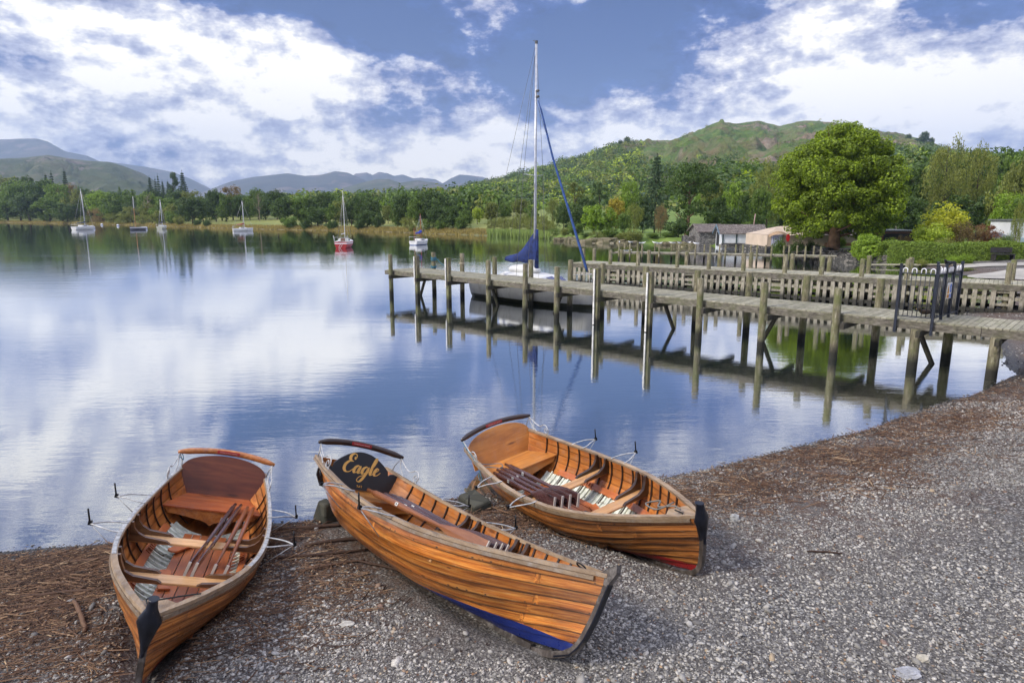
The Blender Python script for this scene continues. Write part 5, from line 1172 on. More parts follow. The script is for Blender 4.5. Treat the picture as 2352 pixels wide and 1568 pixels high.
inboat(2,'painter_rope',mb,simple('grey_painter',(.16,.15,.13),.9),'grey painter rope tied round the bow ring of the right boat','rope')
mb=MB();mb.tube([tuple(p) for p in cr([(.03,4.2,.80),(-.06,4.12,.79),(-.14,4.0,.76),(-.26,3.9,.745)],6)],.006,6)
inboat(0,'painter_rope',mb,simple('dark_painter',(.03,.028,.025),.9),'short dark painter rope on the bow of the left boat','rope')
mb=MB();mb.tube([tuple(p) for p in cr([(.60,.20,.88),(.57,.35,.70),(.50,.55,.58),(.30,.70,.55),(.38,.9,.56),(.56,.75,.60),(.66,.7,.50),(.67,.8,.42),(.62,.65,.60),(.59,.30,.80)],7)],.0045,5)
inboat(2,'blue_cord',mb,M_brope,'thin blue cord tied round the oars and scroll of the right boat','cord')  # loose blue cord, tied round oars and scroll
mb=MB();mb.tube([tuple(p) for p in cr([(.58,.17,.88),(.55,.12,.86),(.52,.16,.80),(.56,.2,.84),(.58,.14,.80)],5)],.005,5)
inboat(0,'blue_cord',mb,M_brope,'knot of blue cord on the back rail end of the left boat','cord')  # knot of blue cord on the rail end
mb=MB();mb.box((.08,2.762,.376),(.045,.004,.02));inboat(0,'blue_tag',mb,simple('blue_tag',(.05,.12,.45),.5),'tiny blue sticker on the front thwart edge of the left boat','sticker')
azs=np.concatenate([np.linspace(-180,-62,26)[:-1],np.linspace(-62,62,560),np.linspace(62,180,26)[1:]])
rs=np.concatenate([np.linspace(.6,14,170)[:-1],np.geomspace(14,3000,250)])
A_,R_=np.meshgrid(np.radians(azs),rs,indexing='ij')
GX=np.sin(A_)*R_;GY=np.cos(A_)*R_;GD=sdf(GX,GY);GZ=ground(GX,GY,GD)
GZ=np.where(R_>1200,GZ*.5-2,GZ)
HSAMP=[]
for q in POSE:
    y_,p_,r_=[R(t) for t in q[3:]];M=Matrix.Rotation(y_,3,'Z')@Matrix.Rotation(p_,3,'X')@Matrix.Rotation(r_,3,'Y')
    for s in np.linspace(0,.998,44):
        for u in np.linspace(0,.60,9):
            for sd in (-1,1):
                h=hp(s,u,.016);HSAMP.append(tuple(Vector(q[:3])+M@Vector((sd*h[0],h[1]-2.2,h[2]-(.045 if u==0 else 0)))))
HSAMP=np.array(HSAMP)
def carve(x,y,z):
    x=np.asarray(x,float);sh_=x.shape;x=x.ravel();y=np.asarray(y,float).ravel();z=np.array(z,float).ravel()
    near=np.where((y>3)&(y<10.8)&(np.abs(x)<5.2))[0]
    for c in range(0,len(near),4000):
        k=near[c:c+4000];dd=np.hypot(x[k][:,None]-HSAMP[None,:,0],y[k][:,None]-HSAMP[None,:,1]);lim=(HSAMP[None,:,2]+.5*np.maximum(dd-.04,0)).min(1)-.004
        z[k]=np.minimum(z[k],lim)
    return z.reshape(sh_)
def groundc(x,y,d=None): return carve(x,y,ground(x,y,d))
GZ=carve(GX,GY,GZ)
def ground_mat(N):
    p=N.pos();sp=N.sep(p);d=N.attr('shore','Fac')
    v1=N.voro(p,34.,out='Color');v1d=N.voro(p,34.);v2=N.voro(p,75.,out='Color')
    s_=N.n('ShaderNodeSeparateColor');N.set(s_,Color=v1)
    peb=N.ramp(s_.outputs[0],[(0,(.05,.047,.045)),(.35,(.13,.12,.11)),(.7,(.24,.23,.21)),(.93,(.36,.35,.33)),(1,(.45,.43,.38))])
    s2=N.n('ShaderNodeSeparateColor');N.set(s2,Color=v2)
    fine=N.ramp(s2.outputs[1],[(0,(.035,.031,.028)),(.6,(.10,.09,.08)),(1,(.24,.225,.205))])
    pat=N.noise(p,.9,4,.6)
    peb=N.mix(N.ramp(v1d,[(.35,0.),(.6,.85)]),peb,(.035,.03,.027))
    c=N.mix(N.ramp(pat,[(.42,0.),(.6,1.)]),fine,peb)
    # brown litter band above the water line
    br=N.noise(p,5.,6,.7);bb=N.math('MULTIPLY',N.ramp(d,[(.0,.0),(.02,.5),(.05,1.),(.11,.75),(.19,.0)]),N.ramp(br,[(.38,.0),(.58,.9)]))
    c=N.mix(bb,c,N.ramp(N.noise(p,40.,5,.7),[(.3,(.02,.010,.006)),(.55,(.09,.042,.02)),(.8,(.22,.12,.06))]))
    wet=N.ramp(d,[(0.,1.),(.008,.9),(.022,0.)]);c=N.mix(wet,c,(.018,.016,.013))
    beachc=c
    # bank: short grass, dry grass further off
    gr=N.ramp(N.noise(p,.35,6,.65),[(.25,(.05,.10,.014)),(.5,(.12,.19,.025)),(.75,(.22,.28,.05))])
    dry=N.ramp(N.noise(N.mapping(p,(.03,.22,1)),1.,6,.6),[(.3,(.30,.22,.09)),(.55,(.42,.32,.14)),(.7,(.28,.27,.07))])
    green=N.ramp(N.noise(p,.05,4),[(.35,(.14,.17,.035)),(.7,(.25,.25,.06))])
    far=N.mix(N.ramp(N.math('MULTIPLY',d,.5),[(.14,0.),(.22,1.)]),dry,green)
    far=N.mix(N.ramp(d,[(.0,.9),(.04,.5),(.10,.0)]),far,(.10,.085,.03))
    wf=N.math('MULTIPLY',N.ramp(N.math('MULTIPLY',sp[1],.005),[(.5,0.),(.7,1.)]),N.math('SUBTRACT',1.,N.math('MULTIPLY',sp[0],.05),clamp=True))
    wn=N.ramp(N.math('MULTIPLY',sp[1],.01),[(.49,1.),(.52,0.)])
    land=N.mix(wf,gr,far);c=N.mix(wn,land,beachc)
    bed=N.mix(N.ramp(v1d,[(.35,0.),(.6,.5)]),N.ramp(N.noise(p,3.,6,.7),[(.35,(.20,.17,.12)),(.6,(.38,.34,.25)),(.8,(.48,.44,.35))]),(.10,.09,.06))
    c=N.mix(N.ramp(d,[(0.,0.)]) if False else N.math('LESS_THAN',sp[2],-.015),c,bed)
    h=N.math('ADD',N.math('MULTIPLY',N.math('SUBTRACT',.6,v1d),1.),N.noise(p,60.,3))
    return dict(Base_Color=c,Roughness=N.mix(wet,(.9,.9,.9),(.35,.35,.35)),Normal=N.bump(h,.9,.012))
M_ground=mat('shore_ground',ground_mat)
NG=len(azs)*len(rs)
go=npmesh('ground',np.c_[GX.ravel(),GY.ravel(),GZ.ravel()],gridfaces(len(azs),len(rs))[:,::-1],M_ground,{'shore':np.clip(GD.ravel()/20,0,5)},smooth=True)
tag(go,kind='structure')
# ---- water
ar=np.radians(np.concatenate([np.linspace(-180,-60,30)[:-1],np.linspace(-60,60,620),np.linspace(60,180,30)[1:]]));wr=np.concatenate([np.linspace(4.,10,150)[:-1],np.linspace(10,40,110)[:-1],np.geomspace(40,1400,60)])
A2,R2=np.meshgrid(ar,wr,indexing='ij');WX=np.sin(A2)*R2;WY=np.cos(A2)*R2
WD=sdf(WX,WY)
def water_mat(N):
    p=N.pos();dep=N.attr('depth','Fac')
    geo=N.n('ShaderNodeNewGeometry');inc=geo.outputs['Incoming'];cz=N.math('ABSOLUTE',N.sep(inc)[2])
    dist=N.n('ShaderNodeVectorMath',operation='LENGTH');N.set(dist,i0=p);dl=dist.outputs['Value']
    r1=N.noise(N.mapping(p,(1.3,4.2,1),rot=(0,0,.25)),1.6,4,.6);r2=N.noise(N.mapping(p,(.35,1.4,1),rot=(0,0,-.2)),.6,4,.6)
    pat=N.ramp(N.noise(N.mapping(p,(.03,.09,1),rot=(0,0,-.3)),1.,4,.6),[(.38,.18),(.62,1.)])
    h=N.math('ADD',N.math('MULTIPLY',N.math('MULTIPLY',r1,pat),.0040),N.math('MULTIPLY',r2,.0065))
    b=N.n('ShaderNodeBump');N.set(b,Height=h,Strength=.8,Distance=1.)
    gl=N.n('ShaderNodeBsdfGlossy');N.set(gl,Color=(.95,.96,.98,1),Roughness=.008,Normal=b.outputs[0])
    fr=N.ramp(cz,[(0.,1.),(.08,.95),(.2,.84),(.35,.60),(.50,.42),(1.,.2)])
    tr=N.n('ShaderNodeBsdfTransparent');N.set(tr,Color=(.80,.86,.80,1))
    df=N.n('ShaderNodeBsdfDiffuse');N.set(df,Color=(.020,.036,.030,1))
    tb=N.ramp(dep,[(0.,0.),(.08,.10),(.22,.55),(.40,1.)])
    m1=N.n('ShaderNodeMixShader');N.set(m1,i0=tb,i1=tr.outputs[0],i2=df.outputs[0])
    m2=N.n('ShaderNodeMixShader');N.set(m2,i0=fr,i1=m1.outputs[0],i2=gl.outputs[0])
    return m2.outputs[0]
M_water=mat('lake_water',water_mat)
WF=gridfaces(len(ar),len(wr))[:,::-1];cxw=WX.ravel()[WF].mean(1);cyw=WY.ravel()[WF].mean(1);keep=np.ones(len(WF),bool)   # no lake water inside the hulls
for q in POSE:
    yaw,p_,r_=[R(t) for t in q[3:]];Mi=(Matrix.Rotation(yaw,3,'Z')@Matrix.Rotation(p_,3,'X')@Matrix.Rotation(r_,3,'Y')).inverted()
    zt_=np.linspace(0,.7,29);yt_=np.linspace(.02,4.2,43);T_=np.array([[hp(y/HULL_L,u_at(y/HULL_L,z),.004)[0] if z>lerpc(Kt,y)+.004 else 0. for z in zt_] for y in yt_])
    k=np.where(np.hypot(cxw-q[0],cyw-q[1])<2.9)[0];D_=np.stack([cxw[k]-q[0],cyw[k]-q[1],np.full(len(k),-q[2])],1)@np.array(Mi).T;yy=D_[:,1]+2.2
    iy=np.clip(np.round((yy-.02)/4.18*42),0,42).astype(int);iz=np.clip(np.round(D_[:,2]/.7*28),0,28).astype(int)
    keep[k[(yy>0)&(yy<4.2)&(D_[:,2]>0)&(np.abs(D_[:,0])<T_[iy,iz])]]=False
WF=WF[keep]
wo_=npmesh('water',np.c_[WX.ravel(),WY.ravel(),np.zeros(WX.size)],WF,M_water,{'depth':np.clip(-WD.ravel()/10,0,2)},smooth=True)
tag(wo_,kind='structure')
# ================= sailing boats
M_gel=simple('white_gelcoat',(.62,.62,.60),.4,var=.10,scale=2.)
M_geld=simple('grimy_white_hull',(.34,.33,.30),.5,var=.35,scale=2.)
M_alu=simple('mast_aluminium',(.55,.56,.58),.35,.5,var=.1)
M_blue=simple('navy_sail_cover',(.008,.022,.11),.8,var=.35,scale=6,bump=.02)
M_blue2=simple('blue_furled_sail',(.014,.055,.20),.7,var=.25,scale=6)
M_wire=simple('rigging_wire',(.10,.10,.10),.4,.4)
M_wind=simple('smoked_window',(.02,.025,.05),.1);M_mwood=simple('varnished_mast',(.42,.22,.08),.4,var=.2)
M_boot=simple('dark_waterline_slime',(.02,.022,.012),.7)
def vhull(mb,L,B,F0,F1,zk=-.25,col=None,nst=26,transom=.75,mi=0,raked=.12):
    P=[]
    for i in range(nst+1):
        s=i/nst;y=-L/2+L*s
        b=B/2*(transom+(1-transom)*math.sin(min(s/.45,1)*PI/2) if s<.45 else math.cos((s-.45)/.55*PI/2)**.8 if s<1 else .0);b=max(b,.012)
        zg=F0+(F1-F0)*s**1.6-.06*math.sin(PI*s);r_=[]
        for t in np.linspace(-1,1,15):
            u=abs(t);x=b*math.copysign(1,t)*math.sin(u*PI/2)**.62 if u>0 else 0;z=zk*(1-s*.25)+(zg-zk*(1-s*.25))*(1-math.cos(u*PI/2))**.9
            r_.append((x,y+raked*L*.5*s**3*(z-.0)/max(F1,.1)*.5,z))
        P.append(r_)
    mb.grid(P,mi,False,col,True,flip=True);n0=mb.n-15*(nst+1);mb.f.append(tuple(range(n0,n0+15)));mb.m.append(mi);mb.sm.append(False)
    return P
def deckof(mb,P,dz=0.,camber=.06,inset=.0):
    G=[]
    for r_ in P:
        a=r_[0];b=r_[-1];G.append([(a[0]+(b[0]-a[0])*t,a[1],a[2]+dz+camber*math.sin(PI*t)*min(1,abs(b[0]-a[0]))) for t in np.linspace(0,1,7)])
    mb.grid(G,0,False,None,True,flip=False)
def loft(mb,secs,mi=0,cap=True,smooth=False):
    mb.grid(secs,mi,True,None,smooth);m=len(secs[0]);b=mb.n-m*len(secs);
    if cap: mb.f+=[tuple(range(b,b+m)),tuple(range(mb.n-m,mb.n))[::-1]];mb.m+=[mi]*2;mb.sm+=[False]*2
def stripmat(name,top,low,z0,line=None):
    def fn(N):
        p=N.coord('Object');z=N.sep(p)[2];n=N.noise(p,2.,5,.65)
        c=N.ramp(n,[(.3,tuple(x*.8 for x in top)),(.7,top)])
        st=N.noise(N.mapping(p,(7,7,.8)),1.,4,.7);c=N.mix(N.ramp(st,[(.52,0.),(.72,.45)]),c,(.13,.11,.075))
        zz=N.math('ADD',z,N.math('MULTIPLY',n,.05))
        if line: c=N.mix(N.ramp(zz,[(line[0]-.001,0.),(line[0],1.),(line[1],1.),(line[1]+.001,0.)],'LINEAR') if False else N.math('MULTIPLY',N.math('GREATER_THAN',z,line[0]),N.math('LESS_THAN',z,line[1])),c,line[2])
        c=N.mix(N.math('LESS_THAN',zz,z0),c,low)
        return dict(Base_Color=c,Roughness=.4)
    return mat(name,fn)
# moored sailboat beside the jetty
HB=Vector((.70,-.715,0)).normalized();ctr=Vector((.95,29.3,0))
hz_=math.atan2(-HB.x,HB.y)
sb_=empty('sailboat',ctr,hz_,'white sailboat with tall mast and blue sail cover moored between the two jetties','sailboat')
L_=6.9;mb=MB();P=vhull(mb,L_,2.35,.82,1.0,-.3,transom=.72);mb.build('hull',stripmat('sailboat_hull',(.42,.42,.40),(.03,.032,.015),.20),sb_)
mb=MB();deckof(mb,P,.0,.07);mb.build('deck',M_gel,sb_)
mb=MB();sec=[]
for y,w,h in ((-1.5,.78,.02),(-1.45,.78,.36),(.2,.80,.38),(1.15,.66,.30),(1.75,.42,.05)):
    sec.append([(-w,y,.88),(-w*.84,y,.90+h*.85),(-w*.5,y,.92+h),(w*.5,y,.92+h),(w*.84,y,.90+h*.85),(w,y,.88)])
loft(mb,sec);mb.build('cabin',M_gel,sb_)
for sd in (-1,1):
    mb=MB();mb.add([(sd*.775,-.9,1.02),(sd*.795,.6,1.02),(sd*.715,.6,1.17),(sd*.695,-.9,1.17)],[(0,1,2,3)]);mb.build('window',M_wind,sb_)
    mb=MB();mb.add([(sd*.10,1.22,1.225),(sd*.52,1.25,1.18),(sd*.36,1.66,1.02),(sd*.08,1.68,1.035)],[(0,1,2,3)]);mb.build('window',simple('tinted_hatch',(.05,.06,.16),.15) if 'tinted_hatch' not in bpy.data.materials else bpy.data.materials['tinted_hatch'],sb_)
my=.10
mb=MB();mb.tube([(0,my,1.2),(0,my,5.),(0,my,10.85)],[.055,.052,.045],10,flat=1.3);mb.build('mast',M_alu,sb_)
mb=MB();mb.box((0,my,10.92),(.08,.10,.12));mb.tube([(0,my,10.95),(-.1,my-.18,11.03)],.008,4);mb.tube([(-.1,my-.3,11.05),(-.1,my-.08,11.0)],.012,4);mb.build('masthead',M_wire,sb_)
for z in (8.75,8.98): mb=MB();mb.ball((0,my+.10,z),(.07,.10,.06),8,5);mb.build('mast_fitting',M_wire,sb_)
mb=MB();mb.tube([(-.62,my-.12,5.55),(0,my,5.50),(.62,my-.12,5.55)],.016,6);mb.build('spreader',M_alu,sb_)
for a,b in (((.62,my-.12,5.55),(.95,my-.25,.95)),((-.62,my-.12,5.55),(-.95,my-.25,.95)),((0,my,10.8),(.62,my-.12,5.55)),((0,my,10.8),(-.62,my-.12,5.55)),((0,my-.05,10.8),(0,-3.35,.95)),((0,my,5.5),(.8,my+.25,.95)),((0,my,5.5),(-.8,my+.25,.95)),((0,my,8.6),(0,3.35,1.1)),((0,my-.02,10.7),(-.3,-1.9,2.0))):
    mb=MB();mb.tube([a,b],.009,4);mb.build('stay',M_wire,sb_)
mb=MB();mb.tube([(0,my+.12,8.6),(0,my+.30,8.2),(0,1.1,6.2),(0,2.3,3.4),(0,3.0,1.75),(0,3.1,1.5)],[.015,.035,.045,.055,.06,.03],9);mb.build('furled_sail',M_blue2,sb_)
mb=MB();mb.tube([(0,my-.06,1.82),(0,-1.75,1.82)],.04,8);mb.build('boom',M_alu,sb_)
mb=MB();P=[]
for t in np.linspace(0,1,15):
    y=my+.10-1.95*t;top=1.92+1.3*(1-t)**1.8+.05*math.sin(t*9);w=.10+.05*math.sin(PI*min(1,t*1.3));zb=1.72-.02*t+.03*math.sin(t*14)
    P.append([(w*math.cos(a)*(.35+.65*(1-max(0,math.sin(a)))**.8)*(1+.12*math.sin(a*5+t*8)),y,(zb+top)/2+(top-zb)/2*math.sin(a)) for a in np.linspace(0,2*PI,17)[:-1]])
loft(mb,P,smooth=True);mb.build('sail_cover',M_blue,sb_)
mb=MB();mb.tube([(0,my+.12,3.2),(.02,my+.12,1.5)],[.06,.10],8);mb.build('mast_cover',M_blue,sb_)
for (y0,y1,w0,w1,nm) in ((-3.4,-2.6,.8,.95,'stern_rail'),(3.3,2.6,.08,.55,'bow_rail')):
    mb=MB();z0=.9;zt=1.42
    mb.tube([tuple(p) for p in cr([(-w1,y1,zt-.02),(-w0,y0,zt),(0,y0-.08*np.sign(-y0)*-1,zt+.01),(w0,y0,zt),(w1,y1,zt-.02)],6)],.013,6)
    for x,y in ((-w1,y1),(-w0,y0),(w0,y0),(w1,y1)): mb.tube([(x,y,z0),(x,y,zt)],.011,5)
    mb.build(nm,M_galv,sb_)
for sd in (-1,1):
    mb=MB();mb.tube([(sd*.95,-2.6,1.4),(sd*1.05,-.8,1.38),(sd*.95,1.2,1.38),(sd*.55,2.6,1.40)],.006,4)
    for y,x in ((-.8,1.05),(1.2,.92)): mb.tube([(sd*x,y,.9),(sd*x,y,1.38)],.010,5)
    mb.build('guard_rail',M_galv,sb_)
mb=MB();mb.ball((0,-.55,1.40),(.42,.95,.24),18,9);mb.build('upturned_tender',M_gel,sb_)
# --- small moored boats out on the lake
MHB={}
def moored(px,py,hdg,L,B,mast_top,hullm,label,mastm=M_alu,cabin=True,cover=None,boom=True,two=None,col2=None):
    p=at(px,py,0);zt=atd(px,mast_top,p.y).z;r=empty('sailboat',p,hdg,label,'sailboat','sailboats moored out on the lake')
    mb=MB();P=vhull(mb,L,B,L*.145,L*.18,-.2,transom=.7,nst=18);mb.build('hull',hullm,r);mb=MB();deckof(mb,P,0,.04);mb.build('deck',M_gel,r);f=L*.15
    if cabin:
        mb=MB();k=L/7;w=B*.32;sec=[[(-w*a,y*k,f),(-w*a*.8,y*k,f+h),(w*a*.8,y*k,f+h),(w*a,y*k,f)] for y,a,h in ((-1.2,1,.02),(-1.15,1,.42*k),(.8,.95,.40*k),(1.9,.6,.05))];loft(mb,sec);mb.build('cabin',M_gel,r)
        for sd in (-1,1): mb=MB();mb.add([(sd*(w*.91+.012),-.8*k,f+.12*k),(sd*(w*.91+.012),.5*k,f+.12*k),(sd*w*.85,.5*k,f+.3*k),(sd*w*.85,-.8*k,f+.3*k)],[(0,1,2,3)]);mb.build('window',M_wind,r)
    mr=max(.045,.055*p.y/100);mb=MB();mb.tube([(0,.08*L,f*.8),(0,.08*L,zt*.6),(0,.08*L-.02*L,zt)],[mr,mr*.9,mr*.5],7);mb.build('mast',mastm,r)
    if col2: mb=MB();mb.tube([(0,.08*L-.006*L,zt*.66),(0,.08*L-.02*L,zt)],[mr*1.1,mr*.7],7);mb.build('mast_top',M_gel,r)
    if boom:
        mb=MB();mb.tube([(0,.07*L,f+.9),(0,-.32*L,f+.85)],.05,6);mb.build('boom',mastm,r)
        if cover: mb=MB();mb.tube([(0,.07*L,f+1.15),(0,-.05*L,f+1.0),(0,-.3*L,f+.92)],[.20,.16,.08],8);mb.build('sail_cover',cover,r)
    w=.012*p.y/80
    for a,b in (((0,.07*L,zt*.97),(0,L*.5,f*1.2)),((0,.07*L,zt*.97),(0,-L*.48,f)),((0,.08*L,zt*.9),(B*.42,0,f)),((0,.08*L,zt*.9),(-B*.42,0,f))):
        mb=MB();mb.tube([a,b],w,3);mb.build('stay',M_galv if cabin else M_wire,r)
    mb=MB()
    mb.tube([tuple(q) for q in cr([(-B*.4,-L*.36,f+.5),(-B*.33,-L*.49,f+.5),(B*.33,-L*.49,f+.5),(B*.4,-L*.36,f+.5)],5)],.018*p.y/80,5)
    for sd in (-1,1):mb.tube([(sd*B*.33,-L*.49,f),(sd*B*.33,-L*.49,f+.5)],.018*p.y/80,4)
    if cabin: mb.build('stern_rail',M_galv,r)
    if two: mb=MB();mb.tube([(0,-L*.38,f),(0,-L*.4,two)],mr*.7,6);mb.build('mizzen_mast',mastm,r)
    return r
hw_=stripmat('moored_white_hull',(.66,.66,.64),(.05,.05,.07),.02)
r1=moored(193,528,R(-14),6.2,2.5,433,hw_,'white sailboat moored furthest left with a dark folded sail on its boom',cover=simple('grey_blue_cover',(.03,.06,.10),.8))
mb=MB();mb.box((-.5,-3.8,.25),(.28,.3,.75));mb.build('outboard_motor',M_black,r1)
moored(315,528,R(172),5.2,2.3,452,stripmat('moored_dark_hull',(.10,.10,.12),(.04,.04,.05),.02,(.50,.7,(.6,.6,.6))),'open dark hulled boat with a varnished mast, moored second from left',M_mwood,False,col2=1)
moored(373,526,R(12),5.4,2.3,458,stripmat('moored_cream_hull',(.55,.54,.42),(.1,.1,.08),.03),'small cream sailboat moored third from left beside the straw bank',cover=simple('black_cover',(.02,.02,.025),.8))
moored(558,531,R(-62),4.6,2.1,461,hw_,'small white sailboat with a rust red sail cover moored before the meadow',cover=simple('rust_red_cover',(.30,.05,.03),.8))
r5=moored(792,568,R(4),5.2,2.05,437,stripmat('moored_red_hull',(.42,.018,.016),(.05,.01,.01),.02,(.50,.62,(.7,.7,.7))),'red hulled sailboat seen from astern, moored in the middle of the lake',M_gel)
mb=MB();mb.box((0,-1.0,.93),(.5,.05,.36));mb.build('cabin_door',simple('cabin_door_brown',(.16,.08,.05),.6),r5)
for sd in (-1,1): mb=MB();mb.tube([(sd*.7,-2.5,.6),(sd*.8,-2.6,1.5)],.025,5);mb.build('fender',M_gel,r5)
mb=MB();
for a,b in (((-.25,-2.63,.1),(.05,-2.63,.55)),((-.05,-2.63,.05),(.25,-2.63,.5)),((-.25,-2.63,.1),(-.05,-2.63,.05)),((.05,-2.63,.55),(.25,-2.63,.5))): mb.tube([a,b],.02,5)
mb.build('boarding_ladder',M_gel,r5)
r6=moored(965,562,R(-20),3.9,1.65,491,stripmat('moored_small_hull',(.66,.66,.64),(.05,.10,.25),.10),'smallest white sailboat with slim reddish masts, moored nearest the jetty tip',simple('red_brown_spar',(.30,.07,.03),.5),True,two=2.2,cover=simple('blue_cover',(.03,.06,.35),.7))
M_buoy=simple('buoy_white',(.66,.66,.68),.45,var=.08);M_buoyb=simple('buoy_blue_band',(.05,.10,.30),.5)
for i,(px,py,s,lab) in enumerate([(214,525,.62,'white mooring buoy beside the leftmost sailboat'),(234,517,.5,'white mooring buoy farthest out behind the leftmost sailboat'),(271,519,.5,'white mooring buoy halfway between the two left sailboats'),(334.6,526,.55,'white mooring buoy right of the open dark boat'),(571,530,.5,'white mooring buoy at the bow of the boat with the red cover')]):
    p=at(px,py,0);r=empty('buoy',p,0,lab,'buoy','white mooring buoys');mb=MB();mb.ball((0,0,.30*s*1.6),(s*.9,s*.9,s*.8),14,9);mb.build('float',M_buoy,r);mb=MB();mb.tube([(0,0,s*1.1),(0,0,s*1.4)],.05,5);mb.build('eye',M_wire,r)
    mb=MB();mb.tube([(math.cos(a)*s*.9,math.sin(a)*s*.9,.30*s*1.3) for a in np.linspace(0,2*PI,15)[:-1]],.05,4,closed=True);mb.build('band',M_buoyb,r)
# ================= buildings and garden things
def stonemat(name,lo,mid,hi,sc,mort=(.05,.045,.04),squash=2.4,b=.05):
    def fn(N):
        p=N.coord('Object');q=N.mapping(p,(1,1,squash));e=N.voro(q,sc,'DISTANCE_TO_EDGE');c_=N.voro(q,sc,out='Color')
        s_=N.n('ShaderNodeSeparateColor');N.set(s_,Color=c_);c=N.ramp(s_.outputs[0],[(0,lo),(.5,mid),(1,hi)]);c=N.mix(N.ramp(N.noise(p,6.,4),[(.4,0.),(.7,.4)]),c,lo)
        c=N.mix(N.ramp(e,[(.02,1.),(.10,0.)]),c,mort)
        return dict(Base_Color=c,Roughness=.9,Normal=N.bump(N.math('MINIMUM',e,.12),1.,b))
    return mat(name,fn)
M_stone=stonemat('slate_walling',(.09,.085,.08),(.20,.19,.175),(.34,.32,.29),3.6)
M_stone2=stonemat('dark_quay_stone',(.035,.035,.033),(.10,.095,.085),(.26,.24,.21),2.6,(.015,.015,.013),2.6,.12)
M_roof=stonemat('stone_tile_roof',(.10,.08,.07),(.165,.135,.12),(.24,.21,.18),4.,(.05,.04,.035),1.,.02)
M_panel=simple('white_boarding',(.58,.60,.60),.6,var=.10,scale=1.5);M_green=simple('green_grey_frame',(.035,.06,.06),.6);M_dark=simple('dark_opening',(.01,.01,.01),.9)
M_rock=stonemat('shore_rock',(.10,.09,.045),(.24,.20,.12),(.40,.35,.24),.9,(.09,.085,.035),1.3,.15)
def gable(mb,x0,x1,y0,y1,ze,zr,th=.12,ov=.3,mi=0):   # ridge along x
    ym=(y0+y1)/2
    for s,ye in ((1,y0-ov),(-1,y1+ov)):
        k=(zr-ze)/abs(ym-(y0 if s==1 else y1));zo=ze-k*ov
        mb.add([(x0-ov,ye,zo),(x1+ov,ye,zo),(x1+ov,ym,zr),(x0-ov,ym,zr),(x0-ov,ye,zo-th),(x1+ov,ye,zo-th),(x1+ov,ym,zr-th),(x0-ov,ym,zr-th)],[(0,1,2,3),(7,6,5,4),(0,4,5,1),(1,5,6,2),(0,3,7,4)],mi)
def wallbox(mb,x0,x1,y0,y1,z0,ze,zr):
    ym=(y0+y1)/2;mb.add([(x0,y0,z0),(x1,y0,z0),(x1,y1,z0),(x0,y1,z0),(x0,y0,ze),(x1,y0,ze),(x1,y1,ze),(x0,y1,ze),(x0,ym,zr-.05),(x1,ym,zr-.05)],[(0,1,5,4),(2,3,7,6),(1,2,6,9,5),(3,0,4,8,7),(0,3,2,1)])
# stone boathouse
d1=84.;a=atd(1606,560,d1);b=atd(1662,560,d1);ze=atd(1630,530,d1).z;zr=atd(1630,514,d1+2.2).z
h1=empty('boathouse',((a.x+b.x)/2,d1,0),R(0),'stone boathouse with a slate roof at the water edge','boathouse')
w=(b.x-a.x)/2;mb=MB();wallbox(mb,-w,w,0,5,-.6,ze,zr);mb.build('wall',M_stone,h1);mb=MB();gable(mb,-w,w,0,5,ze,zr);mb.build('roof',M_roof,h1)
mb=MB();mb.tube([(.4*w,-.06,ze),(.4*w,-.06,ze-.9)],.05,6);mb.build('drainpipe',M_green,h1)
# white boathouse
d2=76.;a=atd(1659,560,d2);b=atd(1754,562,d2);ze=atd(1700,533,d2).z;zr=atd(1700,515,d2+2.5).z;zb_=atd(1700,559,d2).z
h2=empty('boathouse',((a.x+b.x)/2,d2,0),-.13,'long boathouse with white boarded side and mossy brown roof','boathouse')
w=(b.x-a.x)/2;mb=MB();wallbox(mb,-w,w,0,4,-.5,ze,zr);mb.build('wall',M_panel,h2);mb=MB();gable(mb,-w,w,0,4,ze,zr,ov=.3);mb.build('roof',M_roof,h2)
for t in (0.02,.34,.67,.98): mb=MB();x=-w+2*w*t;mb.box((x,-.05,(ze+zb_)/2),(.14,.10,ze-zb_));mb.build('frame_post',M_green,h2)
mb=MB();mb.box((0,-.12,zb_-.25),(2*w+.1,.3,.55));mb.build('base_wall',M_stone2,h2)
mb=MB();mb.prism([(.0,zb_-.4),(1.6,zb_-.4),(1.6,ze-.1),(.0,ze-.1)],-w-.06,-w+.02,'x');mb.v=[(x,y+1.7,z) for x,y,z in mb.v];mb.build('door',M_dark,h2)
mb=MB();mb.prism([(-.3,ze-.15),(2.0,zr),(4.3,ze-.15),(4.3,ze-.35),(2.0,zr-.22),(-.3,ze-.35)],-w-.42,-w-.34,'x');mb.build('barge_board',simple('blue_grey_trim',(.10,.15,.19),.6),h2)
p=at(1723,560,1.);f=atd(1731,518,d2+8);g_=atd(1735,491,d2+8);mb=MB();mb.tube([(f.x-.3,f.y,1.),(f.x,f.y,f.z),(g_.x,g_.y,g_.z)],.05,6);tag(mb.build('flagpole',simple('red_white_pole',(.45,.28,.26),.5)),'thin leaning pole rising behind the white boathouse roof','pole')
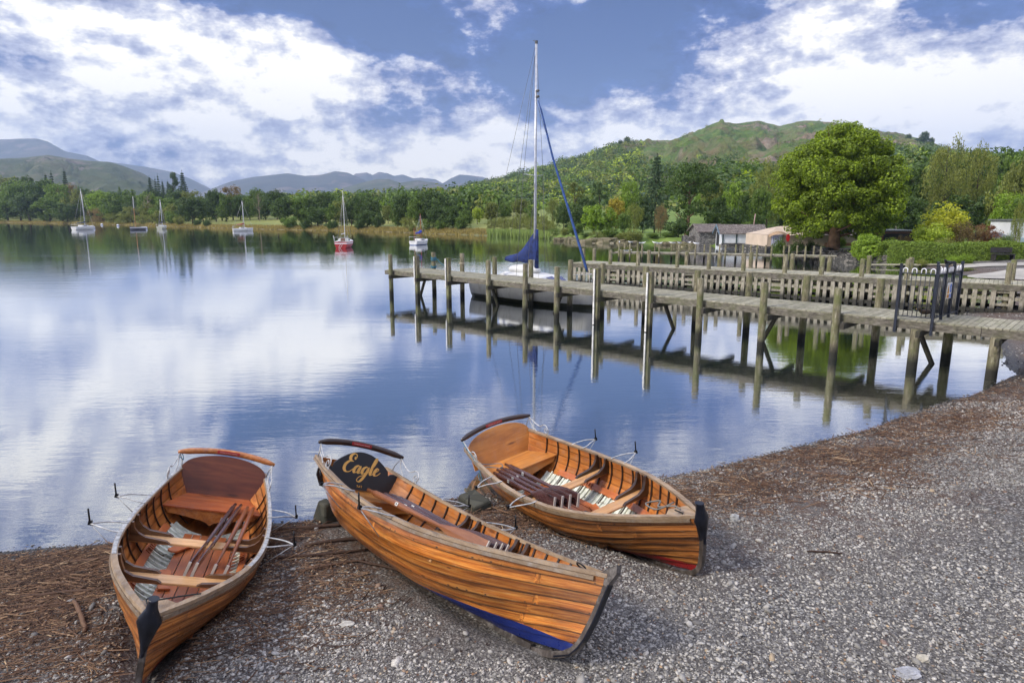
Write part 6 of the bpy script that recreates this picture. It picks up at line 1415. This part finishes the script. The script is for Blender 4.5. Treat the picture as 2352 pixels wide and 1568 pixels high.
# marquee
M_canvas=simple('beige_canvas',(.50,.40,.30),.85,var=.10,scale=.6);M_curt=simple('striped_curtain',(.45,.46,.58),.8)
d3=65.;x0=atd(1762,555,d3).x;x1=atd(1996,560,d3).x;zt=atd(1810,520,d3).z;zt2=atd(1900,527,d3+3).z;zb3=atd(1880,566,d3).z;ze3=atd(1800,539,d3).z
tn_=empty('marquee',((x0+x1)/2,d3,0),0,'long beige canvas marquee behind the big sycamore','marquee')
w=(x1-x0)/2;mb=MB();D_=6.
nx=14
rows_=[]
for i in range(nx+1):
    x=-w+2*w*i/nx;k=min(1,(x+w)/2.2,(w-x)/2.2);sag=-.07*abs(math.sin(i*PI/2.))*(1 if 0<i<nx else 0);zr_=ze3+(zt-ze3)*k+sag*.6
    rows_.append([(x,-.25*(0<i<nx),ze3+sag),(x,D_*.25*k+.0,ze3+(zt-ze3)*k*.5+sag*.8-.05*k),(x,D_/2*max(k,.02),zr_),(x,D_-D_/2*max(k,.02),zr_),(x,D_,ze3)])
mb.grid(rows_,0,False,None,False,flip=True)
for a_,b_ in (((-w,0),(w,0)),((w,0),(w,D_)),((w,D_),(-w,D_)),((-w,D_),(-w,0))):
    mb.grid([[(a_[0]+(b_[0]-a_[0])*t,a_[1]+(b_[1]-a_[1])*t+.03*math.sin(t*50),z) for z in (zb3,(zb3+ze3)/2,ze3-.02)] for t in np.linspace(0,1,30)],0,False,None,True,flip=True)
mb.build('canvas',M_canvas,tn_)
cx0=atd(1772,545,d3-.1).x-(x0+x1)/2;cx1=atd(1796,545,d3-.1).x-(x0+x1)/2
mb=MB();mb.grid([[(cx0+(cx1-cx0)*t+.1*math.sin(z*2)*t,-.08+.05*math.sin(t*40),zb3+(ze3-zb3)*z) for z in np.linspace(0,1,6)] for t in np.linspace(0,1,40)],0);mb.build('curtain',M_curt,tn_)
mb=MB();mb.grid([[(cx0-.3+(cx1-cx0+.9)*t,-.1-.5*math.sin(PI*t)*z_,ze3+.35*math.sin(PI*t)-.25*z_) for z_ in (0,.5,1)] for t in np.linspace(0,1,9)],0);mb.build('awning',simple('awning_tan',(.40,.27,.17),.8),tn_)
mb=MB();mb.box((w*.55,-.05,zb3+.18),(w*.85,.06,.36));mb.build('skirting',simple('timber_skirting',(.30,.15,.07),.8),tn_)
for i in range(4): mb=MB();xx=-w*.1+i*w*.3;mb.tube([(xx,-.02,ze3),(xx+.9,-1.4,zb3)],.015,4);mb.build('guy_rope',M_wrope,tn_)
# hut, containers, house
def hut(px0,px1,pt,pb,d,dep,m,name,label,cat,roofm=None,flat=True,win=None,rz=0):
    a=atd(px0,pb,d);b=atd(px1,pb,d);zt=atd((px0+px1)/2,pt,d).z;zb=min(a.z,gz((a.x+b.x)/2,d))-.1;r=empty(name,((a.x+b.x)/2,d,zb),rz,label,cat);w=(b.x-a.x)/2;h=zt-zb
    mb=MB()
    if flat:
        mb.box((0,dep/2,h/2),(2*w,dep,h));mb.build('wall',m,r);mb=MB();mb.box((0,dep/2,h+.06),(2*w+.3,dep+.3,.12));mb.build('roof',roofm or m,r)
    else:
        wallbox(mb,-w,w,0,dep,0,h*.72,h);mb.build('wall',m,r);mb=MB();gable(mb,-w,w,0,dep,h*.72,h,ov=.25);mb.build('roof',roofm,r)
    for (u,v,ww,hh,mm,nm) in win or []:
        mb=MB();mb.box((u*w,-.03,v*h),(ww,.06,hh));f_=mb.build(nm,mm,r)
    return r,w,h
M_brownw=simple('brown_timber',(.12,.05,.03),.7,var=.2);M_white=simple('whitewashed_wall',(.66,.68,.70),.8,var=.06,scale=1.);M_slate=simple('grey_slate',(.13,.14,.15),.7,var=.15)
hut(2003,2098,531,560,66,4,M_brownw,'hut','dark brown wooden hut with an open dark front behind the garden','hut',M_slate,True,[(.25,.5,3.,1.0,M_dark,'opening'),(-.82,.55,.5,.7,M_dark,'window')])
hut(1972,2006,533,556,72,3,simple('teal_boards',(.10,.32,.28),.6),'kiosk','teal painted kiosk between the marquee and the brown hut','kiosk',M_white)
hut(2310,2420,507,590,58,2.4,M_white,'house','white house wall at the right edge behind the hedge','house',M_slate,True,[(.1,.45,.7,1.0,M_dark,'window'),(-.3,.3,.9,1.6,simple('pale_blue_door',(.35,.45,.5),.5),'door')])
hut(2288,2316,535,575,57,3,simple('brick_red',(.30,.12,.08),.8),'shed','small brick shed with a pale hipped roof left of the white house','shed',M_slate,False,[(.35,.4,.4,.5,M_white,'window')])
for i,(px,pt) in enumerate([(1166,486),(1172,488),(1216,488),(1252,484),(1262,487)]):
    hut(px-4.5,px+4.5,pt-3,pt+7,275+6*i,6,M_white,'cottage',f"tiny white cottage at the hill foot, {ORD[i]} from the left",'cottage',M_slate,False,[(-.4,.4,.9,.9,M_dark,'window'),(.4,.4,.9,.9,M_dark,'window')])
# masts stored on land behind the garden
for i,(px,t,bm) in enumerate([(2002,507,550),(2033,520,560),(2046,513,560),(2058,519,545),(1983,522,548)][:5]):
    a=atd(px,t,82+i);mb=MB();mb.tube([(a.x+.2,a.y,.8),(a.x,a.y,a.z)],[.06,.035],6);tag(mb.build('bare_mast',M_bark2 if i%2 else M_galv),['bare mast rising behind the marquee end','short mast behind the brown hut','tallest bare mast behind the brown hut','thin mast left of the yellow bush','low mast right under the sycamore crown'][i],'mast','masts of boats stored behind the garden')
# low quay walls and rocks
def wallline(pts,h,th,m,label,name='stone_wall',z0=-.5,seed=1):
    mb=MB();rg=random.Random(seed);P=[]
    n=len(pts);dense=[]
    for i in range(n-1):
        k=max(2,int((Vector(pts[i+1])-Vector(pts[i])).length/.45))
        for j in range(k): dense.append(Vector(pts[i]).lerp(Vector(pts[i+1]),j/k))
    dense.append(Vector(pts[-1]))
    for i,p in enumerate(dense):
        t=(dense[min(i+1,len(dense)-1)]-dense[max(i-1,0)]).normalized();q=Vector((t.y,-t.x));hh=h+rg.uniform(-.08,.08);e=rg.uniform(-.06,.06)
        P.append([(p.x+q.x*(th/2+.12+e),p.y+q.y*(th/2+.12+e),z0),(p.x+q.x*(th/2+e),p.y+q.y*(th/2+e),hh-.05),(p.x+q.x*th*.3,p.y+q.y*th*.3,hh),(p.x-q.x*th/2,p.y-q.y*th/2,hh),(p.x-q.x*th/2,p.y-q.y*th/2,z0)])
    mb.grid(P,0,False,None,False);return tag(mb.build(name,m),label,'wall')
def pp(*q): return tuple(at(*q)[:2])
wallline([pp(2085,611),pp(2040,609),pp(1990,606),pp(1938,602),pp(1905,594)],.72,.5,M_stone2,'dark dry stone quay wall below the ball-shaped bush',seed=2)
wallline([pp(1905,594),pp(1860,588),pp(1790,582)],.95,.6,M_stone2,'rubble stone bank beneath the picnic tables',seed=3)
wallline([pp(1790,582),pp(1770,577),pp(1700,572)],.6,.5,M_stone2,'low stone wall between the marquee and the farthest jetty',seed=4)
wallline([pp(1604,563),pp(1590,563),pp(1566,563)],1.2,.6,M_stone,'low grey stone wall left of the stone boathouse',seed=5)
def rock(px,py,w,h,label,seed,m=M_rock,name='rock',z=0.,dep=.7):
    rng=np.random.default_rng(seed);p=at(px,py,z);mb=MB();P=[]
    for i in range(9):
        t=PI*i/8;P.append([])
        for k in range(14):
            a=2*PI*k/14;u=np.array([math.sin(t)*math.cos(a),math.sin(t)*math.sin(a),math.cos(t)]);n=1+.35*float(vn(np.array([u[0]*2+seed]),np.array([u[1]*2+u[2]*3]),1.,seed)[0])+.08*rng.normal()
            P[-1].append((np.sign(u[0])*abs(u[0])**.7*w/2*n,np.sign(u[1])*abs(u[1])**.8*w*dep/2*n,np.sign(u[2])*abs(u[2])**.6*h*n))
    mb.grid(P,0,True,None,False,flip=True);o=mb.build(name,m);o.location=p;return tag(o,label,'rock','rocks along the right shore' if name=='rock' else None)
for i,(px,w,h) in enumerate([(1290,2.9,.5),(1312,2.2,.65),(1345,4.0,.5),(1385,4.2,.7),(1425,2.6,.45),(1452,2.2,.4),(1532,2.6,.4),(1560,2.2,.55),(1578,1.6,.45),(1240,2.2,.3)]):
    rock(px,{1290:553,1312:555,1345:558,1385:558,1425:558,1452:560,1532:563,1560:565,1578:567,1240:547}[px],w,h,f"pale shore rock at the foot of the right bank, {['second','third','fourth','fifth','sixth','seventh','eighth','ninth','tenth','first'][i]} from the left",20+i)
# picnic tables
M_tab=simple('dark_picnic_wood',(.035,.032,.03),.8,var=.3)
for i,(px,py) in enumerate([(1862,567),(1893,569),(1925,571),(1948,574),(1836,565)]):
    p=at(px,py,.98);r=empty('picnic_table',(p.x,p.y,gz(p.x,p.y)),.2*i,f"dark picnic table under the sycamore, {['second','third','fourth','fifth','first'][i]} from the left",'picnic table','picnic tables under the sycamore')
    mb=MB();mb.box((0,0,.74),(1.7,.75,.05));mb.build('tabletop',M_tab,r)
    for sd in (-1,1):
        mb=MB();mb.box((0,sd*.68,.44),(1.7,.24,.05));mb.build('bench',M_tab,r)
        mb=MB();mb.bar((sd*.6,-.7,.02),(sd*.6,-.1,.72),.05,.09);mb.bar((sd*.6,.7,.02),(sd*.6,.1,.72),.05,.09);mb.bar((sd*.6,-.78,.38),(sd*.6,.78,.38),.05,.09);mb.build('leg_frame',M_tab,r)
for i,(px,py) in enumerate([(1802,556),(1816,557),(1880,560)]):
    p=atd(px,py,63.);r=empty('barrel_planter',(p.x,63.,gz(p.x,63.)),0,['barrel planter left of the red board','barrel planter right of the red board','barrel planter beside the sycamore trunk'][i],'planter','barrel planters before the marquee');mb=MB()
    P=[[(rr*math.cos(a),rr*math.sin(a),z) for a in np.linspace(0,2*PI,13)[:-1]] for z,rr in ((0,.26),(.2,.31),(.4,.31),(.6,.27),(.55,.24))];mb.grid(P,0,True);mb.build('barrel',M_tab,r);mb=MB();mb.tube([(math.cos(a)*.315,math.sin(a)*.315,.3) for a in np.linspace(0,2*PI,15)[:-1]],.02,4,closed=True);mb.build('hoop',M_wire,r)
    o=cmesh('plants',[leafcloud(ell(8,(0,0,.75),(.2,.2,.15),np.random.default_rng(i)),np.full(8,.15),30,.05,np.random.default_rng(i))],r,'mid')
p=atd(1810,546,63.);zz=gz(p.x,63.);r=empty('red_board',(p.x,63.,zz),0,'red oval board on a post before the marquee','board');h=p.z-zz
mb=MB();mb.prism([(.17*math.cos(a),h+.38*math.sin(a)) for a in np.linspace(0,2*PI,17)[:-1]],-.03,.03,'y');mb.build('panel',simple('red_paint',(.5,.02,.02),.5),r);mb=MB();mb.tube([(0,0.05,0),(0,.05,h)],.03,6);mb.build('post',M_wire,r)
# bench, path, plank ledge on the right
p=at(2352,598,.62);r=empty('park_bench',(p.x-.3,49.1,gz(p.x,49.1)),R(180),'dark bench against the hedge at the right frame edge','bench')
mb=MB();mb.box((0,0,.45),(1.6,.45,.05));mb.build('seat',M_tab,r);mb=MB();mb.box((0,-.25,.75),(1.6,.05,.4));mb.build('backrest',M_tab,r)
for sd in (-1,1): mb=MB();mb.box((sd*.7,0,.22),(.07,.45,.44));mb.build('leg',M_tab,r)
def sheet(name,pts,m,dz=.03,n=24):
    P=[];a,b,c,d=[Vector(q) for q in pts]
    for i in range(n+1):
        r_=[]
        for j in range(9):
            l=a.lerp(d,i/n);rr=b.lerp(c,i/n);q=l.lerp(rr,j/8);r_.append((q.x,q.y,gz(q.x,q.y)+dz))
        P.append(r_)
    mb=MB();mb.grid(P);o=mb.build(name,m);return tag(o,kind='structure')
M_path=simple('pale_concrete',(.34,.32,.28),.9,var=.12,scale=.8)
def ap(px,py,z=.6): return tuple(at(px,py,z)[:2])
sheet('path',[ap(2352+60,628),ap(2352+60,610),ap(2225,612),ap(2225,614.5)],M_path,.05)
sheet('path',[ap(2440,606,.65),ap(2440,598,.65),ap(2190,599.5,.6),ap(2190,602,.6)],M_path,.06)
mb=MB();a=at(1996,607,.18);b=at(2260,606,.35);mb.bar((a.x,a.y,.16),(b.x,b.y-.3,.34),.5,.07,col=(.8,.3,.3));tag(mb.build('plank_walk',M_deck),'long pale plank laid along the water edge left of the gravel','plank')
mb=MB()
# blocks under the sterns of the middle and right boats
M_conc=stonemat('slimy_concrete',(.025,.025,.017),(.05,.048,.034),(.09,.085,.06),5.,(.03,.03,.02),1.,.02)
def block(px,py,pz,dims,rz,label,tap=.8,m=M_conc):
    p=at(px,py,pz);mb=MB();mb.box((0,0,dims[2]/2-.15),dims,(0,0,0),taper=tap)
    o=mb.build('concrete_block',m,bevel=.03);o.location=(p.x,p.y,pz-.05);o.rotation_euler=(R(4),R(-5),rz);return tag(o,label,'block')
block(1092,1172,.0,(.36,.55,.40),R(35),'dark slimy concrete block under the stern of the right boat',.72)
block(752,1192,.0,(.34,.5,.46),R(40),'dark wedge shaped concrete block behind the stern of Eagle',.35)
mb=MB();p=at(765,1190,0);mb.bar((p.x,p.y,-.1),(p.x-.03,p.y+.02,.42),.05,.05);tag(mb.build('stake',simple('blue_grey_stake',(.20,.24,.28),.8)),'pale stake against the block under the stern of Eagle','stake')
# ================= pebbles, litter and sticks
def inhull_mask(x,y):
    m=np.zeros(len(x),bool)
    for q in POSE:
        yaw=R(q[3]);c,s=math.cos(yaw),math.sin(yaw);dx=x-q[0];dy=y-q[1];lx=c*dx+s*dy;ly=-s*dx+c*dy+2.2
        b=np.interp(ly,[t[0] for t in Bt],[t[1] for t in Bt],left=0,right=0);m|=(np.abs(lx)<b*.62)&(ly>0)&(ly<4.3)
    return m
def visible(n,rng,y0=2.6,y1=34,pw=2.2):
    """beach points, denser close to the water-side path of the beach"""
    y=y0+(y1-y0)*rng.random(n)**pw;x=(rng.random(n)*2-1)*(.86*y+.6);return x,y
def pebmat(N):
    s_=N.n('ShaderNodeSeparateColor');N.set(s_,Color=N.attr('Col'));p=N.pos()
    c=N.ramp(s_.outputs[0],[(0,(.045,.042,.042)),(.2,(.11,.105,.105)),(.42,(.235,.23,.215)),(.66,(.39,.38,.36)),(.86,(.53,.515,.48)),(.90,(.38,.30,.20)),(.96,(.20,.12,.09)),(1,(.55,.55,.53))])
    c=N.mix(N.ramp(N.noise(p,90.,3),[(.4,0.),(.7,.35)]),c,(.08,.075,.07));c=N.mix(1.,c,(1.05,1.01,.95),'MULTIPLY')
    wet=N.ramp(s_.outputs[1],[(0.,0.),(1.,.72)]);c=N.mix(wet,c,(.015,.014,.012))
    return dict(Base_Color=c,Roughness=N.ramp(s_.outputs[1],[(0,.8),(1,.3)]))
M_peb=mat('beach_pebbles',pebmat)
def pebbles(name,n,r0,r1,seed,label,y0,y1,pw,thin=None,cluster=True):
    rng=np.random.default_rng(seed);x,y=visible(n,rng,y0,y1,pw);d=sdf(x,y)
    k=(d>-.25)&(d<12);
    pat=vn(x,y,1.3,41)+.6*vn(x,y,.45,42)
    if cluster: k&=(rng.random(n)<np.clip(.62+pat*1.5+.18*sst(1.0,2.4,d)-.35*sst(.2,.6,d)*sst(1.7,1.0,d),.08,1))
    if cluster: k&=rng.random(n)>.5*np.exp(-((x-3.4)**2+(y-4.4)**2*1.5)/2.2)+.35*np.exp(-((x-1.9)**2+(y-5.9)**2*2)/1.2)
    k&=~inhull_mask(x,y);x,y,d=x[k],y[k],d[k];n=len(x)
    ico=np.array([[0,0,1],[.894,0,.447],[.276,.851,.447],[-.724,.526,.447],[-.724,-.526,.447],[.276,-.851,.447],[.724,.526,-.447],[-.276,.851,-.447],[-.894,0,-.447],[-.276,-.851,-.447],[.724,-.526,-.447],[0,0,-1]])
    F_=np.array([[0,1,2],[0,2,3],[0,3,4],[0,4,5],[0,5,1],[1,6,2],[2,7,3],[3,8,4],[4,9,5],[5,10,1],[1,10,6],[2,6,7],[3,7,8],[4,8,9],[5,9,10],[6,11,7],[7,11,8],[8,11,9],[9,11,10],[10,11,6]])
    r=(r0+(r1-r0)*rng.random(n)**3)*np.clip(y/7.,1,2.6)**.55;a=rng.random(n)*6.28;ex=.75+.6*rng.random(n);ey=.6+.4*rng.random(n);ez=.28+.3*rng.random(n)
    V=ico[None]*(1+.16*rng.normal(size=(n,12,1)));V=V*np.stack([r*ex,r*ey,r*ez],1)[:,None,:]
    tx=rng.normal(size=n)*.28;ty=rng.normal(size=n)*.28;V[:,:,2]+=V[:,:,0]*tx[:,None]+V[:,:,1]*ty[:,None]
    ca,sa=np.cos(a)[:,None],np.sin(a)[:,None];X=V[:,:,0]*ca-V[:,:,1]*sa+x[:,None];Y=V[:,:,0]*sa+V[:,:,1]*ca+y[:,None]
    Z=V[:,:,2]+(groundc(x,y,d)+r*ez*.3)[:,None]
    col=np.zeros((n,3));col[:,0]=np.clip(rng.beta(2.2,2.2,n)+.10*vn(x,y,1.6,43),0,1);col[:,1]=sst(.22,.0,d)*.95+.35*(vn(x,y,2.2,47)<-.18)
    o=npmesh(name,np.stack([X,Y,Z],2).reshape(-1,3),(F_[None]+12*np.arange(n)[:,None,None]).reshape(-1,3),M_peb,{'Col':np.repeat(col,12,0)},smooth=True)
    return tag(o,label,'pebbles',kind='stuff')
pebbles('pebbles',230000,.0065,.021,61,'grey and cream pebbles covering the shingle beach',2.7,13,1.25)
pebbles('shingle',130000,.009,.023,62,'paler shingle further along the beach towards the jetty',8,40,1.5)
pebbles('larger_pebbles',1900,.022,.046,63,'scattered larger stones on the shingle beach',2.8,14,1.5,cluster=False)
# litter of twigs, reed stalks and leaves left by the water
def litmat(N):
    s_=N.n('ShaderNodeSeparateColor');N.set(s_,Color=N.attr('Col'))
    c=N.ramp(s_.outputs[0],[(0,(.018,.010,.007)),(.3,(.06,.028,.014)),(.55,(.12,.062,.032)),(.78,(.23,.13,.066)),(.93,(.40,.28,.16)),(1,(.58,.44,.28))])
    return dict(Base_Color=c,Roughness=.8)
M_lit=mat('beach_litter',litmat)
def litter(name,n,l0,l1,w0,seed,dd,label,ymax=16,align=.6):
    rng=np.random.default_rng(seed);x,y=visible(n*4,rng,3.,ymax,1.3);d=sdf(x,y);c0,c1,s0=dd
    width=c1+ .9*sst(1.5,-3.5,x)+.35*sst(2.,6.,x)+.45*vn(x,y,1.4,50)
    k=(d>c0)&(rng.random(len(x))<np.exp(-((d-s0-.35*sst(0,-4,x))/np.maximum(width,.15))**2)*(np.clip(.75+1.6*vn(x,y,.7,51),.05,1))*np.where(x>2.2,.75,1.))
    k&=~inhull_mask(x,y);x,y,d=x[k][:n],y[k][:n],d[k][:n];n=len(x)
    L=l0+(l1-l0)*rng.random(n)**2.5;w=w0*(.5+rng.random(n));a=np.where(rng.random(n)<align,rng.normal(size=n)*.45+.30,rng.random(n)*3.14)
    z=groundc(x,y,d)+.004+.03*rng.random(n)*np.clip(1-np.abs(d-s0)/1.2,0,1)
    t=np.linspace(-.5,.5,4);bend=rng.normal(size=n)*.18;tilt=rng.normal(size=n)*.13
    V=np.zeros((n,4,3,3))
    for i,tt in enumerate(t):
        px=x+np.cos(a)*L*tt-np.sin(a)*L*bend*(tt*tt);py=y+np.sin(a)*L*tt+np.cos(a)*L*bend*(tt*tt);pz=z+tilt*L*tt+.006
        gzv=groundc(px,py,None)+.003 if False else pz;tw=1-.5*abs(tt)
        for j,(ox,oz) in enumerate(((-1,0),(0,1),(1,0))):
            V[:,i,j,0]=px-np.sin(a)*w*ox*tw;V[:,i,j,1]=py+np.cos(a)*w*ox*tw;V[:,i,j,2]=pz+w*oz*1.1*tw
    F=[]
    for i in range(3):
        for j in range(3): k_=(j+1)%3;F.append([i*3+j,i*3+k_,(i+1)*3+k_,(i+1)*3+j])
    F=(np.array(F)[None]+12*np.arange(n)[:,None,None]).reshape(-1,4)
    col=np.zeros((n,3));col[:,0]=np.clip(rng.beta(2,2.4,n),0,1)
    return tag(npmesh(name,V.reshape(-1,3),F,M_lit,{'Col':np.repeat(col,12,0)}),label,'driftwood' if l1>.2 else 'litter',kind='stuff')
litter('twig_litter',95000,.02,.15,.0030,71,(.05,.68,.72),'brown twigs and reed stalks washed up along the water line')
litter('twig_litter',17000,.10,.46,.0050,72,(.08,.66,.72),'longer washed up sticks and stalks along the water line',14,.75)
def leaves(n,seed):
    rng=np.random.default_rng(seed);x,y=visible(n*5,rng,3.,16,1.3);d=sdf(x,y);k=(d>.05)&(rng.random(len(x))<np.exp(-((d-.75)/(.85+.4*(x<0)))**2)*.7+.03);k&=~inhull_mask(x,y);x,y,d=x[k][:n],y[k][:n],d[k][:n];n=len(x)
    c=np.stack([x,y,groundc(x,y,d)+.012+.015*rng.random(n)],1)
    V,F,col=leafcloud(c,np.full(n,.008),1,.013,rng,.3,jit=.35,up=2.)
    return npmesh('leaf_litter',V,F,M_lit,{'Col':np.repeat(np.clip(col*.9+.05,0,1)[:,None],3,1)})
tag(leaves(30000,75),'small brown dead leaves and bark flakes on the shingle','leaves',kind='stuff')
# individually readable branches
BR=[((150,1290),(480,1282),.022,'curved dark branch on the shingle left of the left boat',.04),((40,1385),(255,1366),.016,'long dark branch lying beside the left boat bow',.02),((640,1204),(790,1196),.022,'straight dark driftwood pole at the water edge between the boats',0.),
 ((700,1255),(905,1232),.020,'thick brown branch lying between the left boat and Eagle',.03),((620,1290),(850,1268),.014,'bent brown branch below the thick one between the boats',-.04),((690,1330),(840,1300),.012,'pale stripped stick between the left boat and Eagle',.03),((170,1400),(200,1480),.020,'short stout log in the litter left of the left boat',.02),
 ((1105,1170),(1290,1185),.012,'thin twig between Eagle and the right boat',.05),((1240,1235),(1420,1262),.008,'fine dark twig by the bow of the right boat',.06),((0,1430),(160,1400),.012,'pale reed stalk at the left frame edge',.02),((1850,1310),(1930,1318),.010,'small pale stick alone on the shingle right of the right boat',.02),((820,1300),(960,1330),.013,'brown branch half under the side of Eagle',-.03)]
for (a,b,r_,lab,bd_) in BR:
    if b[0]-a[0]>300: b=(a[0]+200,b[1])
    p=Vector(at(a[0],a[1],.12));q=Vector(at(b[0],b[1],.12));pts=[];rg=random.Random(int(a[0]))
    for i in range(9):
        t=i/8;m_=p.lerp(q,t);n_=Vector((-(q-p).y,(q-p).x,0)).normalized();m_=m_+n_*(bd_*4*t*(1-t)+rg.uniform(-.008,.008));m_.z=float(groundc(np.array([m_.x]),np.array([m_.y]),None)[0])+r_*.7+.012;pts.append(m_)
    root=MB();root.tube(pts,[r_*(.6+.5*math.sin(PI*(.15+.7*i/8))) for i in range(9)],7,col=(rg.uniform(.15,.6),0,0));
    if r_>.011: root.tube([pts[5],pts[5]+Vector((.08,.05,.04)),pts[5]+Vector((.17,.07,.03))],[r_*.5,r_*.35,r_*.1],5,col=(.3,0,0))
    tag(root.build('branch',M_lit),lab,'branch','branches washed up on the beach')
for i,(px,py,w,h,lab,cc) in enumerate([(2085,1535,.17,.030,'flat pale slate stone near the bottom right corner',(.30,.30,.31)),(2120,1500,.10,.03,'cream rounded stone at the lower right',(.42,.38,.30)),(1245,735+590,.09,.04,'stone in front of Eagle',(.25,.25,.25)),(795,1395,.12,.012,'pale flat stone in front of the litter by Eagle',(.4,.38,.33)),(1690,1150,.12,.05,'grey stone right of the bow of the right boat',(.3,.3,.29))]):
    if i==2: continue
    o=rock(px,py,w,h,lab,90+i,simple('stone_tone_%s'%['a','b','c','d','e'][i],cc,.8,var=.2,scale=20),'stone',.45);o.location.z=float(groundc(np.array([o.location.x]),np.array([o.location.y]),None)[0])+.01;o['group']='bigger stones on the shingle'
